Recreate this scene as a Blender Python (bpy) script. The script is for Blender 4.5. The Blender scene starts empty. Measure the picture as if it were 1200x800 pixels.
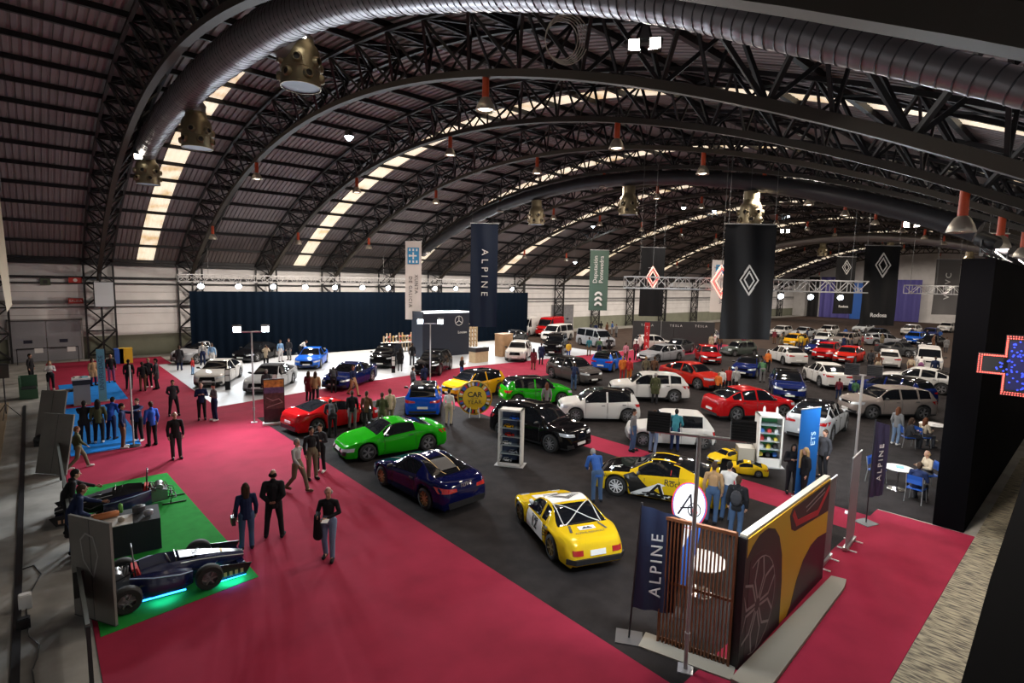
import bpy, bmesh, math, random
from mathutils import Vector, Matrix
from mathutils.bvhtree import BVHTree
from math import sin, cos, pi, sqrt, atan2, radians
random.seed(7)
C = bpy.context.scene.collection
S = bpy.context.scene

# ---------------------------------------------------------------- camera (1200x800 frame)
F_PX, PITCH, ROLL, YAW, H = 629.37, 0.10985, 0.02121, 0.73058, 6.7
def cam_axes():
    cy, sy, cp, sp = cos(YAW), sin(YAW), cos(PITCH), sin(PITCH)
    F = Vector((sy*cp, cy*cp, -sp)); R = Vector((cy, -sy, 0)); U = R.cross(F)
    cr, sr = cos(ROLL), sin(ROLL)
    return F, R*cr + U*sr, U*cr - R*sr
FW, RT, UP = cam_axes()
cd = bpy.data.cameras.new('camera'); cam = bpy.data.objects.new('camera', cd); C.objects.link(cam)
m = Matrix((RT, UP, -FW)).transposed().to_4x4(); m.translation = (0, 0, H)
cam.matrix_world = m
cd.sensor_width = 36; cd.lens = 36*F_PX/1200; cd.clip_end = 600; cd.clip_start = .05
S.camera = cam

# ---------------------------------------------------------------- world, exposure
w = bpy.data.worlds.new('world'); S.world = w; w.use_nodes = True
w.node_tree.nodes['Background'].inputs[0].default_value = (.55, .65, .8, 1)
w.node_tree.nodes['Background'].inputs[1].default_value = .25
S.view_settings.view_transform = 'Standard'; S.view_settings.look = 'None'
S.view_settings.exposure = 0.0; S.view_settings.gamma = 1; S.view_settings.use_curve_mapping = False
S.cycles.use_denoising = True
S.cycles.max_bounces = 5; S.cycles.diffuse_bounces = 4; S.cycles.glossy_bounces = 3
S.cycles.transmission_bounces = 3; S.cycles.transparent_max_bounces = 8
S.cycles.sample_clamp_indirect = 4; S.cycles.caustics_reflective = False; S.cycles.caustics_refractive = False

# light levels (W) of the hall's own lamps
W_PENDANT, W_FLOOD, W_STAGE, W_POLE, W_SKY = 330, 330, 180, 420, 1.0

def at(px, py, z=0.0):
    """world point where the line of sight through a photo point meets height z"""
    d = FW + RT*((px-600)/F_PX) + UP*((400-py)/F_PX)
    t = (z-H)/d.z
    return Vector((t*d.x, t*d.y, z))

# ---------------------------------------------------------------- materials
MATS = {}
def mat(name, col, rough=.6, metal=0, spec=.5, emit=None, es=1, noise=0, nscale=20, coat=0, alpha=1, bump=0, bscale=80):
    if name in MATS: return MATS[name]
    m = bpy.data.materials.new(name); m.use_nodes = True; nt = m.node_tree; b = nt.nodes['Principled BSDF']
    col = tuple(col)+(1,)
    b.inputs['Base Color'].default_value = col
    b.inputs['Roughness'].default_value = rough; b.inputs['Metallic'].default_value = metal
    b.inputs['Specular IOR Level'].default_value = spec
    if coat: b.inputs['Coat Weight'].default_value = coat; b.inputs['Coat Roughness'].default_value = .04
    if emit is not None:
        b.inputs['Emission Color'].default_value = tuple(emit)+(1,); b.inputs['Emission Strength'].default_value = es
    if alpha < 1: b.inputs['Alpha'].default_value = alpha
    if noise or bump:
        tc = nt.nodes.new('ShaderNodeTexCoord'); nz = nt.nodes.new('ShaderNodeTexNoise')
        nz.inputs['Scale'].default_value = nscale; nz.inputs['Detail'].default_value = 6
        nt.links.new(tc.outputs['Object'], nz.inputs['Vector'])
        if noise:
            mx = nt.nodes.new('ShaderNodeMix'); mx.data_type = 'RGBA'; mx.blend_type = 'MIX'
            mx.inputs[6].default_value = tuple(c*(1-noise) for c in col[:3])+(1,)
            mx.inputs[7].default_value = tuple(min(1, c*(1+noise)) for c in col[:3])+(1,)
            rp = nt.nodes.new('ShaderNodeMapRange'); rp.inputs[1].default_value = .3; rp.inputs[2].default_value = .7
            nt.links.new(nz.outputs['Fac'], rp.inputs[0]); nt.links.new(rp.outputs[0], mx.inputs[0])
            nt.links.new(mx.outputs[2], b.inputs['Base Color'])
        if bump:
            n2 = nt.nodes.new('ShaderNodeTexNoise'); n2.inputs['Scale'].default_value = bscale
            nt.links.new(tc.outputs['Object'], n2.inputs['Vector'])
            bp = nt.nodes.new('ShaderNodeBump'); bp.inputs['Strength'].default_value = bump; bp.inputs['Distance'].default_value = .02
            nt.links.new(n2.outputs['Fac'], bp.inputs['Height']); nt.links.new(bp.outputs[0], b.inputs['Normal'])
    MATS[name] = m
    return m

# ---------------------------------------------------------------- mesh helpers
class MB:
    """collects shapes, builds ONE mesh object"""
    def __init__(s): s.v, s.f, s.m, s.mats = [], [], [], []; s.cur = 0
    def use(s, mt):
        if mt not in s.mats: s.mats.append(mt)
        s.cur = s.mats.index(mt); return s
    def add(s, vs, fs):
        b = len(s.v); s.v += [tuple(x) for x in vs]; s.f += [tuple(b+i for i in f) for f in fs]; s.m += [s.cur]*len(fs); return s
    def box(s, x0, x1, y0, y1, z0, z1, M=None):
        vs = [Vector((x, y, z)) for x in (x0, x1) for y in (y0, y1) for z in (z0, z1)]
        if M: vs = [M @ v for v in vs]
        return s.add(vs, [(0,1,3,2), (4,6,7,5), (0,4,5,1), (2,3,7,6), (0,2,6,4), (1,5,7,3)])
    def bar(s, a, b, w, h=None, up=(0,0,1)):
        a, b = Vector(a), Vector(b); h = h or w; d = (b-a)
        if d.length < 1e-6: return s
        d.normalize(); u = Vector(up)
        if abs(d.dot(u)) > .98: u = Vector((1, 0, 0))
        x = d.cross(u).normalized(); y = x.cross(d)
        vs = [p + x*sx*w/2 + y*sy*h/2 for p in (a, b) for sx, sy in ((-1,-1),(1,-1),(1,1),(-1,1))]
        return s.add(vs, [(0,3,2,1), (4,5,6,7), (0,1,5,4), (1,2,6,5), (2,3,7,6), (3,0,4,7)])
    def tube(s, pts, r, n=8, cap=True, closed=False):
        pts = [Vector(p) for p in pts]; R = r if isinstance(r, (list, tuple)) else [r]*len(pts)
        b = []; N = len(pts); up = Vector((0, 0, 1)); vs = []
        for i, p in enumerate(pts):
            d = (pts[min(i+1, N-1)] - pts[max(i-1, 0)]) if not closed else (pts[(i+1) % N]-pts[i-1])
            d.normalize()
            x = d.cross(up)
            if x.length < .05: x = d.cross(Vector((0, 1, 0)))
            x.normalize(); y = x.cross(d)
            vs += [p + (x*cos(2*pi*k/n) + y*sin(2*pi*k/n))*R[i] for k in range(n)]
        fs = []
        for i in range(N if closed else N-1):
            j = (i+1) % N
            fs += [(i*n+k, i*n+(k+1) % n, j*n+(k+1) % n, j*n+k) for k in range(n)]
        if cap and not closed: fs += [tuple(range(n))[::-1], tuple((N-1)*n+k for k in range(n))]
        return s.add(vs, fs)
    def lathe(s, prof, n=16, M=None, cap=True):
        """prof: (radius, z) list"""
        vs = [Vector((r*cos(2*pi*k/n), r*sin(2*pi*k/n), z)) for r, z in prof for k in range(n)]
        if M: vs = [M @ v for v in vs]
        fs = [(i*n+k, i*n+(k+1) % n, (i+1)*n+(k+1) % n, (i+1)*n+k) for i in range(len(prof)-1) for k in range(n)]
        if cap: fs += [tuple(range(n))[::-1], tuple((len(prof)-1)*n+k for k in range(n))]
        return s.add(vs, fs)
    def prism(s, poly, z0, z1, M=None):
        """poly (x,y) extruded from z0 to z1"""
        n = len(poly); vs = [Vector((x, y, z)) for z in (z0, z1) for x, y in poly]
        if M: vs = [M @ v for v in vs]
        return s.add(vs, [tuple(range(n))[::-1], tuple(range(n, 2*n))] + [(k, (k+1) % n, n+(k+1) % n, n+k) for k in range(n)])
    def grid(s, P):
        """P[i][j] points"""
        n, k = len(P), len(P[0])
        return s.add([p for row in P for p in row], [(i*k+j, i*k+j+1, (i+1)*k+j+1, (i+1)*k+j) for i in range(n-1) for j in range(k-1)])
    def mesh(s, name, smooth=False, fix=True):
        me = bpy.data.meshes.new(name); me.from_pydata(s.v, [], s.f)
        for mt in s.mats: me.materials.append(mt)
        me.polygons.foreach_set('material_index', s.m)
        if fix:
            bm = bmesh.new(); bm.from_mesh(me)
            if smooth: bmesh.ops.remove_doubles(bm, verts=bm.verts, dist=1e-5)
            bmesh.ops.recalc_face_normals(bm, faces=bm.faces); bm.to_mesh(me); bm.free()
        if smooth:
            me.polygons.foreach_set('use_smooth', [True]*len(me.polygons))
            if smooth is not True: me.set_sharp_from_angle(angle=radians(smooth))
        me.update(); return me
    def build(s, name, parent=None, smooth=False, fix=True):
        return link(name, s.mesh(name, smooth, fix), parent)
def link(name, me, parent=None, mw=None):
    o = bpy.data.objects.new(name, me); C.objects.link(o)
    if parent: o.parent = parent
    if mw is not None: o.matrix_local = mw
    return o
def tag(o, label=None, cat=None, group=None, kind=None):
    if label: o['label'] = label
    if cat: o['category'] = cat
    if group: o['group'] = group
    if kind: o['kind'] = kind
    return o
def thing(name, label, cat, loc=(0, 0, 0), rz=0, group=None):
    o = bpy.data.objects.new(name, None); C.objects.link(o); o.location = loc; o.rotation_euler = (0, 0, rz)
    o.empty_display_size = .1
    return tag(o, label, cat, group)
def struct(mb, name, parent=None, **k):
    o = mb.build(name, parent, **k)
    if not parent: o['kind'] = 'structure'
    return o
def copy_tree(o, parent=None):
    c = o.copy(); C.objects.link(c); c.parent = parent
    for ch in o.children: copy_tree(ch, c)
    return c
def text_mesh(body, size=1, extrude=.004, font=None, align='CENTER', spacing=1.0, offset=0):
    cu = bpy.data.curves.new('t', 'FONT'); cu.body = body; cu.size = size; cu.extrude = extrude
    cu.align_x = align; cu.align_y = 'CENTER'; cu.space_character = spacing; cu.resolution_u = 3; cu.offset = offset
    ob = bpy.data.objects.new('t', cu); C.objects.link(ob)
    dg = bpy.context.evaluated_depsgraph_get(); dg.update()
    me = bpy.data.meshes.new_from_object(ob.evaluated_get(dg))
    bpy.data.objects.remove(ob); bpy.data.curves.remove(cu)
    return me
def text(body, size, mt, parent, M, name='lettering', **k):
    """flat lettering: local x = reading direction, local y = up of the letters, z = out of the surface"""
    me = text_mesh(body, size, **k); me.materials.clear(); me.materials.append(mt)
    o = link(name, me, parent); o.matrix_local = M
    return o
def frame(origin, xdir, ydir):
    x = Vector(xdir).normalized(); y = Vector(ydir).normalized(); z = x.cross(y).normalized(); y = z.cross(x)
    m = Matrix((x, y, z)).transposed().to_4x4(); m.translation = origin
    return m
# ================================================================ THE SETTING
YW, YR = 53.6, -1.5           # side walls of the hall
XE, XS = 142.0, -14.0         # end walls
YC = 26.0
def z_top(y): return 15.55 - (55.1 - sqrt(55.1**2 - (y-24.8)**2))
def z_low(y): return 14.2 - (53.5 - sqrt(53.5**2 - (y-25.3)**2))
def z_roof(y): return z_top(y) + .28
# frames are nearly 6.3 m apart
def xk(k):
    P = [-9.42, -3.15, 3.12, 9.39, 15.66, 21.93, 28.2, 34.5, 41, 48, 55.8, 64, 72.8, 82.3, 93, 105, 118, 132]
    k += 2; i = min(max(int(math.floor(k)), 0), len(P)-2)
    return P[i] + (P[i+1]-P[i])*(k-i)

M_red = mat('red_carpet', (.27, .020, .046), .95, spec=.1, noise=.12, nscale=1.2, bump=.25, bscale=160)
M_blackc = mat('charcoal_carpet', (.022, .019, .019), .95, spec=.1, noise=.25, nscale=2, bump=.3, bscale=160)
M_blue = mat('blue_carpet', (.01, .17, .52), .95, spec=.1, noise=.1, nscale=3)
M_green = mat('green_carpet', (.015, .22, .03), .95, spec=.1, noise=.12, nscale=4)
M_white = mat('white_floor', (.40, .43, .46), .45, noise=.05, nscale=1)
M_conc = mat('concrete', (.27, .26, .235), .85, noise=.35, nscale=.9, bump=.2)
M_steel = mat('black_steel', (.014, .014, .016), .55, metal=.2)
M_steel2 = mat('dull_steel', (.05, .043, .035), .6, metal=.3)
M_roof = mat('roof_sheet', (.25, .22, .22), .75, metal=.0, noise=.16, nscale=.35)
M_block = mat('white_blockwork', (.68, .67, .66), .85, noise=.08, nscale=.8)
M_band = mat('painted_band', (.2, .21, .155), .8, noise=.1, nscale=1)

# floor: concrete slab, then the carpets laid over it
f = MB().use(M_conc); f.box(XS, XE, YR, YW, -.3, 0); struct(f, 'floor')
def carpet(name, label, polys, mt, z, cat='carpet'):
    b = MB().use(mt)
    for p in polys: b.prism(p, z-.012, z)
    o = b.build(name); return tag(o, label, cat)
def rect(x0, x1, y0, y1): return [(x0, y0), (x1, y0), (x1, y1), (x0, y1)]
carpet('carpet', 'red carpet lining the wide aisle along the stands and under the visitors',
       [rect(.52, 7.7, 1.95, 52.0)], M_red, .014)
carpet('carpet', 'red carpet strip beside the yellow graphic wall', [rect(7.7, 19.0, 1.95, 4.25)], M_red, .014)
carpet('carpet', 'pinkish red carpet band between the white stand and the black carpet',
       [[(7.7, 26.75), (60, 27.6), (60, 32.2), (24.5, 33.4), (14.2, 31.9), (7.7, 30.4)]], M_red, .014)
carpet('carpet', 'narrow red carpet runner crossing the black carpet by the white classic hatchback',
       [rect(16.75, 18.25, 4.25, 26.85)], M_red, .014)
carpet('carpet', 'black carpet under the sports cars on the large stand', [rect(7.7, 16.75, 4.25, 26.72), rect(18.25, 19.1, 4.25, 26.8), rect(19.1, 60, 2.9, 27.5)], M_blackc, .013)
carpet('carpet', 'dark brown carpet under the far rows of cars', [rect(60.01, XE-1, -1, 33), [(42,33.02),(XE-1,33.02),(XE-1,50),(42,50)]], mat('brown_carpet', (.045, .031, .024), .95, spec=.1, noise=.2, nscale=1), .012)
carpet('carpet', 'pale grey vinyl floor of the stand in front of the black curtain',
       [[(6.8, 30.2), (7.7, 30.41), (14.2, 31.91), (24.5, 33.41), (41.9, 32.75), (41.9, 46.2), (6.8, 47.2)]], M_white, .016, 'floor covering')
carpet('carpet', 'bright blue carpet by the grey boards where people gather', [[(.75, 24.9), (2.9, 25.0), (3.0, 27.5), (2.9, 34), (.75, 34)]], M_blue, .022)
carpet('carpet', 'bright blue carpet under the grey information kiosk', [rect(.9, 3.6, 35, 41.5)], M_blue, .022)
carpet('carpet', 'green carpet under the two open single seater racing cars', [[(.6, 11.9), (3.45, 12.2), (3.1, 20.9), (.6, 20.9)]], M_green, .022)

# walls
def wall(name, x0, x1, y0, y1, zt, along='x', face=1):
    b = MB().use(M_block); b.box(x0, x1, y0, y1, 0, zt); return struct(b, name)
wall('wall_far_side', XS, XE, YW, YW+.3, z_roof(YW)+.1)
b = MB().use(M_band); b.box(XS, XE, YW-.03, YW+.01, 0, 1.75); struct(b, 'trim_1')
# block courses and the painted pipes along that wall
b = MB().use(mat('course_joint', (.25, .24, .23), .9))
for z in (2.6, 3.5, 4.4, 5.25, 6.4): b.box(XS, XE, YW-.012, YW+.01, z-.012, z+.012)
struct(b, 'trim_2')
b = MB().use(M_steel)
b.box(XS, XE, YW-.2, YW-.02, 6.28, 6.46); b.box(XS, XE, YW-.15, YW-.02, 5.86, 5.98)
b.box(XS, XE, YW-.12, YW-.02, 4.05, 4.12)
b.box(XS, XE, YW-.25, YW-.02, 7.35, 7.65)
struct(b, 'trim_3')
b = MB().use(mat('grey_conduit', (.2, .2, .2), .6)); b.box(XS, XE, YW-.1, YW-.01, 4.35, 4.6); struct(b, 'trim_4')
wall('wall_near_side', XS, XE, YR-.3, YR, z_roof(YR)+.1)
def end_wall(name, x):
    poly = [(YR, 0), (YW, 0)] + [(y, z_roof(y)) for y in [YW-(YW-YR)*i/24 for i in range(25)]]
    b = MB().use(M_block); M = Matrix(((0, 0, 1, x), (1, 0, 0, 0), (0, 1, 0, 0), (0, 0, 0, 1)))
    b.prism(poly, 0, .3, M); struct(b, name)
end_wall('wall_end', XE); end_wall('wall_start', XS-.3)

# corrugated roof, real ribs where they can be seen
SKY = []            # skylight bands (x0,x1)
for k in (.65, 2.65, 4.65, 6.65, 8.6, 10.6, 12.6, 14.5):
    x = xk(k) - .62; wdt = 1.15 if k < 8 else 1.15*(xk(k+1)-xk(k))/6.3
    SKY.append((x, x+wdt))
ny = 30; ys = [YR + (YW-YR)*i/ny for i in range(ny+1)]
def roof_piece(x0, x1, ribs):
    b = MB().use(M_roof)
    if ribs:
        n = max(1, round((x1-x0)/.3)); xs = []; zs = []
        for i in range(n):
            a = x0 + (x1-x0)*i/n; d = (x1-x0)/n
            xs += [a, a+d*.55, a+d*.65, a+d*.9]; zs += [0, 0, .07, .07]
        xs.append(x1); zs.append(0)
    else: xs, zs = [x0, x1], [0, 0]
    b.grid([[(x, y, z_roof(y)+dz) for x, dz in zip(xs, zs)] for y in ys])
    return b
ceil = None
edges = [XS] + [e for s in SKY for e in s] + [XE]
allb = MB().use(M_roof)
for i in range(0, len(edges), 2):
    b = roof_piece(edges[i], edges[i+1], edges[i] < 60)
    allb.add(b.v, b.f)
ceiling = struct(allb, 'ceiling', fix=False)
# outer skin keeps daylight out and gives the roof thickness
b = MB().use(M_roof)
for i in range(0, len(edges), 2): b.grid([[(x, y, z_roof(y)+.16) for x in (edges[i], edges[i+1])] for y in ys])
struct(b, 'roof_skin', ceiling, fix=False)
# purlins, one part each
PY = [53.3, 51.3, 49.0, 46.8]
y = 46.8
while y > 2: y -= 2.28; PY.append(y)
PY.append(-.3)
for y in PY:
    b = MB().use(M_steel); b.box(XS, XE, y-.07, y+.07, z_top(y)+.06, z_top(y)+.27)
    o = struct(b, 'purlin', ceiling)
# translucent skylight bands lit by the day outside
def sky_mat():
    m = mat('skylight_sheet', (.8, .75, .6), .5); nt = m.node_tree; bs = nt.nodes['Principled BSDF']
    tc = nt.nodes.new('ShaderNodeTexCoord'); nz = nt.nodes.new('ShaderNodeTexNoise'); nz.inputs['Scale'].default_value = .8; nz.inputs['Detail'].default_value = 5
    rp = nt.nodes.new('ShaderNodeValToRGB'); nt.links.new(tc.outputs['Object'], nz.inputs['Vector']); nt.links.new(nz.outputs['Fac'], rp.inputs[0])
    rp.color_ramp.elements[0].position = .3; rp.color_ramp.elements[0].color = (.62, .40, .18, 1)
    rp.color_ramp.elements[1].position = .5; rp.color_ramp.elements[1].color = (.95, .80, .60, 1)
    nt.links.new(rp.outputs[0], bs.inputs['Emission Color']); bs.inputs['Emission Strength'].default_value = W_SKY
    return m
MS = sky_mat()
for i, (x0, x1) in enumerate(SKY):
    b = MB().use(MS)
    b.grid([[(x, y, z_roof(y)+.03*(j % 2)) for j, x in enumerate([x0 + (x1-x0)*q/8 for q in range(9)])] for y in ys if i or y > 7.5])
    if i == 0:
        c = MB().use(M_roof); c.grid([[(x, y, z_roof(y)) for x in (x0, x1)] for y in ys if y < 9.3]); struct(c, 'roof_strip', ceiling, fix=False)
    struct(b, 'window_%d' % (i+1), fix=False)

# three-chord arched frames and their columns
def truss(k):
    x0 = xk(k); wd = 1.85; xm = x0+wd/2; far = k > 8
    root = bpy.data.objects.new('roof_arch', None); C.objects.link(root); root['kind'] = 'structure'
    yy = [YR+.2 + (YW-YR-.4)*i/56 for i in range(57)]
    for xc in (x0, x0+wd):
        b = MB().use(M_steel)
        for a, c in zip(yy, yy[1:]): b.bar((xc, a, z_top(a)), (xc, c, z_top(c)), .13, .13)
        b.build('top_chord', root)['kind'] = 'structure'
    b = MB().use(M_steel2)
    for a, c in zip(yy, yy[1:]): b.bar((xm, a, z_low(a)), (xm, c, z_low(c)), .26, .2)
    b.build('bottom_chord', root)['kind'] = 'structure'
    b = MB().use(M_steel)
    P = sorted(PY)
    for i, y in enumerate(P):
        b.bar((x0, y, z_top(y)), (x0+wd, y, z_top(y)), .08)
        if i+1 < len(P):
            yn = P[i+1]; ym = (y+yn)/2
            b.bar((x0, y, z_top(y)), (x0+wd, yn, z_top(yn)), .06)
            b.bar((x0, yn, z_top(yn)), (x0+wd, y, z_top(y)), .06)
            for xc in (x0, x0+wd):
                b.bar((xc, y, z_top(y)), (xm, ym, z_low(ym)), .085)
                b.bar((xc, yn, z_top(yn)), (xm, ym, z_low(ym)), .085)
                b.bar((xc, y, z_top(y)), (xm, y, z_low(y)), .06)
    b.build('web', root)['kind'] = 'structure'
    for yc, sgn in ((YW-.3, -1), (YR+.3, 1)):
        b = MB().use(M_steel); zt = z_top(yc)
        b.bar((x0, yc, 0), (x0, yc, zt), .13); b.bar((x0+wd, yc, 0), (x0+wd, yc, zt), .13)
        b.bar((xm, yc+sgn*.8, 0), (xm, yc+sgn*.8, z_low(yc+sgn*.8)), .13)
        zz = [0.3, 2.2, 4.1, 6.0]
        for i, z in enumerate(zz):
            b.bar((x0, yc, z), (x0+wd, yc, z), .1)
            if i < 3:
                b.bar((x0, yc, z), (x0+wd, yc, zz[i+1]), .09); b.bar((x0+wd, yc, z), (x0, yc, zz[i+1]), .09)
                for xc in (x0, x0+wd):
                    b.bar((xc, yc, z), (xm, yc+sgn*.8, (z+zz[i+1])/2), .07); b.bar((xc, yc, zz[i+1]), (xm, yc+sgn*.8, (z+zz[i+1])/2), .07)
        for xc in (x0, x0+wd): b.bar((xc, yc, 6.0), (xm, yc, 7.0), .08)
        b.build('column', root)['kind'] = 'structure'
    return root
for k in range(-1, 16): truss(k)
# ================================================================ LAMPS OF THE HALL
M_or = mat('orange_enamel', (.5, .06, .012), .45)
M_dish = mat('spun_aluminium', (.55, .5, .42), .35, metal=.7)
M_wire = mat('steel_wire', (.12, .12, .12), .5, metal=.5)
M_bulb = mat('lamp_glass', (1, 1, 1), .3, emit=(1, .82, .62), es=9)
M_led = mat('led_face', (1, 1, 1), .3, emit=(.78, .9, 1), es=26)
M_ledw = mat('flood_face', (1, 1, 1), .3, emit=(1, .93, .8), es=22)
M_blk = mat('black_plastic', (.012, .012, .014), .45)
def lamp(name, loc, W, col, size, parent, spread=pi, rot=None, shape='DISK'):
    l = bpy.data.lights.new(name, 'AREA'); l.shape = shape; l.size = size; l.energy = W; l.color = col; l.spread = spread
    o = bpy.data.objects.new(name, l); C.objects.link(o); o.parent = parent; o.location = loc
    if rot is not None: o.rotation_euler = rot
    return o
pend_mesh = {}
b = MB().use(M_or); b.lathe([(.06, 1.0), (.15, .98), (.16, .40), (.12, .34)], 12); pend_mesh['lamp_housing'] = b.mesh('lamp_housing', 40)
b = MB().use(M_dish); b.lathe([(.12, .40), (.24, .34), (.37, .18), (.45, .02), (.43, .0), (.34, .15), (.2, .29), (.1, .34)], 20, cap=False); pend_mesh['reflector'] = b.mesh('reflector', True)
b = MB().use(M_bulb); b.lathe([(.01, .03), (.22, .035), (.35, .07), (.2, .26), (.01, .28)], 14); pend_mesh['bulb'] = b.mesh('bulb', True)
b = MB().use(M_wire); b.tube([(0, 0, 1), (0, 0, 1.5)], .018, 5); pend_mesh['hanger'] = b.mesh('hanger')
arch_words = ['first', 'second', 'third', 'fourth', 'fifth', 'sixth', 'seventh', 'eighth', 'ninth', 'tenth', 'eleventh', 'twelfth', 'thirteenth', 'fourteenth', 'fifteenth', 'sixteenth']
yw = {2.6: 'nearest the black side wall', 12.9: 'a quarter of the way across the roof', 23.6: 'under the ridge of the roof', 34.3: 'on the slope towards the white wall', 45: 'closest to the white wall'}
def pendant(k, y):
    x = xk(k)+.92; z = z_low(y)-1.55
    s_ = .66; z = z_low(y)-1.05
    t = thing('pendant_lamp', 'orange pendant lamp under the %s roof arch, %s' % (arch_words[k], yw[y]), 'lamp', (x, y, z), 0, 'orange pendant lamps along the roof arches')
    t.scale = (s_, s_, 1)
    for n, me in pend_mesh.items(): link(n, me, t)
    lamp('pendant_light', (0, 0, -.03), W_PENDANT*(.62 if k < 2 else 1.25 if k < 8 else 1.7)*((3.0 if k < 6 else 1.2) if y > 40 else 1), (1, .87, .76), .6, t)
for k in range(1, 16):
    for y in yw:
        if k == 1 and y in (23.6, 2.6): continue
        if k >= 13 and (k % 2 == 0): continue
        pendant(k, y)
# ================================================================ CARS
def pchip(P, u):
    """monotone-ish smooth curve through control points"""
    n = len(P)
    if u <= P[0][0]: return P[0][1]
    if u >= P[-1][0]: return P[-1][1]
    i = max(j for j in range(n-1) if P[j][0] <= u)
    def sl(j): return (P[j+1][1]-P[j][1])/(P[j+1][0]-P[j][0])
    def tan(j):
        if j == 0: return sl(0)
        if j == n-1: return sl(n-2)
        a, b = sl(j-1), sl(j)
        return 0 if a*b <= 0 else 2*a*b/(a+b)
    h = P[i+1][0]-P[i][0]; t = (u-P[i][0])/h
    m0, m1 = tan(i)*h, tan(i+1)*h
    return ((2*t**3-3*t**2+1)*P[i][1] + (t**3-2*t**2+t)*m0 + (-2*t**3+3*t**2)*P[i+1][1] + (t**3-t**2)*m1)
PLAN = [(0, .70), (.02, .80), (.06, .90), (.15, .97), (.3, 1), (.7, 1), (.87, .975), (.95, .92), (.985, .84), (1, .76)]
T = {}
T['sport'] = dict(L=4.18, W=1.80, wb=2.42, fo=.86, r=.325, zb=.14,
    top=[(0,.40),(.012,.50),(.05,.62),(.13,.74),(.24,.84),(.30,.90),(.45,1.215),(.53,1.25),(.63,1.21),(.84,.975),(.90,.95),(.965,.90),(.99,.80),(1,.62)],
    belt=[(0,.38),(.05,.58),(.13,.72),(.22,.77),(.35,.78),(.55,.84),(.78,.92),(.92,.87),(1,.6)], cab=(.30,.455,.61,.85), sg=(.36,.66), pil=[], roofw=.62, doors=[(.36,.66)], fend=.03)
T['classic_sport'] = dict(L=3.86, W=1.62, wb=2.12, fo=.86, r=.31, zb=.15,
    top=[(0,.34),(.012,.42),(.05,.52),(.13,.62),(.26,.70),(.31,.75),(.45,1.07),(.54,1.13),(.64,1.08),(.79,.83),(.85,.81),(.95,.76),(.985,.68),(1,.45)],
    belt=[(0,.33),(.05,.5),(.13,.63),(.22,.66),(.35,.66),(.55,.70),(.75,.76),(.9,.72),(1,.44)], cab=(.31,.45,.62,.79), sg=(.345,.655), pil=[.57], roofw=.70, doors=[(.35,.57)], fend=.05)
T['hatch'] = dict(L=3.95, W=1.78, wb=2.54, fo=.76, r=.335, zb=.17,
    top=[(0,.55),(.01,.70),(.04,.84),(.12,.92),(.22,.98),(.25,1.01),(.39,1.42),(.48,1.5),(.72,1.49),(.88,1.43),(.91,1.38),(.965,1.03),(.985,.93),(1,.6)],
    belt=[(0,.52),(.04,.78),(.12,.87),(.3,.90),(.6,.93),(.85,.99),(.96,.95),(1,.58)], cab=(.25,.395,.905,.965), sg=(.31,.87), pil=[.58], roofw=.70, doors=[(.31,.575),(.585,.83)], fend=.02)
T['suv'] = dict(L=4.5, W=1.86, wb=2.7, fo=.88, r=.365, zb=.2,
    top=[(0,.60),(.01,.78),(.035,.92),(.12,1.01),(.23,1.07),(.26,1.10),(.39,1.5),(.48,1.60),(.72,1.59),(.87,1.52),(.90,1.46),(.96,1.12),(.985,1.0),(1,.65)],
    belt=[(0,.58),(.035,.86),(.12,.96),(.3,.98),(.6,1.02),(.85,1.08),(.96,1.0),(1,.62)], cab=(.26,.395,.89,.955), sg=(.31,.88), pil=[.53,.735], roofw=.70, doors=[(.32,.53),(.54,.755)], fend=.02, clad=1)
T['crossover'] = dict(L=4.6, W=1.86, wb=2.72, fo=.9, r=.365, zb=.19,
    top=[(0,.58),(.01,.76),(.035,.90),(.12,.99),(.23,1.05),(.26,1.08),(.39,1.48),(.48,1.57),(.62,1.55),(.76,1.42),(.90,1.16),(.94,1.12),(.985,1.02),(1,.65)],
    belt=[(0,.56),(.035,.84),(.12,.94),(.3,.96),(.6,1.0),(.85,1.08),(.96,1.02),(1,.62)], cab=(.26,.395,.70,.91), sg=(.31,.83), pil=[.53,.71], roofw=.68, doors=[(.32,.53),(.54,.745)], fend=.02, clad=1)
T['sedan'] = dict(L=4.7, W=1.83, wb=2.75, fo=.9, r=.345, zb=.16,
    top=[(0,.50),(.01,.62),(.04,.73),(.13,.84),(.25,.92),(.285,.95),(.43,1.36),(.52,1.43),(.64,1.38),(.83,1.09),(.87,1.06),(.96,1.02),(.988,.92),(1,.6)],
    belt=[(0,.48),(.04,.68),(.13,.80),(.3,.85),(.6,.90),(.85,.99),(.96,.95),(1,.58)], cab=(.285,.43,.65,.84), sg=(.335,.78), pil=[.535], roofw=.64, doors=[(.335,.535),(.54,.72)], fend=.02)
T['wagon'] = dict(L=4.75, W=1.85, wb=2.85, fo=.9, r=.35, zb=.16,
    top=[(0,.50),(.01,.62),(.04,.74),(.13,.85),(.25,.93),(.28,.96),(.42,1.38),(.50,1.46),(.72,1.44),(.87,1.34),(.90,1.3),(.965,1.03),(.99,.9),(1,.6)],
    belt=[(0,.48),(.04,.68),(.13,.80),(.3,.86),(.6,.90),(.85,.98),(.96,.93),(1,.58)], cab=(.28,.425,.895,.96), sg=(.33,.88), pil=[.53,.72], roofw=.66, doors=[(.335,.53),(.54,.72)], fend=.02)
T['cabrio'] = dict(T['sedan'], L=4.85, soft=1)
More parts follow.
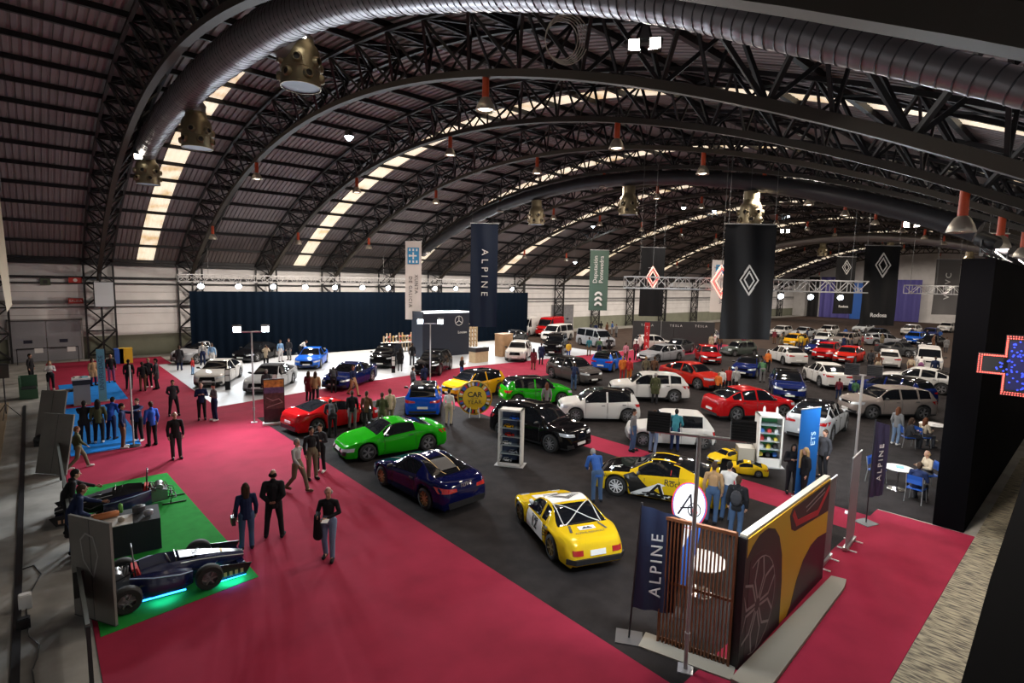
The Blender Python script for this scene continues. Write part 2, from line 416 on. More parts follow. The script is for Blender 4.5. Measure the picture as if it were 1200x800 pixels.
T['people_van'] = dict(L=5.1, W=1.93, wb=3.2, fo=.9, r=.36, zb=.2,
    top=[(0,.62),(.01,.85),(.03,1.0),(.10,1.10),(.15,1.17),(.27,1.76),(.34,1.88),(.5,1.9),(.85,1.89),(.95,1.83),(.965,1.78),(.988,1.1),(1,.7)],
    belt=[(0,.6),(.03,.92),(.1,1.05),(.3,1.08),(.6,1.1),(.9,1.1),(.97,1.05),(1,.68)], cab=(.15,.275,.965,.985), sg=(.2,.94), pil=[.36,.64], roofw=.78, doors=[(.2,.36),(.37,.6)], fend=.01)
T['cargo_van'] = dict(L=5.4, W=2.0, wb=3.4, fo=.95, r=.36, zb=.22,
    top=[(0,.7),(.01,.95),(.03,1.12),(.10,1.25),(.14,1.33),(.25,2.1),(.32,2.35),(.5,2.4),(.85,2.4),(.97,2.36),(.98,2.3),(.992,1.3),(1,.8)],
    belt=[(0,.65),(.03,1.0),(.1,1.15),(.3,1.2),(.6,1.22),(.9,1.22),(.97,1.2),(1,.75)], cab=(.14,.255,.978,.99), sg=(.18,.33), pil=[], roofw=.84, doors=[(.18,.33)], fend=.01)
T['boxy'] = dict(L=4.5, W=1.9, wb=2.75, fo=.85, r=.39, zb=.26,
    top=[(0,.75),(.01,1.02),(.03,1.12),(.12,1.18),(.25,1.22),(.285,1.25),(.36,1.78),(.42,1.88),(.6,1.92),(.9,1.9),(.94,1.85),(.975,1.15),(.99,1.0),(1,.7)],
    belt=[(0,.72),(.03,1.08),(.1,1.14),(.3,1.16),(.6,1.18),(.9,1.18),(.97,1.1),(1,.68)], cab=(.285,.365,.935,.97), sg=(.32,.92), pil=[.52,.72], roofw=.80, doors=[(.33,.52),(.53,.71)], fend=.01, clad=1)
T['small_classic'] = dict(L=3.52, W=1.56, wb=2.42, fo=.58, r=.29, zb=.2,
    top=[(0,.55),(.01,.68),(.03,.76),(.12,.81),(.25,.87),(.28,.90),(.38,1.32),(.46,1.40),(.6,1.41),(.84,1.38),(.87,1.33),(.965,.90),(.985,.8),(1,.5)],
    belt=[(0,.54),(.03,.72),(.12,.78),(.3,.83),(.6,.84),(.85,.86),(.96,.82),(1,.48)], cab=(.28,.385,.865,.955), sg=(.30,.84), pil=[.60], roofw=.76, doors=[(.31,.60)], fend=.01)
M_glass = mat('tinted_glass', (.006, .007, .009), .05, spec=.4)
M_glassl = mat('clear_window_glass', (.05, .06, .065), .05, spec=.8, coat=.3)
M_tyre = mat('tyre_rubber', (.014, .014, .014), .8)
M_trim = mat('black_trim', (.013, .013, .014), .5)
M_gblk = mat('gloss_black', (.005, .005, .006), .5, spec=0, coat=.5)
M_head = mat('headlamp_lens', (.6, .65, .7), .12, metal=.4, coat=.5)
M_tail = mat('tail_lamp_lens', (.35, .008, .01), .15, coat=1)
M_plate = mat('plate_white', (.75, .75, .72), .5)
M_alloy = mat('silver_alloy', (.5, .5, .52), .3, metal=.85)
M_gold = mat('gold_alloy', (.55, .36, .16), .4, metal=.45)
M_dalloy = mat('dark_alloy', (.28, .28, .29), .35, metal=.6)
M_walloy = mat('white_alloy', (.75, .75, .75), .4)
M_chrome = mat('chrome', (.6, .6, .6), .15, metal=1)
def paint(name, col, metal=.35, rough=.28):
    return mat(name+'_paint', tuple(c*.8 for c in col), .6, metal=0, spec=0, coat=.6)
BLOCK = mat('roof_black_paint', (.005, .005, .006), .5, spec=0, coat=.6)

def wheel_meshes(r, w, style):
    b = MB().use(M_tyre); M = Matrix.Rotation(pi/2, 4, 'X')
    ri = r*.70
    b.lathe([(ri, -w/2), (r-.03, -w/2), (r, -w/2+.03), (r, w/2-.03), (r-.03, w/2), (ri, w/2)], 22, M, cap=False)
    b.lathe([(ri, w/2), (ri*.98, w/2-.02), (ri*.96, -w/2)], 22, M, cap=False)
    tyre = b.mesh('tyre', 50)
    # rim faces -y (outwards); spokes
    b = MB().use(style[1]); yo = -w/2+.012
    n = style[0]
    b.lathe([(ri, yo), (ri, yo+.03), (ri*.9, yo+.03), (ri*.9, yo)], 22, Matrix.Rotation(-pi/2, 4, 'X') @ Matrix.Scale(-1, 4, (0, 0, 1)) if 0 else Matrix(((1,0,0,0),(0,0,1,0),(0,1,0,0),(0,0,0,1))), cap=False)
    for k in range(n):
        a = 2*pi*k/n
        for da in ((-.1, .1) if style[2] else (0,)):
            p = Vector((cos(a)*ri*.14, yo+.015, sin(a)*ri*.14)); q = Vector((cos(a+da*1.6)*ri*.95, yo+.012, sin(a+da*1.6)*ri*.95))
            b.bar(p, q, ri*(.15 if style[2] else .2 if n < 8 else .13), .03, up=(0, 1, 0))
    b.lathe([(.001, yo+.0), (ri*.2, yo+.005), (ri*.22, yo+.04)], 12, Matrix(((1,0,0,0),(0,0,1,0),(0,1,0,0),(0,0,0,1))), cap=False)
    rim = b.mesh('rim', 40)
    b = MB().use(M_trim)
    b.lathe([(.001, yo+.06), (ri*.97, yo+.06)], 20, Matrix(((1,0,0,0),(0,0,1,0),(0,1,0,0),(0,0,0,1))), cap=False)
    return tyre, rim, b.mesh('brake_disc')
STY = {'five': (5, M_alloy, True), 'ten': (10, M_alloy, False), 'gold': (10, M_gold, False), 'dark': (5, M_dalloy, True), 'white': (10, M_walloy, False), 'steel': (8, M_dalloy, False), 'goldr': (7, mat('aged_gold_rim', (.35, .27, .13), .4, metal=.6), False)}
WCACHE, GEO = {}, {}

def car_geo(ty):
    """lofts one body type; returns dict part -> mesh and a BVH of the whole shell"""
    if ty in GEO: return GEO[ty]
    t = T[ty]; L, W = t['L'], t['W']; hw = W/2
    c0, c1, c2, c3 = t['cab']; r = t['r']; Ra = r+.055
    xf = L/2 - t['fo']; xr = xf - t['wb']
    us = set([0, .004, .012, .03, .06, .09, 1, .996, .988, .97, .94, .91])
    us |= {i/44 for i in range(45)}
    for e in list(t['cab']) + list(t['sg']) + [v for d in t['doors'] for v in d]: us.add(e)
    for p in t['pil']: us |= {p-.012, p+.012}
    us.add(c1+.014); us.add(c2-.014)
    for xc in (xf, xr):
        for a in range(0, 181, 15): us.add((L/2 - (xc + Ra*cos(radians(a))))/L)
    us = sorted(us); uu = [us[0]]
    keep = set(list(t['cab'])+list(t['sg'])+[v for d in t['doors'] for v in d])
    for u in us[1:]:
        if u-uu[-1] > .0035 or u in keep or u == 1: uu.append(u)
    us = uu
    Hm = max(z for _, z in t['top'])
    LOW = [(0, .93), (.12, .985), (.4, 1.0), (.72, .992), (.9, .965), (1, .93)]
    rows = []
    for u in us:
        x = L/2 - u*L; w = hw*pchip(PLAN, u); zt = pchip(t['top'], u); zs = min(pchip(t['belt'], u), zt-.01)
        # wheel-arch flare
        for xc in (xf, xr):
            d = abs(x-xc); w += t['fend']*max(0, 1-(d/(Ra*1.4))**2)
        zb = t['zb'] + (.06 if u < .02 or u > .98 else 0)
        for xc in (xf, xr):
            d = abs(x-xc)
            if d < Ra: zb = max(zb, r + sqrt(Ra*Ra-d*d))
        zb = min(zb, zs-.06)
        c = min(1, max(0, (zt-zs)/(Hm-zs)*1.15))
        if u < c0 or u > c3: c *= .25
        P = [(w*k, zb+(zs-zb)*q) for q, k in LOW]
        yc = w*(.86*(1-c) + t['roofw']*c); ztop = zt
        zc = zs + (zt-zs)*(.72 + .20*c)
        ysh = w*.93
        P.append((ysh*.975 + yc*.025, zs + (zc-zs)*.06+.004))      # window base
        P.append((ysh*.5+yc*.5, zs+(zc-zs)*.55))
        P.append((yc*1.01, zc-.01*(c)))            # window head
        P.append((yc*.95, zc+(zt-zc)*.45))
        P.append((yc*.86, zc+(zt-zc)*.78))
        P.append((yc*.45, zt-(zt-zc)*.06)); P.append((0, zt))
        rows.append([(x, y, z) for y, z in P])
    NR = len(rows[0])
    V = []; 
    for R in rows:
        V += [Vector(p) for p in R] + [Vector((p[0], -p[1], p[2])) for p in R[:-1]]
    per = 2*NR-1
    def idx(i, j, s): return i*per + (j if s > 0 or j == NR-1 else NR+j)
    parts = {}
    def put(name, f): parts.setdefault(name, []).append(f)
    allf = []
    sg0, sg1 = t['sg']
    for i in range(len(us)-1):
        um = (us[i]+us[i+1])/2
        for j in range(NR-1):
            for s in (1, -1):
                q = (idx(i, j, s), idx(i+1, j, s), idx(i+1, j+1, s), idx(i, j+1, s))
                if s > 0: q = q[::-1]
                sd = 'l' if s > 0 else 'r'
                nm = 'body'
                if j >= 9 and c0 < um < c1: nm = 'windscreen'
                elif j >= 9 and c2 < um < c3 and not t.get('soft'): nm = 'rear_window'
                elif j >= 9 and c2+.05 < um < c3-.02 and t.get('soft') and j >= 10: nm = 'rear_window'
                elif j in (6, 7) and sg0 < um < sg1 and not any(abs(um-p) < .012 for p in t['pil']):
                    if not (t.get('soft') and um > .68): nm = 'side_window_' + sd
                if nm == 'body':
                    if j >= (8 if not t.get('soft') else 6) and c1 <= um <= (c2 if not t.get('soft') else c3): nm = 'roof'
                    elif j >= 6 and um < c0-.0 and um > .03 and (j >= 9 or um < c0): nm = 'hood' if j >= 7 else 'body'
                    elif j < 6:
                        for di, (d0, d1) in enumerate(t['doors']):
                            if d0 < um < d1: nm = 'door_%d%s' % (di, sd)
                        if t.get('clad') and j < 1: nm = 'cladding'
                put(nm, q); allf.append(q)
    for i in (0, len(us)-1):
        loop = [idx(i, j, 1) for j in range(NR)] + [idx(i, j, -1) for j in range(NR-2, -1, -1)]
        loop = loop if i else loop[::-1]
        put('body', tuple(loop)); allf.append(tuple(loop))
    bvh = BVHTree.FromPolygons(V, allf)
    # smooth normals of the complete shell are kept on every cut-out part
    nrm = [Vector() for _ in V]
    for f in allf:
        if len(f) > 4: continue
        a, b_, c_, d = [V[k] for k in f]; n = (c_-a).cross(d-b_)
        for k in f: nrm[k] += n
    nrm = [n.normalized() if n.length > 0 else Vector((0, 0, 1)) for n in nrm]
    meshes = {}
    for nm, fs in parts.items():
        used = sorted({k for f in fs for k in f}); mp = {k: i for i, k in enumerate(used)}
        me = bpy.data.meshes.new(nm); me.from_pydata([V[k] for k in used], [], [tuple(mp[k] for k in f) for f in fs])
        me.polygons.foreach_set('use_smooth', [len(f) <= 4 for f in fs])
        me.update()
        me.normals_split_custom_set_from_vertices([nrm[k] for k in used])
        meshes[nm] = me
    # dark gaps round the doors, the bonnet and the windows' lower edge
    b = MB().use(M_trim)
    for e in {v for d in t['doors'] for v in d}:
        i = min(range(len(us)), key=lambda k: abs(us[k]-e))
        for s in (1, -1):
            b.tube([Vector((rows[i][j][0], s*(rows[i][j][1]+.001), rows[i][j][2])) for j in range(0, 7)], .0065, 4, cap=False)
    i = min(range(len(us)), key=lambda k: abs(us[k]-.035))
    b.tube([Vector((rows[i][j][0], s*rows[i][j][1], rows[i][j][2]+.001)) for s, R in ((1, range(7, NR)), (-1, range(NR-2, 6, -1))) for j in R], .006, 4, cap=False)
    meshes['panel_gap'] = b.mesh('panel_gap')
    # dark structure under the shell
    b = MB().use(M_trim); iw = hw*.80
    b.box(xr-.5, xf+.45, -iw, iw, .17, .4); b.box(-L/2+.12, L/2-.15, -iw*.86, iw*.86, .22, .5)
    b.box(xr-.1, xf+.1, -hw*.9, hw*.9, .19, .34)
    b.box(xr-.75 if xr-.75 > -L/2+.1 else -L/2+.1, xf+.5 if xf+.5 < L/2-.1 else L/2-.1, -iw*.55, iw*.55, .3, min(.8, t['belt'][3][1]-.1))
    meshes['underbody'] = b.mesh('underbody')
    GEO[ty] = (meshes, bvh, t, xf, xr)
    return GEO[ty]

def patch(bvh, axis, quad, mt, name, nu=8, nv=4, off=.012, th=.02, L=0):
    """a piece lying on the shell: quad in the plane seen along axis ('front','rear','left','right','top')"""
    D = {'front': Vector((-1, 0, 0)), 'rear': Vector((1, 0, 0)), 'left': Vector((0, -1, 0)), 'right': Vector((0, 1, 0)), 'top': Vector((0, 0, -1))}[axis]
    def p3(a, b_):
        if axis in ('front', 'rear'): return Vector((-D.x*5, a, b_))
        if axis in ('left', 'right'): return Vector((a, -D.y*5, b_))
        return Vector((a, b_, 5))
    q = [Vector(x) for x in quad]; G = []
    for i in range(nu+1):
        row = []
        for j in range(nv+1):
            u, v = i/nu, j/nv
            a = q[0]*(1-u)*(1-v) + q[1]*u*(1-v) + q[2]*u*v + q[3]*(1-u)*v
            h, n, _, _ = bvh.ray_cast(p3(a[0], a[1]), D)
            if h is None: row.append(None); continue
            if n.dot(D) > 0: n = -n
            row.append((h + n*off, h - n*.004))
        G.append(row)
    b = MB().use(mt); vi = {}
    vs = []; fs = []
    for i in range(nu+1):
        for j in range(nv+1):
            if G[i][j]: vi[i, j] = len(vs); vs.append(G[i][j][0])
    n0 = len(vs); back = {}
    for k in vi: back[k] = len(vs); vs.append(G[k[0]][k[1]][1])
    cell = lambda i, j: all((i+a, j+c) in vi for a in (0, 1) for c in (0, 1)) and 0 <= i < nu and 0 <= j < nv
    for i in range(nu):
        for j in range(nv):
            if not cell(i, j): continue
            A, B, Cc, Dd = (i, j), (i+1, j), (i+1, j+1), (i, j+1)
            fs.append((vi[A], vi[B], vi[Cc], vi[Dd]))
            for p, q2, ni, nj in ((A, B, i, j-1), (B, Cc, i+1, j), (Cc, Dd, i, j+1), (Dd, A, i-1, j)):
                if not cell(ni, nj): fs.append((vi[p], vi[q2], back[q2], back[p]))
    if not fs: return None
    b.add(vs, fs)
    return b.mesh(name, 40)

def decal_text(root, bvh, body, size, mt, axis, pos, ang=0, name='lettering', sx=1, parent=None, off=.012, offset=0, shape=None):
    """lettering or a shape laid on the shell. pos in the axis plane; letters upright as seen from that side"""
    if shape is None: me = text_mesh(body, size, extrude=0, offset=offset)
    else:
        me = bpy.data.meshes.new(name); vs = []; fs = []
        for poly in shape:
            b0 = len(vs); vs += [(x, y, 0) for x, y in poly]; fs.append(tuple(range(b0, b0+len(poly))))
        me.from_pydata(vs, [], fs)
    bm = bmesh.new(); bm.from_mesh(me)
    bmesh.ops.triangulate(bm, faces=bm.faces)
    for _ in range(3):
        lo = [e for e in bm.edges if e.calc_length() > .09]
        if not lo: break
        bmesh.ops.subdivide_edges(bm, edges=lo, cuts=1)
        bmesh.ops.triangulate(bm, faces=bm.faces)
    D = {'front': Vector((-1, 0, 0)), 'rear': Vector((1, 0, 0)), 'left': Vector((0, -1, 0)), 'right': Vector((0, 1, 0)), 'top': Vector((0, 0, -1))}[axis]
    ca, sa = cos(ang), sin(ang); dead = []
    for v in bm.verts:
        x, y = v.co.x*sx, v.co.y; x, y = x*ca-y*sa, x*sa+y*ca
        if axis == 'left': o = Vector((pos[0]-x, 5, pos[1]+y))
        elif axis == 'right': o = Vector((pos[0]+x, -5, pos[1]+y))
        elif axis == 'front': o = Vector((5, pos[0]+x, pos[1]+y))
        elif axis == 'rear': o = Vector((-5, pos[0]-x, pos[1]+y))
        else: o = Vector((pos[0]+x, pos[1]+y, 5))
        h, n, _, _ = bvh.ray_cast(o, D)
        if h is None: dead.append(v); continue
        if n.dot(D) > 0: n = -n
        v.co = h + n*off
    bmesh.ops.delete(bm, geom=dead, context='VERTS')
    bm.to_mesh(me); bm.free(); me.materials.clear(); me.materials.append(mt)
    return link(name, me, parent or root)

MCACHE = {}
def car(ty, pt, label, p_front, p_rear, roof=None, wheels='five', glass=None, cat='car', group=None, scale=1, face='modern', detail=2, name='car', hood=None, open_hatch=False, at3=None, mirror=True, plate=True):
    """p_front / p_rear: floor points below the middle of the front and the rear bumper"""
    meshes, bvh, t, xf, xr = car_geo(ty); L, W = t['L'], t['W']; hw = W/2
    a = Vector((p_front[0], p_front[1], 0)); b_ = Vector((p_rear[0], p_rear[1], 0)); mid = (a+b_)/2; d = a-b_
    root = thing(name, label, cat, (mid.x, mid.y, .02 if at3 is None else at3), atan2(d.y, d.x), group)
    root.scale = (scale,)*3
    roof = roof or pt; glass = glass or M_glass
    body = None
    for nm, me in meshes.items():
        if open_hatch and nm == 'rear_window': continue
        base = 'door' if nm.startswith('door') else 'side_window' if nm.startswith('side') else nm
        if not me.materials: me.materials.append(None)
        o = link(base, me, root)
        m_ = {'windscreen': glass, 'rear_window': glass, 'side_window': glass, 'roof': roof, 'cladding': M_trim, 'underbody': M_trim, 'panel_gap': M_trim, 'hood': hood or pt}.get(base, pt)
        o.material_slots[0].link = 'OBJECT'; o.material_slots[0].material = m_
        if base == 'body': body = o
    # wheels
    st = STY[wheels]; key = (t['r'], wheels)
    if key not in WCACHE: WCACHE[key] = wheel_meshes(t['r'], .23, st)
    ty_, rim_, br_ = WCACHE[key]
    for xc in (xf, xr):
        for s in (1, -1):
            wo = link('wheel', ty_, root); wo.location = (xc, s*(hw-.125+t['fend']*.6), t['r'])
            if s > 0: wo.rotation_euler = (0, 0, pi)
            link('rim', rim_, wo)
            if detail > 1: link('brake_disc', br_, wo)
    def add(nm, axis, quad, mt, nu=6, nv=3, off=.012):
        k = (ty, nm, axis, tuple(quad), mt.name)
        if k not in MCACHE: MCACHE[k] = patch(bvh, axis, quad, mt, nm, nu, nv, off)
        if MCACHE[k]: return link(nm, MCACHE[k], root)
    zt0 = pchip(t['top'], .03)
    zs1 = pchip(t['belt'], .96)
    zr = pchip(t['top'], .985)
    if face == 'modern':
        for s in (1, -1):
            add('headlight', 'front', [(s*hw*.42, zt0-.20), (s*hw*.93, zt0-.16), (s*hw*.93, zt0-.03), (s*hw*.45, zt0-.10)], M_head)
            add('tail_light', 'rear', [(s*hw*.40, zr-.16), (s*hw*.93, zr-.18), (s*hw*.95, zr-.02), (s*hw*.42, zr-.08)], M_tail)
            add('lower_intake', 'front', [(s*hw*.45, .27), (s*hw*.8, .27), (s*hw*.82, .42), (s*hw*.5, .42)], M_trim)
        add('grille', 'front', [(-hw*.5, .25), (hw*.5, .25), (hw*.55, .42), (-hw*.55, .42)], M_gblk)
        add('grille', 'front', [(-hw*.4, zt0-.2), (hw*.4, zt0-.2), (hw*.42, zt0-.1), (-hw*.42, zt0-.1)], M_gblk)
        add('rear_diffuser', 'rear', [(-hw*.7, .2), (hw*.7, .2), (hw*.75, .38), (-hw*.75, .38)], M_trim)
    elif face == 'star':     # large grille, slim lamps
        for s in (1, -1):
            add('headlight', 'front', [(s*hw*.55, zt0-.15), (s*hw*.95, zt0-.12), (s*hw*.95, zt0-.01), (s*hw*.52, zt0-.07)], M_head)
            add('tail_light', 'rear', [(s*hw*.40, zr-.16), (s*hw*.93, zr-.18), (s*hw*.95, zr-.02), (s*hw*.42, zr-.08)], M_tail)
            add('lower_intake', 'front', [(s*hw*.5, .22), (s*hw*.88, .22), (s*hw*.85, .38), (s*hw*.55, .35)], M_trim)
        add('grille', 'front', [(-hw*.5, zt0-.3), (hw*.5, zt0-.3), (hw*.44, zt0-.06), (-hw*.44, zt0-.06)], M_gblk)
        add('grille', 'front', [(-hw*.45, .2), (hw*.45, .2), (hw*.5, .33), (-hw*.5, .33)], M_trim)
    elif face == 'classic':
        for s in (1, -1):
            add('headlight', 'front', [(s*hw*.58, zt0-.18), (s*hw*.88, zt0-.18), (s*hw*.88, zt0-.02), (s*hw*.58, zt0-.02)], M_head)
            add('tail_light', 'rear', [(s*hw*.62, zr-.28), (s*hw*.9, zr-.28), (s*hw*.9, zr-.05), (s*hw*.62, zr-.05)], M_tail)
        add('bumper', 'rear', [(-hw*.95, .3), (hw*.95, .3), (hw*.95, .5), (-hw*.95, .5)], mat('grey_bumper', (.12, .12, .12), .6), nu=10, off=.05)
        add('bumper', 'front', [(-hw*.95, .3), (hw*.95, .3), (hw*.95, .48), (-hw*.95, .48)], mat('grey_bumper', (.12, .12, .12), .6), nu=10, off=.05)
    if plate and detail > 0:
        add('number_plate', 'rear', [(-.25, .48), (.25, .48), (.25, .59), (-.25, .59)], M_plate, 3, 1, .02)
        add('number_plate', 'front', [(-.25, .36), (.25, .36), (.25, .46), (-.25, .46)], M_plate, 3, 1, .025)
    if mirror:
        k = ('mirror', ty)
        if k not in MCACHE:
            um = t['cab'][0]+.075; x = L/2-um*L; z = pchip(t['belt'], um)+.06
            for s in (1, -1):
                b = MB().use(M_trim); b.bar((x, s*hw*.86, z-.03), (x, s*(hw+.05), z+.02), .05, .03)
                P = [(x+.07-.02*q, s*(hw+.04+.035*i), z-.02+.14*q/2) for i in (0,) for q in (0,)]
                b.lathe([(.005, -.1), (.05, -.085), (.07, 0), (.055, .08), (.005, .1)], 8, Matrix.Translation((x, s*(hw+.1), z+.06)) @ Matrix.Diagonal((.8, 1.6, .9, 1)) @ Matrix.Rotation(pi/2, 4, 'X') @ Matrix.Diagonal((1, 1, .7, 1)))
                MCACHE[k, s] = b.mesh('wing_mirror', 50)
            MCACHE[k] = 1
        for s in (1, -1): link('wing_mirror', MCACHE[k, s], root)
    if detail > 1 and face != 'classic':
        for di, (d0, d1) in enumerate(t['doors']):
            for s, ax in ((1, 'left'), (-1, 'right')):
                xh = L/2 - (d1-.025)*L; zh = pchip(t['belt'], d1)-.13
                add('door_handle', ax, [(xh-.0, zh), (xh+.17, zh), (xh+.17, zh+.03), (xh, zh+.03)], M_trim, 2, 1, .03)
    if open_hatch:
        x0 = -L/2+(1-t['cab'][2])*L+.02; z0 = pchip(t['top'], t['cab'][2]); ww = hw*t['roofw']
        b = MB().use(pt)
        P = [[(x0-.05*q-(.85*q if 1 else 0), y, z0+.02+.38*q-.12*q*q*0) for y in (-ww*(1+.2*q), -ww*.5, 0, ww*.5, ww*(1+.2*q))] for q in (0, .25, .5, .75, 1)]
        b.grid(P); b.grid([[(x, y, z-.06) for x, y, z in R] for R in P][::-1])
        b.build('tailgate', root, smooth=50)
        b = MB().use(M_glass); b.grid([[(x, y*.8, z+.012) for x, y, z in R] for R in P[0:3]]); b.build('rear_window', root)
        for s in (1, -1):
            b = MB().use(M_steel); b.bar((x0-.1, s*ww*1.1, z0-.4), (x0-.45, s*ww*1.1, z0+.15), .025); b.build('gas_strut', root)
        b = MB().use(M_trim); b.box(-L/2+.1, x0, -hw*.7, hw*.7, .55, .7); b.build('load_floor', root)
    return root
# ================================================================ PEOPLE
def capsule(a, b, ra, rb, sx=1, n=12):
    """tapered rounded limb between two joints as raw verts/faces; sx flattens it along local x"""
    a, b = Vector(a), Vector(b); d = b-a; L = d.length or 1e-4; d = d/L
    x = Vector((1, 0, 0)); x = (x - d*x.dot(d))
    if x.length < .1: x = Vector((0, 0, 1)); x = x - d*x.dot(d)
    x.normalize(); y = d.cross(x); vs = []; rings = []
    for k in range(4): th = -pi/2 + pi/2*k/4; rings.append((sin(th)*ra, cos(th)*ra))
    rings.append((0, ra)); rings.append((L, rb))
    for k in range(1, 5): th = pi/2*k/4; rings.append((L+sin(th)*rb, cos(th)*rb))
    fs = []
    for z, r in rings:
        r = max(r, 1e-4)
        for k in range(n): vs.append(a + d*z + x*(cos(2*pi*k/n)*r*sx) + y*(sin(2*pi*k/n)*r))
    for i in range(len(rings)-1):
        for k in range(n): fs.append((i*n+k, i*n+(k+1) % n, (i+1)*n+(k+1) % n, (i+1)*n+k))
    fs.append(tuple(range(n))[::-1]); fs.append(tuple((len(rings)-1)*n+k for k in range(n)))
    return vs, fs
def ellipsoid(c, r, n=14, rot=None):
    vs = []; fs = []; m_ = n//2
    for i in range(m_+1):
        th = -pi/2 + pi*i/m_
        for k in range(n):
            v = Vector((cos(th)*cos(2*pi*k/n)*r[0], cos(th)*sin(2*pi*k/n)*r[1], sin(th)*r[2]))
            if rot: v = rot @ v
            vs.append(Vector(c)+v)
    for i in range(m_):
        for k in range(n): fs.append((i*n+k, i*n+(k+1) % n, (i+1)*n+(k+1) % n, (i+1)*n+k))
    return vs, fs
def blend(prims, voxel, name, sm=2):
    b = MB()
    for v, f in prims: b.add(v, f)
    me = b.mesh(name+'_src'); o = bpy.data.objects.new('tmp', me); C.objects.link(o)
    r = o.modifiers.new('r', 'REMESH'); r.mode = 'VOXEL'; r.voxel_size = voxel; r.use_smooth_shade = True
    s = o.modifiers.new('s', 'SMOOTH'); s.iterations = sm; s.factor = .5
    dg = bpy.context.evaluated_depsgraph_get(); dg.update()
    me2 = bpy.data.meshes.new_from_object(o.evaluated_get(dg)); me2.name = name
    bpy.data.objects.remove(o); bpy.data.meshes.remove(me)
    me2.materials.clear(); me2.materials.append(None)
    return me2
# joints of a 1.75 m adult facing +x ; y is the body's left
def skeleton(kind):
    J = dict(pel=(0,0,.95), waist=(0,0,1.10), chest=(.0,0,1.30), neck=(-.005,0,1.47), head=(.012,0,1.63), face=(1,0,0))
    for s, n in ((1, 'l'), (-1, 'r')):
        J['sh'+n] = (0, s*.178, 1.395); J['el'+n] = (-.02, s*.235, 1.14); J['wr'+n] = (.05, s*.235, .89)
        J['hd'+n] = (.075, s*.225, .80)
        J['hip'+n] = (0, s*.095, .92); J['kn'+n] = (.02, s*.11, .50); J['an'+n] = (-.02, s*.12, .09)
    def up(**k): J.update(k)
    def shift(names, d):
        for q in names: J[q] = tuple(a+b for a, b in zip(J[q], d))
    if kind == 'stand': up(anl=(-.01,.13,.09), anr=(-.05,-.10,.09))
    if kind == 'apart': up(anl=(.02,.2,.09), knl=(.03,.16,.5), anr=(-.02,-.18,.09), knr=(.02,-.14,.5), ell=(-.1,.24,1.15), wrl=(-.12,.1,.98), hdl=(-.13,.03,.95), elr=(-.1,-.24,1.15), wrr=(-.12,-.1,.98), hdr=(-.13,-.03,.96))
    if kind == 'phone': up(ell=(.0,.24,1.15), wrl=(.2,.12,1.22), hdl=(.27,.06,1.25), elr=(.0,-.24,1.15), wrr=(.2,-.12,1.22), hdr=(.27,-.05,1.25), head=(.035,0,1.62))
    if kind == 'brochure': up(ell=(.02,.25,1.15), wrl=(.22,.02,1.08), hdl=(.29,-.03,1.07), elr=(.0,-.25,1.15), wrr=(.2,-.2,1.12), hdr=(.28,-.2,1.15), anl=(.12,.10,.09), knl=(.1,.1,.5), anr=(-.08,-.1,.09))
    if kind == 'photo': up(ell=(.15,.24,1.28), wrl=(.3,.12,1.46), hdl=(.34,.07,1.52), elr=(.15,-.24,1.28), wrr=(.3,-.12,1.46), hdr=(.34,-.06,1.52))
    if kind == 'walk': up(knl=(.2,.1,.52), anl=(.3,.1,.10), knr=(-.05,-.1,.5), anr=(-.35,-.1,.16), ell=(-.14,.24,1.16), wrl=(-.08,.25,.92), hdl=(-.04,.25,.84), elr=(.08,-.24,1.16), wrr=(.25,-.22,.98), hdr=(.31,-.21,.92))
    if kind == 'crossed': up(ell=(.02,.25,1.14), wrl=(.17,.02,1.17), hdl=(.16,-.08,1.2), elr=(.02,-.25,1.14), wrr=(.18,-.03,1.2), hdr=(.17,.08,1.2))
    if kind == 'point': up(ell=(.22,.2,1.33), wrl=(.46,.16,1.36), hdl=(.54,.14,1.37))
    if kind == 'bend':
        up(chest=(.25,0,1.22), waist=(.08,0,1.08), neck=(.38,0,1.32), head=(.5,0,1.40))
        for s, n in ((1, 'l'), (-1, 'r')): up(**{'sh'+n: (.32, s*.18, 1.30), 'el'+n: (.36, s*.24, 1.03), 'wr'+n: (.5, s*.16, .88), 'hd'+n: (.57, s*.13, .86)})
    if kind == 'reach':
        up(chest=(.1,0,1.28), neck=(.17,0,1.44), head=(.22,0,1.58), shl=(.13,.18,1.39), shr=(.13,-.18,1.39), ell=(.36,.2,1.22), wrl=(.6,.16,1.12), hdl=(.68,.14,1.1), elr=(.1,-.26,1.12), wrr=(.28,-.22,.98), hdr=(.35,-.2,.95))
    if kind == 'sit':
        up(pel=(0,0,.52), waist=(.01,0,.67), chest=(.05,0,.87), neck=(.07,0,1.04), head=(.1,0,1.19))
        for s, n in ((1, 'l'), (-1, 'r')):
            up(**{'sh'+n: (.05, s*.185, .99), 'el'+n: (.1, s*.24, .74), 'wr'+n: (.33, s*.14, .76), 'hd'+n: (.4, s*.1, .77), 'hip'+n: (.02, s*.1, .50), 'kn'+n: (.44, s*.13, .50), 'an'+n: (.42, s*.13, .09)})
    return {k: Vector(v) for k, v in J.items()}
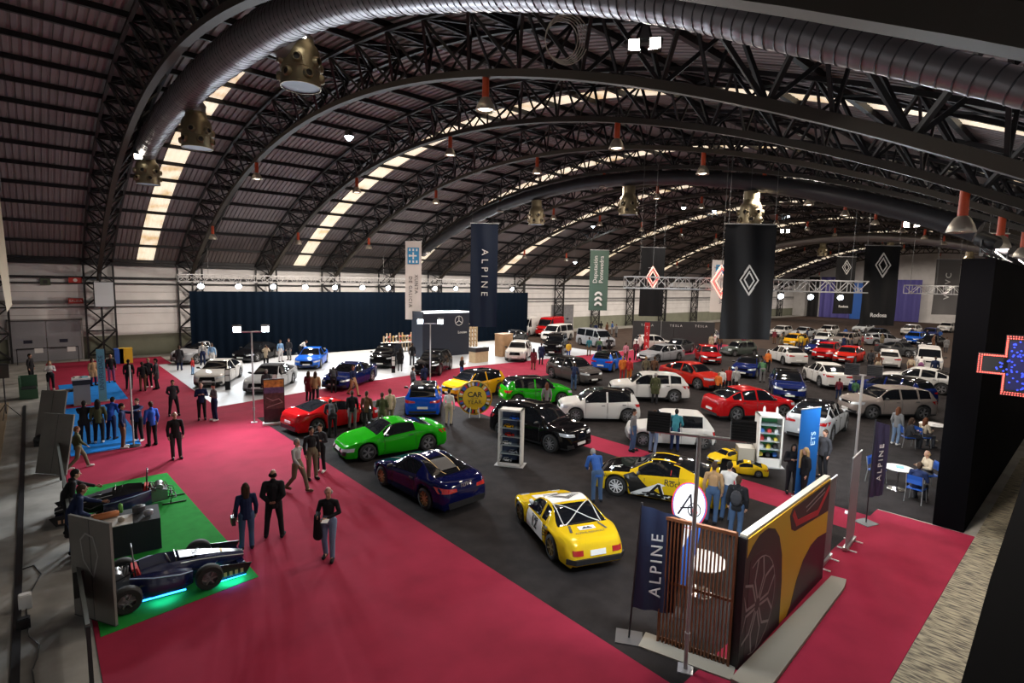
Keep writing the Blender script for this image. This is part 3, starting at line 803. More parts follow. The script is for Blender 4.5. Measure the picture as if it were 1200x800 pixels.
def hand(J, n, near):
    h, w_ = J['hd'+n], J['wr'+n]; d = (h-w_).normalized()
    side = 1 if n == 'l' else -1
    across = d.cross(Vector((0, side, 0)))
    if across.length < .2: across = Vector((1, 0, 0)) - d*d.x
    across.normalize(); palmn = across.cross(d).normalized()
    P = [capsule(w_, h, .026, .034, .55)]
    if not near: P.append(capsule(h, h+d*.07+palmn*.0, .032, .018, .6)); P.append(capsule(h-d*.03+across*.02, h+across*.05+d*.02, .012, .01)); return P
    cn = -palmn*side*side
    for k, ln in enumerate((.068, .078, .072, .055)):
        b0 = h + across*(.028-.0187*k) + d*.012
        m1 = b0 + d*ln*.55 + cn*.010; e = m1 + d*ln*.38 + cn*.030
        P += [capsule(b0-d*.02, m1, .0105, .0098, n=8), capsule(m1, e, .0098, .0085, n=8)]
    t0 = h - d*.03 + across*.03; t1 = t0 + across*.022 + d*.03 + cn*.012; t2 = t1 + d*.03 + cn*.014
    P += [capsule(h-d*.04, t0, .012, .0125, n=8), capsule(t0, t1, .0125, .0105, n=8), capsule(t1, t2, .0105, .009, n=8)]
    return P
PM = {}
def person_geo(kind, near, coat, hair, skirt=False):
    key = (kind, near, coat, hair)
    if key in PM: return PM[key]
    J = skeleton(kind); vx = .0085 if near else .017; out = {}
    kb = (kind, near)
    fwd = Vector((1, 0, 0)); tilt = -.18 if kind in ('phone', 'brochure', 'bend', 'sit') else 0
    if ('b',)+kb not in PM:
        B = [ellipsoid(J['head']+Vector((0,0,.02)), (.092, .074, .108)), ellipsoid(J['head']+Vector((.022,0,-.05)), (.06, .055, .065)),
             capsule(J['head']+Vector((.084,0,.0)), J['head']+Vector((.104,0,-.028)), .011, .016), capsule(J['neck']-Vector((0,0,.03)), J['head']-Vector((.01,0,.06)), .056, .052)]
        for s in (1, -1): B.append(ellipsoid(J['head']+Vector((-.005, s*.076, -.005)), (.02, .011, .03)))
        B += [capsule(J['pel'], J['waist'], .125, .115, .8), capsule(J['waist'], J['chest'], .115, .13, .8)]
        B += [capsule(J['shl'], J['shr'], .045, .045)]
        for s, n in ((1, 'l'), (-1, 'r')):
            B += [capsule(J['sh'+n], J['el'+n], .044, .039), capsule(J['el'+n], J['wr'+n], .041, .027)] + hand(J, n, near)
            B += [capsule(J['hip'+n], J['kn'+n], .088, .056), capsule(J['kn'+n], J['an'+n], .056, .036), capsule(J['an'+n], J['an'+n]+Vector((.12, 0, -.045)), .036, .03)]
        PM[('b',)+kb] = blend(B, vx, 'body', 1 if near else 2)
        for n in 'lr':
            a = J['an'+n]; t_ = Vector((.155, .02 if n == 'l' else -.02, -.05))
            Sh = [capsule(a-Vector((.035, 0, .035)), a+t_+Vector((.01,0,0)), .052, .043), capsule(a+Vector((-.035,0,-.055)), a+t_+Vector((0.01,0,-.006)), .040, .038), capsule(a+Vector((0,0,.0)), a+Vector((0,0,.02)), .046, .043)]
            PM[('s', n)+kb] = blend(Sh, vx*1.1, 'shoe', 2)
        Tr = [capsule(J['pel'], J['pel']*.4+J['waist']*.6, .15, .14, .85)]
        for s, n in ((1, 'l'), (-1, 'r')):
            Tr += [capsule(J['hip'+n], J['kn'+n], .104, .074), capsule(J['kn'+n], J['an'+n]-Vector((0,0,.0)), .070, .060)]
        PM[('t',)+kb] = blend(Tr, vx*1.1, 'trousers', 3)
    if ('c', coat)+kb not in PM:
        g = {'shirt': 0, 'jacket': .009, 'coat': .012, 'puffer': .026}[coat]
        Cc = [capsule(J['waist'], J['chest'], .128+g, .143+g, .8), capsule(J['pel']*.8+J['waist']*.2, J['waist'], .140+g, .128+g, .84), capsule(J['shl'], J['shr'], .058+g, .058+g), capsule(J['neck']-Vector((0,0,.03)), J['shl'], .055+g*.5, .052+g*.5), capsule(J['neck']-Vector((0,0,.03)), J['shr'], .055+g*.5, .052+g*.5), capsule(J['neck']-Vector((0,0,.07)), J['neck']-Vector((0,0,.0)), .068, .058+g*.5)]
        if coat != 'shirt': Cc.append(capsule(J['pel']-Vector((0,0,.08 if kind != 'sit' else 0)), J['waist'], .150+g, .133+g, .86)); Cc.append(capsule(J['neck']-Vector((0,0,.03)), J['neck']+Vector((-.01,0,.025)), .07, .064))
        if coat == 'coat' and kind != 'sit':
            Cc += [capsule(J['hip'+n]+(J['kn'+n]-J['hip'+n])*.75, J['hip'+n], .125, .13) for n in 'lr']
        for n in 'lr': Cc += [capsule(J['sh'+n], J['el'+n], .058+g, .051+g*.7), capsule(J['el'+n], J['wr'+n]*.93+J['el'+n]*.07, .052+g*.7, .038+g*.5)]
        me = blend(Cc, vx*1.1, coat if coat != 'shirt' else 'jumper', 3); PM[('c', coat)+kb] = me
        if kind != 'sit':      # straight hem
            zc = {'shirt': .885, 'jacket': .82, 'puffer': .80, 'coat': .56}[coat]
            hz = min(J['hdl'].z, J['hdr'].z) 
            bm = bmesh.new(); bm.from_mesh(me)
            bmesh.ops.bisect_plane(bm, geom=list(bm.verts)+list(bm.edges)+list(bm.faces), plane_co=(0, 0, zc), plane_no=(0, 0, -1), clear_outer=True)
            bm.to_mesh(me); bm.free()
    if ('h', hair)+kb not in PM:
        h = J['head']; Hh = []
        if hair in ('short', 'long', 'bun'):
            Hh = [ellipsoid(h+Vector((-.012,0,.035)), (.098, .082, .108)), capsule(h+Vector((-.05,0,.03)), h+Vector((-.06,0,-.04)), .07, .055)]
        if hair == 'long': Hh += [capsule(h+Vector((-.05,.03,0)), h+Vector((-.09,.02,-.22)), .07, .05), capsule(h+Vector((-.05,-.03,0)), h+Vector((-.09,-.02,-.22)), .07, .05), capsule(h+Vector((0,.07,.02)), h+Vector((-.02,.08,-.15)), .03, .025), capsule(h+Vector((0,-.07,.02)), h+Vector((-.02,-.08,-.15)), .03, .025)]
        if hair == 'bun': Hh += [ellipsoid(h+Vector((-.12,0,.06)), (.045, .045, .045))]
        if hair == 'cap': Hh = [ellipsoid(h+Vector((-.008,0,.05)), (.1, .086, .09)), capsule(h+Vector((.08,.03,.05)), h+Vector((.13,-.0,.04)), .03, .03, .4)]
        if hair == 'balding': Hh = [capsule(h+Vector((-.03,.045,.0)), h+Vector((-.05,-.045,.0)), .058, .058)]
        PM[('h', hair)+kb] = blend(Hh, vx, 'cap' if hair == 'cap' else 'hair', 1) if Hh else None
    if ('e',)+kb not in PM and near:
        b = MB().use(mat('eye', (.02, .015, .012), .3))
        for s in (1, -1): b.add(*ellipsoid(J['head']+Vector((.083, s*.031, .012)), (.008, .012, .006), 8))
        PM[('e',)+kb] = b.mesh('eyes', True)
        b = MB().use(mat('lips', (.35, .13, .11), .5)); b.add(*ellipsoid(J['head']+Vector((.082, 0, -.058)), (.006, .024, .006), 8)); PM[('m',)+kb] = b.mesh('mouth', True)
        b = MB().use(mat('brow', (.05, .035, .025), .7))
        for s in (1, -1): b.add(*ellipsoid(J['head']+Vector((.087, s*.032, .03)), (.006, .018, .004), 8))
        PM[('w',)+kb] = b.mesh('eyebrows', True)
    out = {'body': PM[('b',)+kb], 'shoe': [PM[('s', n)+kb] for n in 'lr'], 'trousers': PM[('t',)+kb], coat if coat != 'shirt' else 'jumper': PM[('c', coat)+kb]}
    if PM[('h', hair)+kb]: out['cap' if hair == 'cap' else 'hair'] = PM[('h', hair)+kb]
    if near: out['eyes'] = PM[('e',)+kb]; out['mouth'] = PM[('m',)+kb]; out['eyebrows'] = PM[('w',)+kb]
    PM[key] = (out, J)
    return PM[key]
CL = dict(black=(.012,.012,.014), charcoal=(.035,.035,.04), navy=(.012,.02,.06), blue=(.03,.09,.3), denim=(.05,.09,.17), ltdenim=(.14,.2,.3), grey=(.16,.16,.16), ltgrey=(.32,.32,.31), white=(.62,.6,.57),
    tan=(.36,.22,.11), beige=(.42,.34,.24), brown=(.12,.06,.035), khaki=(.13,.11,.07), olive=(.06,.065,.03), red=(.42,.03,.03), orange=(.6,.16,.03), teal=(.03,.16,.2), green=(.05,.13,.06), royal=(.02,.07,.35), maroon=(.14,.02,.03), yellow=(.6,.42,.05), pink=(.5,.2,.25), skyb=(.2,.35,.55), plum=(.2,.07,.16),
    hblack=(.012,.01,.009), hbrown=(.04,.022,.013), hblond=(.3,.19,.09), hgrey=(.25,.24,.23), hauburn=(.1,.035,.015))
def cl(n): return mat('cloth_'+n, CL[n], .85, spec=.2)
SKIN = [mat('skin_light', (.52, .30, .21), .5), mat('skin_mid', (.40, .22, .15), .5), mat('skin_tan', (.30, .16, .10), .5)]
npers = [0]
def person(p, face, label, kind='stand', coat='jacket', top='black', legs='denim', shoes='black', hair='short', hcol='hbrown', near=False, h=1.75, z=.015, group=None, prop=None):
    """p: floor point, face: direction angle (radians, world) the person looks along"""
    geo, J = person_geo(kind, near, coat, hair)
    npers[0] += 1
    t = thing('person', label, 'person', (p[0], p[1], z), face, group); s = h/1.75; t.scale = (s, s, s)
    # the body itself is one continuous mesh
    for nm, me in geo.items():
        for m_ in (me if isinstance(me, list) else [me]):
            o = link(nm, m_, t)
            if nm in ('eyes', 'mouth', 'eyebrows'): continue
            o.material_slots[0].link = 'OBJECT'
            o.material_slots[0].material = {'body': SKIN[npers[0] % 3], 'shoe': cl(shoes), 'trousers': cl(legs), 'hair': cl(hcol), 'cap': cl(hcol)}.get(nm, cl(top))
    return t, J, s
# ================================================================ THE CARS ON SHOW
def wh(ty, wf, wr, *a, z=0, **k):
    """place a car by the floor points under the wheels of its visible side"""
    _, _, t, xf, xr = car_geo(ty); sc = k.get('scale', 1)
    A, B = at(*wf), at(*wr); d = (A-B).normalized(); n = Vector((-d.y, d.x, 0))
    M = (A+B)/2
    if n.dot(M) < 0: n = -n
    cx = M + n*(t['W']/2-.12)*sc - d*(xf+xr)/2*sc
    return car(ty, a[0], a[1], cx+d, cx-d, **k)
def fr(ty, pf, pr, pt, label, **k):
    """place a car by floor points below the middles of front and rear; the pair gives centre and direction"""
    A, B = at(*pf), at(*pr); d = (A-B).normalized(); L = T[ty]['L']
    k0 = k.pop('end', None)
    c = A - d*L/2 if k0 == 'f' else B + d*L/2 if k0 == 'r' else (A+B)/2
    return car(ty, pt, label, c+d, c-d, **k)
P_yel = paint('race_yellow', (.78, .52, .015), metal=.0); P_green = paint('acid_green', (.015, .36, .008), .1); P_navy = paint('midnight_blue', (.004, .006, .05), .4, .18)
P_red = paint('bright_red', (.42, .008, .01), .1); P_blue = paint('electric_blue', (.005, .07, .48), .2); P_white = paint('pearl_white', (.66, .65, .62), .0)
P_blk = paint('deep_black', (.005, .005, .006), .3, .15); P_grey = paint('warm_grey', (.09, .08, .076), .6); P_silver = paint('silver', (.30, .31, .33), .6)
P_taupe = paint('sand_grey', (.24, .205, .185), .5); P_gold = paint('pop_yellow', (.68, .34, .01), .1); P_dgrey = paint('graphite', (.05, .052, .055), .5)
P_dblue = paint('ink_blue', (.008, .018, .11), .3); P_fire = paint('flame_red', (.50, .018, .01), .1); P_vblue = paint('bright_blue', (.015, .12, .62), .3); P_pale = paint('pale_silver', (.5, .53, .55), .4)
P_dg = paint('bottle_green', (.07, .085, .075), .4)

# the foreground stand
rally = wh('classic_sport', (613, 611), (651, 656), P_yel, 'yellow and white 1970s rally coupe with black stripes and start number 12', wheels='goldr', face='none', cat='car', plate=False, mirror=False)
navy = wh('sport', (448, 567), (504, 598), P_navy, 'midnight blue two seat coupe with gold wheels on the black carpet', wheels='gold', plate=False, cat='car')
wh('sport', (424, 541), (506, 527), P_green, 'acid green two seat sports coupe parked nose towards the red aisle', wheels='dark', cat='car')
redc = wh('sport', (428, 496), (371, 508), P_red, 'bright red sports coupe with people leaning over its side', wheels='dark', cat='car')
gt = wh('sport', (716, 579), (822, 599), P_yel, 'modern yellow and black rally coupe with white wheels and door lettering', wheels='white', roof=P_blk, face='modern', plate=False, hood=P_blk, cat='car')
fr('hatch', (500, 466), (495, 491), P_blue, 'electric blue hatchback with black roof seen squarely from behind', end='r', roof=BLOCK, wheels='dark')
wh('hatch', (541, 470), (590, 461), P_gold, 'pop yellow electric hatchback with black roof behind the round award sign', roof=BLOCK, wheels='dark')
wh('hatch', (660, 474), (603, 477), P_green, 'bright green electric hatchback with black roof and open bonnet side window', roof=BLOCK, wheels='five').__setitem__('label', 'bright green small hatchback with black roof, between the yellow and white ones')
wh('suv', (642, 529), (592, 514), P_blk, 'gloss black family car behind the white model cabinet', wheels='ten')
wh('hatch', (674, 494), (735, 495), P_white, 'white boxy small car with black roof facing the black family car', roof=BLOCK, wheels='steel')
wh('small_classic', (750, 523), (826, 527), P_white, 'white 1970s three door hatchback behind the rally coupe', wheels='steel', face='classic')
wh('suv', (731, 470), (792, 472), P_white, 'white compact electric car with black door mirror and large dark wheels', wheels='dark')
wh('crossover', (824, 458), (777, 447), P_fire, 'flame red crossover pointing right behind the white electric car', wheels='five')
wh('crossover', (922, 491), (855, 494), P_red, 'metallic red coupe crossover with its rear to the classic white hatchback', wheels='five')
wh('hatch', (880, 446), (899, 436), P_dblue, 'royal blue small crossover with black roof between two red cars', roof=BLOCK, wheels='five')
fr('suv', (925, 472), (913, 446), P_dblue, 'dark blue tall car facing the camera behind the red coupe crossover', end='f', roof=BLOCK)
fr('crossover', (986, 486), (941, 519), P_pale, 'pearl concept car with black glass roof, tail towards the glass cabinet', end='r', roof=BLOCK, wheels='dark')
wh('suv', (1011, 491), (1089, 492), P_taupe, 'sand grey large family car beside the meeting tables', wheels='dark')
wh('crossover', (1050, 456), (1096, 462), P_white, 'white crossover with silver wheels by the black side curtain', wheels='five')
fr('suv', (1024, 466), (1062, 474), P_dblue, 'ink blue car with black roof hidden behind the sand grey one', roof=BLOCK)
wh('crossover', (938, 443), (968, 457), P_white, 'white crossover with dark rear window in front of two children', wheels='five')
fr('crossover', (900, 419), (936, 430), P_white, 'white coupe with sloping tail behind the dark blue tall car', end='r')
wh('wagon', (750, 427), (812, 421), P_silver, 'silver grey estate parked behind the flame red crossover', wheels='dark')
fr('hatch', (834, 428), (818, 416), P_red, 'small bright red hatchback facing out behind the flame red crossover', end='f')
wh('hatch', (737, 428), (709, 440), P_vblue, 'bright blue small hatchback next to the orange jackets', roof=BLOCK, wheels='ten')
wh('suv', (684, 453), (640, 441), P_grey, 'warm grey tall family car with black roof facing right', roof=BLOCK, wheels='dark')
# the white floored stand
wh('suv', (611, 428), (625, 415), P_white, 'white compact electric crossover at the right end of the white stand', face='star')
fr('boxy', (646, 418), (664, 405), P_blk, 'boxy black off-roader with its back to the silver people carrier', end='f')
wh('people_van', (715, 411), (668, 402), P_silver, 'silver people carrier with dark side windows near the spectators', face='star')
wh('people_van', (643, 402), (676, 397), P_white, 'white people carrier in front of the red van', face='star')
wh('cargo_van', (638, 396), (664, 391.5), P_red, 'red panel van between the white vans', detail=1)
wh('cargo_van', (613, 396), (637, 391), P_white, 'white panel van nearest the end of the black curtain', detail=1)
wh('sedan', (598, 404), (618, 400), P_dgrey, 'dark grey saloon in front of the panel vans', detail=1, face='star')
wh('sedan', (261, 454), (284, 440), P_white, 'white four door coupe at the corner of the white stand', face='star')
wh('cabrio', (319, 462), (346, 447), P_pale, 'pale silver convertible with closed black fabric roof', roof=mat('black_fabric_top', (.012, .012, .014), .9), face='star')
fr('sedan', (359, 434), (383, 414), P_vblue, 'vivid blue sports saloon behind the pale convertible', end='f', face='star')
wh('sedan', (410, 457), (437, 446), P_dblue, 'dark metallic blue saloon with two people at its bonnet', face='star')
wh('suv', (456, 434), (474, 422), P_blk, 'shiny black sport utility car nearest the wooden flower stand', face='star')
wh('suv', (511, 442), (530, 431), P_blk, 'gloss black sport utility car in front of the stand wall with the star', face='star', wheels='ten')
wh('suv', (229, 427), (262, 421), P_silver, 'silver sport utility car at the dark end of the black curtain', face='star')
wh('sedan', (293, 426), (330, 417), P_blk, 'black saloon in the shade behind the white coupe', face='star', detail=1)
fr('suv', (410, 400), (388, 411), P_blk, 'black car with raised tailgate against the black curtain', end='r', open_hatch=True, face='star')
# the stand with the grey lettered wall and what lies beyond
wh('hatch', (780, 410), (757, 410), P_white, 'white electric car in front of the dark lettered wall', detail=1)
fr('sedan', (792, 409), (812, 403), P_dblue, 'dark blue electric saloon beside the dark lettered wall', detail=1)
fr('crossover', (850, 395), (828, 404), P_white, 'white electric car with raised tailgate at the lettered wall end', end='r', open_hatch=True, detail=1)
wh('small_classic', (857, 418), (886, 417), P_dg, 'dark green grey classic saloon under the large black banner', face='classic', wheels='steel')
wh('sedan', (790, 417), (815, 412), P_dgrey, 'dark grey saloon behind the silver estate', detail=1)
# far rows
far = [('hatch', (905, 395), (925, 393), P_white, 'white hatchback left of the far blue curtain, nearest the wall pillars'),
 ('sedan', (930, 396), (952, 394), P_pale, 'pale silver saloon in front of the first blue curtain'),
 ('hatch', (922, 407), (938, 405), P_gold, 'yellow small car among the far white cars'),
 ('suv', (958, 424), (978, 417), P_red, 'red sport utility car beside the pink roofed one'),
 ('sedan', (950, 416), (968, 411), P_dblue, 'dark blue saloon behind the white sloping coupe'),
 ('hatch', (984, 427), (1004, 422), P_fire, 'red and white small car left of the aisle pole'),
 ('suv', (978, 406), (1002, 404), P_taupe, 'beige sport utility car below the leaning white board'),
 ('sedan', (955, 404), (975, 401), P_white, 'white saloon behind the leaning white board'),
 ('wagon', (1052, 405), (1020, 404), P_silver, 'silver estate below the lettered black banner'),
 ('wagon', (1012, 398), (1040, 396), P_dgrey, 'dark estate behind the silver estate'),
 ('sedan', (1066, 418), (1044, 415), P_dgrey, 'charcoal saloon left of the white van'),
 ('suv', (1056, 394), (1078, 391), P_white, 'white car in front of the right hand blue curtain'),
 ('hatch', (1080, 398), (1100, 395), P_dblue, 'navy hatchback in the far row by the side curtain'),
 ('sedan', (1078, 408), (1104, 405), P_blk, 'black saloon behind the white van'),
 ('hatch', (1062, 404), (1080, 401), P_vblue, 'bright blue hatchback behind the charcoal saloon'),
 ('suv', (1100, 390), (1118, 388), P_white, 'white sport utility car farthest along the side curtain'),
 ('sedan', (1000, 390), (1022, 388), P_pale, 'pale car in the last row below the blue curtains'),
 ('hatch', (960, 394), (980, 392), P_white, 'white hatchback in the last row below the banner pair')]
for ty, a, b_, p_, lb in far: fr(ty, a, b_, p_, lb, detail=1, mirror=False)
fr('hatch', (1038, 413), (1041, 432), P_white, 'white hatchback seen from behind beside the standing woman', end='r', detail=1)
fr('people_van', (1088, 436), (1082, 418), P_white, 'tall white van facing the camera with people at its nose', end='f')
# children's ride-on cars
wh('sport', (845, 545), (869, 541), P_yel, 'small yellow ride-on toy car nearest the classic white hatchback', scale=.36, wheels='steel', cat='toy car', name='toy_car', group=None, plate=False)
wh('sport', (862, 556), (884, 559), P_yel, 'small yellow ride-on toy car in front of the glass cabinet', scale=.36, wheels='steel', cat='toy car', name='toy_car', plate=False)

# ---- liveries
MB_, MW_, MR_ = mat('decal_black', (.01, .01, .01), .35), mat('decal_white', (.7, .7, .68), .35), mat('decal_red', (.5, .02, .02), .35)
def deco(root, ty, *a, **k): return decal_text(root, car_geo(ty)[1], *a, **k)
def rectp(x0, x1, y0, y1): return [(x0, y0), (x1, y0), (x1, y1), (x0, y1)]
R = 'classic_sport'; bv = car_geo(R)[1]
def pt_(axis, quad, mt, nm, root, ty, nu=8, nv=6, off=.008):
    me = patch(car_geo(ty)[1], axis, quad, mt, nm, nu, nv, off)
    return link(nm, me, root) if me else None
pt_('top', [(-.38, -.50), (.36, -.56), (.36, .56), (-.38, .50)], MW_, 'white_roof_panel', rally, R)
pt_('top', [(.62, -.38), (1.25, -.38), (1.25, .40), (.62, .40)], MW_, 'white_bonnet_panel', rally, R)
for ax in ('left', 'right'):
    pt_(ax, [(-.52, .22), (.55, .22), (.52, .66), (-.45, .66)], MW_, 'white_door_panel', rally, R, off=.010)
    deco(rally, R, '12', .36, MB_, ax, (.02, .465), off=.02, name='start_number', offset=.012)
    deco(rally, R, '', 1, MB_, ax, (0, 0), off=.014, name='name_strip', shape=[rectp(-.2, .2, .62, .65)] )
    for i in range(4):
        g = -1 if ax == 'left' else 1
        xs = [(-.98+.03*i, .52+.06*i), (-.55, .40+.075*i), (-.55, .44+.075*i), (-.98+.03*i, .56+.06*i)]
        deco(rally, R, '', 1, MB_, ax, (0, 0), off=.018, name='stripe', shape=[[(x*g, y) for x, y in xs]])
    deco(rally, R, 'elf', .22, mat('decal_orange', (.6, .12, .02), .4), ax, (1.3, .5), off=.014)
# lozenge of lines on the roof
loz = []
for k in range(3):
    o_ = .07*k
    for sg in (1, -1):
        loz.append([(sg*(.02+o_*.0), .36-o_), (sg*(.02), .32-o_), (sg*(.22-o_*.6), 0), (sg*(.26-o_*.6), 0)] if sg > 0 else [(sg*.02, .36-o_), (sg*(.26-o_*.6), 0), (sg*(.22-o_*.6), 0), (sg*.02, .32-o_)])
        loz.append([(sg*.02, -.36+o_), (sg*(.26-o_*.6), 0), (sg*(.22-o_*.6), 0), (sg*.02, -.32+o_)])
deco(rally, R, '', 1, MB_, 'top', (.0, 0), ang=0, off=.014, name='lozenge_emblem', shape=[[(x*1.15, y*1.25) for x, y in p] for p in loz])
deco(rally, R, '', 1, MB_, 'top', (0, 0), off=.014, name='stripe', shape=[rectp(.70+.12*i, .76+.12*i, -.45, .1) for i in range(4)])
deco(rally, R, '', 1, MB_, 'top', (0, 0), off=.012, name='engine_vent', shape=[[(-1.15, sg*.42), (-1.45, sg*.50), (-1.47, sg*.44), (-1.17, sg*.36)][::sg] for sg in (1, -1)])
deco(rally, R, 'ALPINE-RENAULT', .10, MB_, 'top', (-1.52, 0), ang=-pi/2, off=.01)
deco(rally, R, '', 1, MW_, 'top', (-1.32, 0), off=.010, name='event_plate', shape=[rectp(-.08, .08, -.22, .22)])
deco(rally, R, '', 1, MB_, 'top', (-1.32, 0), off=.014, name='event_plate', shape=[[(-.05, -.15), (-.05, .15), (.05, .05), (.0, 0), (.05, -.05)]])
for s in (1, -1): pt_('rear', [(s*.38, .46), (s*.62, .46), (s*.62, .58), (s*.38, .58)], M_tail, 'tail_light', rally, R, 4, 2, .02)
pt_('rear', [(-.2, .44), (.2, .44), (.2, .56), (-.2, .56)], M_plate, 'number_plate', rally, R, 4, 2, .02)
pt_('rear', [(-.72, .26), (.72, .26), (.72, .38), (-.72, .38)], M_trim, 'bumper', rally, R, 10, 2, .05)
for s in (1, -1): pt_('front', [(s*.36, .44), (s*.6, .44), (s*.6, .6), (s*.36, .6)], M_head, 'headlight', rally, R, 4, 2, .02)
b = MB().use(mat('roll_bar_white', (.6, .6, .58), .4))
for a_, c_ in (((-.42, -.48, .98), (-1.12, .46, .84)), ((-.42, .48, .98), (-1.12, -.46, .84)), ((-.42, .50, .97), (-1.12, .50, .83)), ((-.42, -.50, .97), (-1.12, -.50, .83))):
    P = []
    for q in range(9):
        x = a_[0]+(c_[0]-a_[0])*q/8; y = a_[1]+(c_[1]-a_[1])*q/8
        h, n, _, _ = bv.ray_cast(Vector((x, y, 5)), Vector((0, 0, -1)))
        if h: P.append(h+Vector((0, 0, .012)))
    if len(P) > 2: b.tube(P, .014, 5)
b.build('roll_cage_bars', rally)
pt_('right', [(-.36, .58), (-.34, .58), (-.34, .6), (-.36, .6)], MB_, 'door_lock', rally, R, 1, 1)
b = MB().use(mat('mirror_white', (.6, .6, .6), .3)); b.lathe([(.01, -.07), (.055, -.04), (.06, .04), (.01, .06)], 10, Matrix.Translation((.45, .72, .85)) @ Matrix.Rotation(pi/2, 4, 'Y')); b.bar((.45, .66, .68), (.45, .72, .85), .02); b.build('wing_mirror', rally, smooth=40)
# modern rally coupe
Gt = 'sport'
for ax in ('left', 'right'):
    g = -1 if ax == 'left' else 1
    sh = lambda P: [[(x*g, y) for x, y in p] for p in P]
    deco(gt, Gt, '', 1, MB_, ax, (0, 0), off=.010, name='black_side_wedge', shape=sh([[(-.55, .16), (.75, .16), (.95, .62), (.62, .80), (.30, .52)], [(.62, .80), (.95, .62), (1.0, .74), (.72, .84)]]))
    deco(gt, Gt, '', 1, MB_, ax, (0, 0), off=.010, name='black_sill', shape=sh([[(-1.4+.55, .16), (-.5, .16), (-.3, .34), (-.85, .34)]]))
    deco(gt, Gt, '', 1, MW_, ax, (0, 0), off=.013, name='silver_wedge', shape=sh([[(.55, .17), (.86, .17), (-.1, .66), (-.3, .62)]]))
    # A-shaped emblem with its arrow bar
    A = [[(.20, .22), (.30, .22), (-.05, .62), (-.14, .62)], [(-.14, .62), (-.04, .62), (-.18, .22), (-.28, .22)], [(.42, .30), (.06, .36), (.02, .31), (.38, .26)], [(-.02, .36), (-.42, .32), (-.36, .27), (-.06, .30)]]
    deco(gt, Gt, '', 1, MW_, ax, (0, 0), off=.016, name='emblem_outline', shape=sh([[(x*1.12-.0, (y-.42)*1.16+.42) for x, y in p] for p in A]))
    deco(gt, Gt, '', 1, MB_, ax, (0, 0), off=.020, name='emblem', shape=sh(A))
    deco(gt, Gt, 'Rock', .27, MB_, ax, (-.52, .70), off=.016)
    deco(gt, Gt, '1', .2, MR_, ax, (-.42, .98), off=.014)
    deco(gt, Gt, '1', .15, MB_, ax, (.35, .68), off=.018); deco(gt, Gt, 'alce', .17, MB_, ax, (1.55, .62), off=.014)
deco(gt, Gt, '', 1, P_yel, 'top', (0, 0), off=.006, name='yellow_roof_stripe', shape=[rectp(-.5, .25, .30, .42), rectp(-.5, .25, -.42, -.30)])
deco(gt, Gt, 'A', .4, MW_, 'top', (1.3, .35), ang=-pi/2, off=.012)
for s in (1, -1):
    b = MB().use(P_blk); b.bar((-1.75, s*.5, .88), (-1.85, s*.5, 1.12), .04, .1); b.build('wing_stay', gt)
b = MB().use(P_blk); b.box(-2.02, -1.76, -.84, .84, 1.11, 1.15); b.box(-2.05, -1.75, .82, .86, 1.0, 1.2); b.box(-2.05, -1.75, -.86, -.82, 1.0, 1.2); b.build('rear_wing', gt)
# gold pinstripes of the midnight blue coupe
G_ = mat('gold_decal', (.45, .3, .12), .3, metal=.6)
for s in (1, -1):
    deco(navy, 'sport', '', 1, G_, 'top', (0, 0), off=.008, name='gold_pinstripe', shape=[[(x0, s*.30), (x0-.2, s*(.30 if x0 > -1.0 else .24)), (x0-.2, s*(.325 if x0 > -1.0 else .265)), (x0, s*.325)][::s] for x0 in [1.6-.2*i for i in range(15)]])
deco(navy, 'sport', '', 1, M_trim, 'top', (0, 0), off=.012, name='engine_lid_vent', shape=[rectp(-1.2, -.62, -.3, .3)])
deco(navy, 'sport', 'ALPINE', .13, M_chrome, 'rear', (0, .80), off=.02)
# ================================================================ THE VISITORS
def pp(px, py, f, label, kind='stand', **k):
    """px,py: the floor point between the feet; f: 0 looks at the camera, 90 to image right, 180 away"""
    p = at(px, py); return person(p, atan2(-p.y, -p.x)+radians(f), label, kind, **k)
def handitem(ret, name, build, parent_hand='hdl', label=None, cat=None):
    t, J, s = ret; t_m = Matrix.Translation(t.location) @ Matrix.Rotation(t.rotation_euler.z, 4, 'Z') @ Matrix.Scale(s, 4)
    b = MB(); build(b, J); o = b.build(name); o.matrix_world = t_m; tag(o, label, cat); return o
M_paper = mat('white_paper', (.7, .7, .68), .7)
M_bagb = mat('black_leather_bag', (.015, .014, .014), .45)
r = pp(386, 654, -14, 'person in black jumper and light jeans holding a leaflet in the aisle', 'brochure', coat='shirt', top='black', legs='ltdenim', hair='balding', hcol='hgrey', near=True, h=1.76)
def leaf(b, J): b.use(M_paper); h = J['hdl']; b.box(h.x-.01, h.x+.2, h.y-.03, h.y+.12, h.z+.02, h.z+.026)
handitem(r, 'leaflet', leaf, label='white leaflet held by the person in black jumper', cat='leaflet')
def jack(b, J):
    b.use(cl('black')); h = J['wrr']; b.add(*capsule(h+Vector((-.02, -.02, .0)), h+Vector((-.05, -.02, -.5)), .07, .11, .45)); b.add(*capsule(h+Vector((-.05, 0, .05)), h+Vector((.1, .02, .04)), .06, .05))
handitem(r, 'draped_jacket', jack, label='black jacket draped over the arm of the person with the leaflet', cat='jacket')
pp(322, 630, 168, 'heavy person in black leather jacket and black trousers seen from behind in the aisle', 'apart', coat='puffer', top='black', legs='black', hair='balding', hcol='hblack', near=True, h=1.80)
r = pp(290, 643, 188, 'person with long brown hair, navy jumper and jeans seen from behind', 'stand', coat='jacket', top='navy', legs='denim', hair='long', hcol='hbrown', near=True, h=1.67)
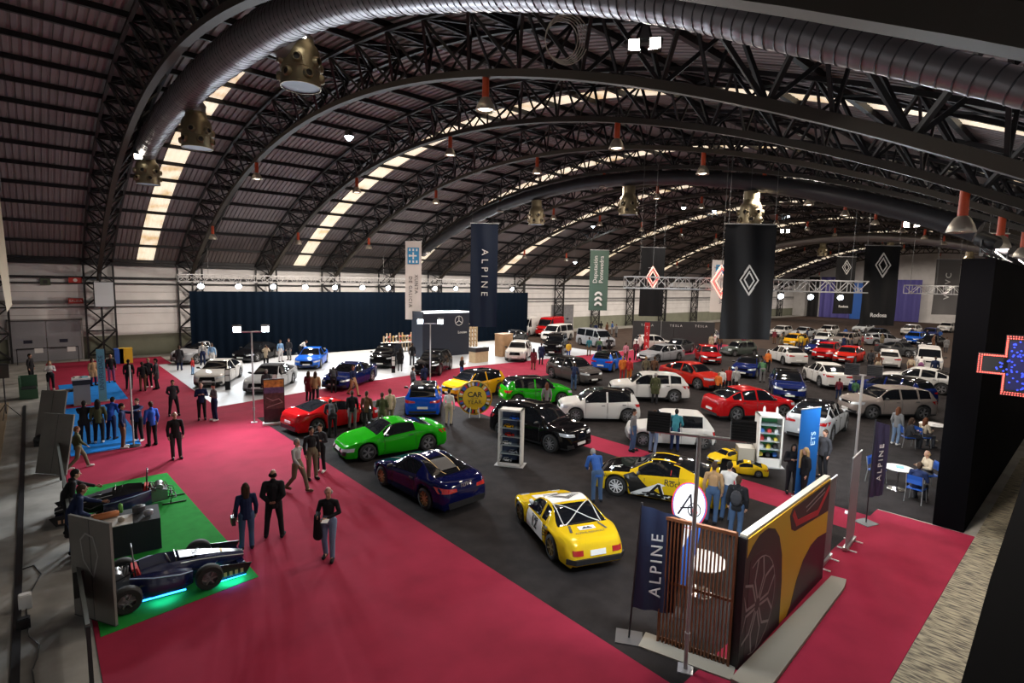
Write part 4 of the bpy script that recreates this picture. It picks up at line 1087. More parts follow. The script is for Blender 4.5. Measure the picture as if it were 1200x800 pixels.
def bag(b, J):
    b.use(M_bagb); x, y, z = -.02, .25, .86; b.prism([(-.14, -.11), (.14, -.11), (.12, .09), (-.12, .09)], -.045, .045, Matrix.Translation((x, y+.06, z)) @ Matrix.Rotation(pi/2, 4, 'X'))
    b.tube([(x-.1, y+.06, z+.08), (x-.02, y+.0, z+.4), (x, y-.04, z+.60), (x+.02, y-.0, z+.4), (x+.1, y+.06, z+.08)], .01, 6)
handitem(r, 'handbag', bag, label='black shoulder handbag of the long haired person in navy', cat='bag')
pp(349, 576, 50, 'person in light grey jumper and khaki trousers strolling beside the black carpet', 'walk', coat='shirt', top='ltgrey', legs='khaki', shoes='brown', hair='short', hcol='hgrey', near=True, h=1.70)
pp(366, 562, 22, 'tall person in black jumper and brown trousers by the green coupe', 'stand', coat='shirt', top='black', legs='khaki', hair='short', hcol='hblack', near=True, h=1.80)
pp(376, 553, -30, 'person in dark top with white trainers, arms folded by the green coupe', 'crossed', coat='shirt', top='charcoal', legs='black', shoes='white', hair='short', hcol='hbrown', h=1.70)
pp(207, 538, 8, 'balding person in open black coat alone on the red carpet', 'stand', coat='jacket', top='black', legs='charcoal', hair='balding', hcol='hgrey', near=True)
pp(204, 487, 5, 'person in dark jacket, hands behind back, on the pink lit carpet', 'apart', coat='jacket', top='charcoal', legs='black', hair='short', hcol='hbrown', h=1.72)
pp(237, 492, 0, 'balding person in navy jacket talking at the corner of the white stand', 'phone', coat='jacket', top='navy', legs='black', hair='balding', hcol='hgrey')
pp(252, 493, -65, 'person in light grey jumper and white trainers talking at the white stand corner', 'crossed', coat='shirt', top='grey', legs='navy', shoes='white', hair='short', hcol='hblack')
pp(145, 525, 85, 'person in navy jacket and brown trousers gesturing on the blue carpet', 'point', coat='jacket', top='navy', legs='brown', shoes='white', hair='short', hcol='hblack')
pp(163, 517, -35, 'person in navy jacket and black trousers facing the gesturing one', 'point', coat='jacket', top='navy', legs='black', shoes='white')
pp(179, 522, -155, 'person in royal blue jacket seen from behind', 'stand', coat='jacket', top='royal', legs='black', hcol='hbrown')
pp(131, 515, 150, 'person in bright blue jacket bending to the board on the blue carpet', 'reach', coat='jacket', top='royal', legs='navy', hcol='hblack')
pp(117, 519, 178, 'person in olive grey jacket and black trousers at the blue carpet', 'stand', coat='jacket', top='olive', legs='black', shoes='white', hair='long', hcol='hblack')
pp(100, 521, 170, 'person in black reaching out, nearest the grey boards', 'reach', coat='jacket', top='black', legs='black', hcol='hblack')
pp(93, 550, 95, 'young person in camouflage green jacket stepping off the blue carpet', 'walk', coat='jacket', top='olive', legs='khaki', shoes='white', hair='short', hcol='hauburn', h=1.5)
pp(60, 457, 5, 'person with white jumper and black trousers looking at a phone', 'phone', coat='shirt', top='white', legs='black', shoes='white', hair='long', hcol='hblond', h=1.68)
pp(110, 452, 30, 'person in long tan coat beside the tall light blue sign', 'stand', coat='coat', top='tan', legs='navy', hair='long', hcol='hbrown', h=1.66)
pp(131, 448, 10, 'person in black jacket and plum trousers behind the tall light blue sign', 'stand', coat='jacket', top='black', legs='plum', hair='balding', hcol='hgrey')
pp(152, 456, 180, 'person all in black seen from behind near the blue bin', 'stand', coat='jacket', top='black', legs='black', hcol='hblack')
pp(168, 458, -170, 'person in black coat and brown trousers in the group by the bins', 'stand', coat='jacket', top='black', legs='brown', hcol='hbrown', h=1.68)
pp(175, 454, -20, 'person in dark clothes and white trainers inside the group by the bins', 'stand', coat='jacket', top='charcoal', legs='black', shoes='white', hcol='hblond')
pp(184, 456, -100, 'tall person in dark coat at the end of the group by the bins', 'stand', coat='coat', top='charcoal', legs='black', hcol='hblack', h=1.82)
pp(37, 448, 60, 'person in black between the green stall and the double doors', 'stand', coat='jacket', top='black', legs='black', hcol='hblack')
pp(88, 652, 100, 'person in navy sweatshirt and jeans leaning beside the near grey board', 'reach', coat='jacket', top='navy', legs='denim', hair='short', hcol='hbrown', near=True)
pp(81, 628, 95, 'person in black reaching over to the open racing car', 'reach', coat='jacket', top='black', legs='black', hair='short', hcol='hblack', near=True)
pp(699, 588, -160, 'person in bright blue jacket and jeans at the nose of the rally coupe', 'bend', coat='jacket', top='blue', legs='denim', hair='short', hcol='hgrey', near=True)
pp(741, 529, 70, 'person in grey and navy jumper looking at the white classic hatchback', 'stand', coat='shirt', top='grey', legs='denim', hcol='hblack')
pp(765, 531, 150, 'person in pale jeans hidden by the left floodlight box', 'stand', coat='jacket', top='charcoal', legs='ltdenim')
pp(790, 529, 175, 'person in teal jacket leaning to the classic hatchback window', 'reach', coat='jacket', top='teal', legs='navy', hcol='hblack')
pp(833, 613, 178, 'person in tan jumper and blue jeans seen from behind, by the rally coupe', 'stand', coat='shirt', top='tan', legs='denim', hcol='hbrown', near=True, h=1.78)
pp(851, 611, 165, 'person in white jumper behind the slatted screen', 'stand', coat='shirt', top='white', legs='denim', hcol='hblack', h=1.76)
r = pp(861, 630, 172, 'person in black hooded jacket with backpack behind the slatted screen', 'stand', coat='puffer', top='black', legs='denim', hcol='hbrown', near=True, h=1.70)
def bpack(b, J):
    b.use(cl('charcoal')); b.add(*ellipsoid((-.22, 0, 1.2), (.1, .15, .22), 12)); b.tube([(-.15, .12, 1.05), (.0, .15, 1.1), (.12, .13, 1.25), (.05, .12, 1.47), (-.12, .1, 1.4)], .018, 6); b.tube([(-.15, -.12, 1.05), (.0, -.15, 1.1), (.12, -.13, 1.25), (.05, -.12, 1.47), (-.12, -.1, 1.4)], .018, 6)
handitem(r, 'backpack', bpack, label='dark backpack worn by the person in the black hooded jacket', cat='backpack')
pp(926, 578, 15, 'person in black puffer jacket with a white bag by the glass cabinet', 'phone', coat='puffer', top='black', legs='black', hair='long', hcol='hblack', h=1.68)
pp(940, 584, -60, 'person in glossy black jacket turned to the blue display board', 'stand', coat='puffer', top='black', legs='black', hair='long', hcol='hblond', h=1.66)
pp(963, 560, -40, 'person in dark jacket behind the blue display board', 'stand', coat='jacket', top='charcoal', legs='black', hcol='hbrown')
pp(362, 470, 150, 'person in maroon coat behind the red coupe', 'stand', coat='coat', top='maroon', legs='black', hair='long', hcol='hbrown', h=1.65)
pp(370, 472, 170, 'person in tan puffer coat behind the red coupe', 'stand', coat='puffer', top='tan', legs='black', hair='long', hcol='hbrown', h=1.7)
for q in [(390, 512, 190, 'person in black and white jacket bending over the red coupe', 'bend', 'charcoal', 'black'), (413, 503, 175, 'person in black jacket leaning on the red coupe door', 'stand', 'black', 'grey'),
          (430, 504, 160, 'person in brown grey coat beside the red coupe', 'stand', 'brown', 'charcoal'), (448, 506, 170, 'person in green plaid shirt between the red and green coupes', 'crossed', 'olive', 'khaki'),
          (457, 500, 200, 'person in pale yellow shirt between the red coupe and the blue hatchback', 'stand', 'beige', 'khaki')]:
    pp(q[0], q[1], q[2], q[3], q[4], coat='jacket', top=q[5], legs=q[6], hcol='hbrown')
pp(526, 498, 165, 'person in white vest over black sleeves and beige trousers by the award sign', 'stand', coat='shirt', top='white', legs='beige', hcol='hblack', h=1.7)
pp(414, 464, 40, 'person in navy top and beige trousers walking past the dark blue saloon', 'walk', coat='shirt', top='navy', legs='tan', hcol='hauburn')
pp(391, 460, 180, 'person in dark clothes at the bonnet of the dark blue saloon', 'bend', coat='jacket', top='charcoal', legs='black', hcol='hblack', h=1.65)
pp(484, 463, 120, 'person in grey coat behind the electric blue hatchback', 'stand', coat='jacket', top='grey', legs='black', hcol='hbrown', h=1.66)
pp(497, 460, -140, 'person in navy jacket behind the electric blue hatchback', 'stand', coat='jacket', top='navy', legs='black', hcol='hblack')
pp(469, 435, 180, 'person in black coat with long hair beside the black sport utility car', 'stand', coat='coat', top='black', legs='grey', hair='long', hcol='hblack', h=1.7)
pp(483, 428, 190, 'person in black jacket in front of the wooden flower stand', 'stand', coat='jacket', top='black', legs='charcoal')
pp(541, 446, 60, 'person with blond hair and blue skirt at the edge of the white stand', 'phone', coat='jacket', top='black', legs='blue', hair='long', hcol='hblond', h=1.65)
pp(211, 434, 170, 'person in dark coat with backpack at the curtain end of the white stand', 'stand', coat='coat', top='charcoal', legs='navy')
pp(238, 428, 185, 'person in white and navy pullover beside the silver sport utility car', 'stand', coat='shirt', top='ltgrey', legs='navy')
pp(226, 439, 60, 'child in red and white top in front of the white coupe', 'stand', coat='puffer', top='red', legs='skyb', hcol='hblond', h=1.15)
pp(249, 430, 160, 'person in pale top behind the white coupe', 'stand', coat='shirt', top='skyb', legs='white')
pp(273, 420, -20, 'person with white waistcoat at the rear of the silver sport utility car', 'stand', coat='jacket', top='white', legs='black')
pp(312, 432, 170, 'person in cream coat taking a photo behind the pale convertible', 'photo', coat='jacket', top='beige', legs='black', hcol='hbrown')
pp(329, 424, 30, 'person in light blue shirt behind the pale convertible', 'stand', coat='shirt', top='skyb', legs='white')
pp(339, 422, -30, 'person in dark jacket beside the one in light blue', 'stand', coat='jacket', top='charcoal', legs='grey')
pp(352, 420, 80, 'person in white top bending beside the vivid blue sports saloon', 'bend', coat='shirt', top='white', legs='black')
pp(313, 470, 175, 'grey haired person in dark grey jacket behind the picture board', 'stand', coat='jacket', top='charcoal', legs='black', hair='short', hcol='hgrey', h=1.74)
pp(625, 433, 175, 'person in navy jacket and long orange brown skirt by the white crossover', 'stand', coat='coat', top='maroon', legs='brown', hair='long', hcol='hblack', h=1.65)
pp(634, 427, 165, 'person in navy coat by the boxy black off-roader', 'stand', coat='coat', top='navy', legs='black')
pp(672, 457, 170, 'person in navy jacket reading the windscreen sheet of the warm grey car', 'reach', coat='jacket', top='navy', legs='denim')
pp(640, 487, 185, 'person in grey coat beside the bright green hatchback door', 'stand', coat='jacket', top='grey', legs='black', hair='long', hcol='hauburn', h=1.68)
pp(729, 446, 180, 'person in orange jacket in front of the bright blue hatchback', 'stand', coat='puffer', top='orange', legs='red', hair='short', hcol='hblond', h=1.72)
pp(737, 447, 150, 'second person in red orange jacket, beside the cream backpack', 'stand', coat='puffer', top='red', legs='orange', hcol='hbrown', h=1.66)
pp(767, 473, 175, 'person in long olive coat at the open door of the white electric car', 'stand', coat='coat', top='olive', legs='black', hcol='hgrey', h=1.76)
pp(756, 447, 170, 'fair haired person in khaki jacket behind the white electric car', 'stand', coat='jacket', top='khaki', legs='black', hcol='hblond')
pp(766, 447, 165, 'person in brown jacket behind the white electric car', 'stand', coat='jacket', top='brown', legs='black')
for i, (x, y, c_, k_) in enumerate([(841, 464, 'orange', 'orange'), (845, 460, 'white', 'white'), (853, 459, 'red', 'red'), (861, 461, 'ltgrey', 'pale grey')]):
    pp(x, y, 150+20*i, 'small %s dressed visitor between the two red crossovers' % k_, 'stand', coat='puffer', top=c_, legs='black', hcol=['hblond', 'hbrown', 'hauburn', 'hgrey'][i], h=1.45+.08*i)
pp(982, 468, 170, 'child in dark jacket behind the white crossover', 'stand', coat='jacket', top='maroon', legs='navy', h=1.3)
pp(1001, 470, 160, 'child in green jacket beside the floodlight pole', 'stand', coat='jacket', top='green', legs='navy', hcol='hblack', h=1.3)
pp(1028, 439, 185, 'person in black top and beige trousers in front of the white hatchback rear', 'stand', coat='shirt', top='brown', legs='beige', hair='long', hcol='hauburn', h=1.7)
pp(1019, 434, 175, 'person in dark jacket left of the one in beige trousers', 'stand', coat='jacket', top='charcoal', legs='black')
pp(938, 410, 180, 'person in yellow jacket beyond the white sloping coupe', 'stand', coat='jacket', top='yellow', legs='navy')
pp(893, 448, 190, 'person in green jacket at the tail of the royal blue crossover', 'bend', coat='jacket', top='green', legs='grey')
pp(899, 436, 150, 'person in orange jacket at the white sloping coupe', 'stand', coat='jacket', top='orange', legs='black')
pp(1078, 441, 180, 'person in white top bending at the tall white van', 'bend', coat='shirt', top='white', legs='plum')
pp(1066, 444, 160, 'person in cream jumper left of the tall white van', 'stand', coat='shirt', top='beige', legs='brown')
pp(1094, 445, 190, 'person in dark blue in front of the tall white van', 'stand', coat='jacket', top='navy', legs='black')
pp(749, 412, 60, 'person in white coat beside the red totem', 'stand', coat='coat', top='white', legs='grey', hair='balding', hcol='hgrey')
pp(833, 411, 180, 'person in beige coat at the raised tailgate', 'stand', coat='coat', top='beige', legs='black')
pp(843, 413, 170, 'person in brown jacket beside the raised tailgate', 'stand', coat='jacket', top='brown', legs='navy', hair='long')
pp(690, 417, 180, 'person in green jacket by the silver people carrier', 'stand', coat='jacket', top='teal', legs='khaki')
pp(702, 418, 170, 'person in lime green top by the silver people carrier', 'stand', coat='shirt', top='green', legs='navy')
pp(713, 416, 190, 'child on a parent reaching to the silver people carrier window', 'reach', coat='jacket', top='black', legs='black')
pp(666, 420, 170, 'person in yellow and blue jacket in front of the boxy off-roader', 'stand', coat='puffer', top='yellow', legs='blue', h=1.5)
pp(733, 425, 150, 'person in pink jacket behind the bright blue hatchback', 'stand', coat='jacket', top='pink', legs='brown')
pp(745, 422, 170, 'person in red jacket beside the silver estate', 'stand', coat='jacket', top='maroon', legs='black')
# visitors in the far rows that nothing tells apart
cols = ['charcoal', 'navy', 'black', 'brown', 'blue', 'grey', 'maroon', 'khaki']
lst = [(692, 392), (698, 394), (704, 391), (711, 393), (717, 392), (722, 395), (907, 403), (915, 409), (934, 402), (945, 401), (952, 407), (966, 400), (990, 399), (1006, 402), (1010, 411), (1033, 407), (1058, 412), (1068, 398), (1085, 402), (1093, 410), (1101, 401), (1108, 413), (870, 410), (879, 409), (997, 415), (988, 411)]
for i, (x, y) in enumerate(lst):
    pp(x, y, 120+37*i, 'tiny dark clothed visitor in the crowd between the far rows of cars', ['stand', 'apart', 'phone'][i % 3], coat=['jacket', 'coat'][i % 2], top=cols[i % 8], legs=cols[(i*3+1) % 8], hcol=['hblack', 'hbrown'][i % 2], h=1.65+.03*(i % 5), group='visitors between the far rows of cars')
# ================================================================ HANGING AND STANDING FITTINGS
RX = Vector((cos(YAW), -sin(YAW), 0)); UZ = Vector((0, 0, 1)); NV = RX.cross(UZ)   # boards turned to the entrance corner
def ray_at(px, py, zc):
    """world point on the line of sight at a distance zc along the view axis"""
    d = FW + RT*((px-600)/F_PX) + UP*((400-py)/F_PX); return Vector((0, 0, H)) + d*zc
# ---- air duct with its nozzle drums, under the first arch
M_duct = mat('galvanised_duct', (.30, .29, .31), .38, metal=.75)
M_drum = mat('brass_toned_drum', (.26, .22, .14), .4, metal=.7)
def duct(label, x, y0, y1, dz, r, nring, mt):
    b = MB().use(mt); pts = []; rad = []
    n = nring*4
    for i in range(n+1):
        y = y0+(y1-y0)*i/n; pts.append((x, y, z_low(y)+dz)); rad.append(r*(1.0 if i % 4 else 1.05))
    b.tube(pts, rad, 20); o = b.build('air_duct', smooth=35); return tag(o, label, 'duct')
DP = [(-1.2, 7.2, .09), (0.03, 7.79, 0.1), (0.56, 8.1, 0.12), (1.05, 8.37, 0.13), (1.64, 8.69, 0.15), (2.37, 9.08, 0.17), (3.27, 9.57, 0.2), (4.88, 10.31, 0.25), (8.12, 11.5, 0.34), (11.38, 12.5, 0.43), (14.92, 13.22, 0.49), (19.59, 13.75, 0.54), (24.27, 14.02, 0.55), (29.29, 14.1, 0.56), (32.56, 14.0, 0.56), (37.6, 13.45, 0.54)]
b = MB().use(M_duct); pts = []; rad = []; DZ = [(y, z) for y, z, r in DP]; DR = [(y, r) for y, z, r in DP]; y = -1.2; q = 0
while y < 37.6:
    pts.append((5.2, y, pchip(DZ, y))); rad.append(pchip(DR, y)*(1.04 if q % 5 == 0 else 1)); q += 1; y += max(.05, pchip(DR, y)*.28)
b.tube(pts, rad, 22); b.use(mat('duct_seam', (.05, .05, .06), .5))
for q in range(0, len(pts)-1, 2):
    d_ = (Vector(pts[q+1])-Vector(pts[q])).normalized(); x_ = Vector((1, 0, 0)); y_ = d_.cross(x_)
    b.tube([Vector(pts[q]) + (x_*cos(a)+y_*sin(a))*rad[q]*1.0 for a in [2*pi*k/18 for k in range(18)]], .006+rad[q]*.012, 4, closed=True)
tag(b.build('air_duct', smooth=35), 'large tapering spiral air duct following the nearest roof arch', 'duct')
def drum(x, y, z, s, label, ztop):
    t = thing('air_nozzle_drum', label, 'air vent', (x, y, z), 0, 'nozzle drums of the air ducts'); t.scale = (s, s, s)
    b = MB().use(M_drum); b.lathe([(.40, 1.5), (.44, 1.3), (.52, 1.22), (.58, 1.08), (.60, .95), (.60, .52), (.612, .51), (.60, .5), (.60, .08), (.62, .06), (.62, 0), (.58, 0)], 24, cap=False); b.build('drum', t, smooth=40)
    b = MB().use(mat('pale_blue_disc', (.30, .40, .50), .5)); b.lathe([(.001, .03), (.585, .03)], 24, cap=False); b.build('bottom_disc', t)
    b = MB().use(M_drum); b.lathe([(.42, 1.45), (.42, ztop)], 16); b.build('neck', t, smooth=40)
    for k in range(12):
        a = 2*pi*k/12; z0 = .30 if k % 2 else .72
        M = Matrix.Translation((cos(a)*.58, sin(a)*.58, z0)) @ Matrix.Rotation(a, 4, 'Z') @ Matrix.Rotation(pi/2, 4, 'Y')
        b = MB().use(M_drum); b.lathe([(.16, -.03), (.16, .05), (.12, .13), (.10, .13), (.10, .0)], 12, M, cap=False)
        b.use(M_blk); b.lathe([(.001, .06), (.105, .06)], 12, M, cap=False); b.build('nozzle', t, smooth=40)
    return t
DR3 = [(6.45, 17.0, 12.4, .98, 'nozzle drum with pale blue base nearest the entrance, under the spiral duct', 'nearest the entrance'), (5.67, 26.78, 12.1, 1.0, 'middle nozzle drum under the spiral duct', 'in the middle of the spiral duct'), (5.3, 37.0, 11.75, 1.0, 'nozzle drum at the lower end of the spiral duct', 'at the lower duct end')]
for x, y, z, s_, lb, l2 in DR3:
    drum(x, y, z, s_*.97, lb, 1.52)
    b = MB().use(M_duct); zd = pchip(DZ, y); b.tube([(5.2, y-.2, zd), (5.2+(x-5.2)*.5, y-.1, zd-.05), (x, y, max(z+1.5, zd-.35)), (x, y, z+1.40)], [.38, .42, .43, .41], 16)
    tag(b.build('duct_elbow', smooth=60), 'duct elbow feeding the nozzle drum ' + l2, 'duct')
duct('black air duct along the fifth roof arch', xk(4)+.9, 4, 46, -.62, .42, 40, mat('dark_duct', (.05, .05, .055), .4, metal=.5))
duct('grey air duct along the eleventh roof arch', xk(11)+.9, 6, 40, -.6, .5, 36, M_duct)
for i, (k, y) in enumerate([(4, 13.5), (4, 21.5), (4, 30), (11, 12), (11, 20), (11, 28)]):
    drum(xk(k)+.9, y, z_low(y)-2.9, .95, '%s nozzle drum under the %s duct' % (['nearest', 'middle', 'farther'][i % 3], 'black' if k == 4 else 'grey far'), 1.9)
# coil of cable hung on the second arch
b = MB().use(mat('pale_cable', (.5, .48, .42), .6))
for k in range(5):
    c = Vector((xk(1)+.2, 9.2, z_low(9.2)+.62)); rr = .38+.03*k
    b.tube([c + RX*(rr*cos(a)+.03*k) + UZ*(rr*1.15*sin(a)) + NV*(.02*k) for a in [2*pi*q/20 for q in range(20)]], .013, 5, closed=True)
tag(b.build('cable_coil'), 'coil of pale cable hung on the second roof arch', 'cable')
# ---- white flood lights on the arches
def flood_pair(p, label, ztop, s=1.0):
    t = thing('roof_floodlight', label, 'floodlight', p, atan2(-p[1], -p[0])); t.scale = (s, s, s)
    b = MB().use(M_blk); b.box(-.1, .1, -.42, .42, .12, .2); b.prism([(-.12, 0), (.12, 0), (.05, .35), (-.05, .35)], -.12, .12, Matrix.Translation((0, 0, .2)) @ Matrix.Rotation(pi/2, 4, 'X') @ Matrix.Rotation(pi/2, 4, 'Y')); b.build('bracket', t)
    b = MB().use(M_blk); b.bar((0, 0, .5), (0, 0, ztop), .03); b.build('hanger', t)
    for s_ in (1, -1):
        M = Matrix.Translation((.12, s_*.24, .05)) @ Matrix.Rotation(-.5, 4, 'Y')
        b = MB().use(M_blk); b.box(-.06, .04, -.15, .15, -.2, .2, M); h = b.build('lamp_head', t)
        b = MB().use(M_ledw); b.box(.041, .05, -.12, .12, -.16, .16, M); b.build('led_panel', h)
    l = lamp('flood_light', (.2, 0, -.1), W_FLOOD, (1, .93, .84), .6, t, spread=radians(150), rot=(0, radians(-35), 0))
p = ray_at(755, 58, 9.5); flood_pair(p, 'twin white floodlight hung close under the spiral duct', 1.3, .75)
for i, (px, py, zc, l_) in enumerate([(351, 37, 15.2, 'nozzle drum nearest the entrance'), (223, 101, 22, 'middle nozzle drum'), (162, 183, 29.2, 'nozzle drum at the duct end')]):
    p = ray_at(px, py, zc); t = thing('roof_floodlight', 'small white floodlight beside the ' + l_, 'floodlight', p, atan2(-p.y, -p.x))
    b = MB().use(M_blk); b.box(-.06, .04, -.2, .2, -.12, .12); b.bar((0, 0, .1), (0, 0, .9), .04); b.build('lamp_head', t)
    b = MB().use(M_ledw); b.box(.041, .05, -.18, .18, -.1, .1); b.box(-.05, .035, -.17, .17, -.135, -.121); b.build('led_panel', t)
for i, (x, y, z, l_) in enumerate([(31, 11.5, 11.6, 'over the far aisle'), (44, 9.5, 11, 'beyond the side curtain'), (60, 24, 12.6, 'over the farther stands')]):
    flood_pair((x, y, z), 'twin white floodlight hung from the roof ' + l_, 2.2 if i else 1.2, 1.2)
def highbay(p, label, top):
    t = thing('high_bay_lamp', label, 'lamp', p)
    b = MB().use(M_blk); b.lathe([(.05, .3), (.16, .25), (.2, .0)], 14); b.build('housing', t, smooth=40)
    b = MB().use(M_led); b.lathe([(.001, -.02), (.19, -.02), (.19, -.005)], 14, cap=False); b.add(*ellipsoid_((0, 0, -.03), .15)); b.build('led_disc', t)
    b = MB().use(M_wire); b.tube([(0, 0, .3), (0, 0, top)], .012, 4); b.build('cable', t)
    lamp('high_bay_light', (0, 0, -.2), W_STAGE*.7, (.8, .93, 1), .4, t)
def ellipsoid_(c, r):
    n = 12; vs = []; fs = []
    for i in range(7):
        th = -pi/2+pi*i/6
        for k in range(n): vs.append((c[0]+cos(th)*cos(2*pi*k/n)*r, c[1]+cos(th)*sin(2*pi*k/n)*r, c[2]+sin(th)*r))
    for i in range(6):
        for k in range(n): fs.append((i*n+k, i*n+(k+1) % n, (i+1)*n+(k+1) % n, (i+1)*n+k))
    return vs, fs
for px, py, zc, l_ in [(409, 160, 24, 'between the second and third roof arches'), (801, 243, 47, 'high over the middle of the hall'), (837, 247, 60, 'beside the farther nozzle drums'), (924, 253, 62, 'above the big black banner'), (695, 265, 60, 'above the green banner'), (674, 307, 54, 'low on the roof slope by the green banner')]:
    p = ray_at(px, py, zc); highbay(p, 'cold white round lamp ' + l_, max(.5, z_top(p.y)-p.z))

# ---- aluminium lighting trusses
M_alu = mat('aluminium_truss', (.5, .5, .5), .35, metal=.8)
def light_truss(name, label, a, b_, w=.5, bay=.6):
    a, b_ = Vector(a), Vector(b_); d = (b_-a); L = d.length; d.normalize(); n = Vector((-d.y, d.x, 0)); t = thing(name, label, 'truss', a)
    o = -a
    m_ = MB().use(M_alu); cs = [n*sx*w/2 + UZ*(sz*w/2) for sx, sz in ((-1, -1), (1, -1), (1, 1), (-1, 1))]
    for c in cs: m_.bar(c, c+d*L, .06)
    m_.build('main_tubes', t)
    m_ = MB().use(M_alu); k = max(1, round(L/bay))
    for i in range(k):
        p, q = d*(L*i/k), d*(L*(i+1)/k)
        for j in range(4):
            c0, c1 = cs[j], cs[(j+1) % 4]
            m_.bar(p+c0, q+c1, .03) if i % 2 else m_.bar(p+c1, q+c0, .03)
        for j in range(4): m_.bar(p+cs[j], p+cs[(j+1) % 4], .03)
    m_.build('lacing', t)
    for q in (0.06, .5, .94):
        m_ = MB().use(M_wire)
        p = d*L*q; zt = z_top((a+p).y)-.1-a.z; m_.tube([p+UZ*w/2, p+UZ*zt], .012, 4); m_.build('suspension_cable', t)
    return t
light_truss('light_truss', 'long aluminium truss with spotlights above the black curtain', (8.4, 47.6, 6.5), (43, 47.6, 6.6), .55, .62)
light_truss('light_truss', 'aluminium truss carrying the lit lozenge signs across the hall', (23, 17.0, 6.83), (32.2, 8.7, 6.83), .58, .55)
light_truss('light_truss', 'shorter aluminium truss beyond the last black banner', (48.5, 10.4, 6.8), (51.4, 7.4, 6.8), .6, .6)
def spot(p, label, az, tilt, power=1.0, group=None, s=1.0, W=None):
    t = thing('spotlight', label, 'spotlight', p, az, group); t.scale = (s, s, s)
    M = Matrix.Rotation(-tilt, 4, 'Y')
    b = MB().use(M_blk); b.lathe([(.1, -.22), (.13, -.1), (.17, .12)], 12, M @ Matrix.Rotation(pi/2, 4, 'Y')); b.bar((0, -.19, 0), (0, -.19, .3), .03); b.bar((0, .19, 0), (0, .19, .3), .03); b.bar((0, -.19, .3), (0, .19, .3), .03); b.build('housing', t, smooth=40)
    b = MB().use(M_led); b.lathe([(.001, .15), (.1, .15), (.17, .13)], 14, M @ Matrix.Rotation(pi/2, 4, 'Y'), cap=False); b.build('lens', t)
    lamp('spot_light', (.22*cos(tilt), 0, .22*sin(tilt)), (W or W_STAGE)*power, (.82, .92, 1), .25, t, spread=radians(130), rot=(0, -(pi/2+tilt) if 0 else -(pi/2+tilt), 0))
for i in range(13):
    x = 9.9+2.7*i
    spot((x, 47.5, 5.96), 'bright white spotlight in the row on the truss above the black curtain', -pi/2-.2, -.45, 1.0, 'spotlights on the long truss', 1.3)
for i in range(4):
    p = Vector((27.8, 12.6, 6.3)).lerp(Vector((31.2, 9.5, 6.3)), i/3)
    spot(p, 'white spotlight on the truss beside the big black banner', atan2(-p.y, -p.x)+.3, -.35, .5, 'spotlights under the lozenge truss', .8)
# oval pendant fittings under the far arches are part of the pendant rows
# ---- tripod and pole floodlights
def t_pole(base, label, h=4.2, out=1, spanw=.62):
    t = thing('floodlight_pole', label, 'lighting pole', (base.x, base.y, .015), atan2(-base.y, -base.x) + (0 if out > 0 else pi))
    b = MB().use(mat('grey_pole', (.36, .35, .34), .5, metal=.2)); b.tube([(0, 0, 0), (0, 0, h)], .035, 8); b.tube([(0, 0, .55), (0, 0, .7)], .05, 8); b.build('pole', t, smooth=40)
    b = MB().use(M_alu); b.tube([(0, -spanw, h), (0, spanw, h)], .03, 8); b.build('crossbar', t)
    b = MB().use(M_alu); b.box(-.13, .13, -.13, .13, 0, .02); b.build('base_plate', t)
    for s in (1, -1):
        M = Matrix.Translation((.08, s*spanw*.93, h+.14)) @ Matrix.Rotation(.35, 4, 'Y')
        b = MB().use(M_blk); b.box(-.09, .05, -.19, .19, -.17, .17, M)
        for q in range(7): b.box(-.12, -.09, -.18, .18, -.15+.045*q, -.135+.045*q, M)
        hd = b.build('lamp_head', t)
        b = MB().use(M_led); b.box(.051, .06, -.15, .15, -.13, .13, M); b.build('led_panel', hd)
        lamp('pole_light', (.2, s*spanw*.93, h+.1), W_POLE*(1 if out > 0 else .35), (.85, .93, 1), .3, t, spread=radians(150), rot=(0, radians(-62), 0))
t_pole(at(298, 495), 'pole with two glaring cold floodlights behind the picture board', out=1)
t_pole(at(504, 463), 'pole with two glaring cold floodlights between the blue and black cars', out=1)
t_pole(at(803, 785), 'pole with two floodlights turned away, in front of the slatted screen', out=-1, spanw=.72)
t_pole(at(996, 602), 'pole with a floodlight turned away behind the grey roll-up banners', out=-1, spanw=.3)

# ---- cloth banners
def cloth(name, label, zc, x0, x1, y0, y1, mt, folds=3, amp=.05, n=NV, th=.01):
    """banner hanging square to the line of sight; edges given as photo columns and rows"""
    xm, A = (x0+x1)/2, ray_at((x0+x1)/2, y0, zc); B = ray_at(xm, y1, zc); wd = (x1-x0)/F_PX*zc; ht = A.z-B.z
    t = thing(name, label, 'banner', (A.x, A.y, B.z))
    def P(u, v): return RX*((u-.5)*wd*(1-.0*v)) + UZ*(v*ht) + NV*(amp*sin(u*folds*pi*2+v*2.2)*(.35+.65*(1-v)) + amp*.6*sin(u*7+v*5))
    b = MB().use(mt); G = [[P(i/24, j/16) for j in range(17)] for i in range(25)]
    b.grid(G); b.grid([[p - NV*th for p in r] for r in G][::-1]); b.build('fabric', t, smooth=True, fix=False)
    b = MB().use(M_alu); b.bar(RX*(-wd/2-.05)+UZ*(ht+.02), RX*(wd/2+.05)+UZ*(ht+.02), .05); b.build('top_bar', t)
    for s in (-.45, .45):
        b = MB().use(M_wire); p = RX*wd*s+UZ*ht; b.tube([p, p+UZ*(z_roof((A+p).y)-.02-B.z)], .012, 4); b.build('suspension_cable', t)
    return t, wd, ht
def bm_(wd, ht, u, v, rot=0, off=.075):
    """matrix for marks on a banner: u,v as fractions"""
    M = frame(RX*((u-.5)*wd) + UZ*(v*ht) + NV*off, RX, UZ)
    return M @ Matrix.Rotation(rot, 4, 'Z')
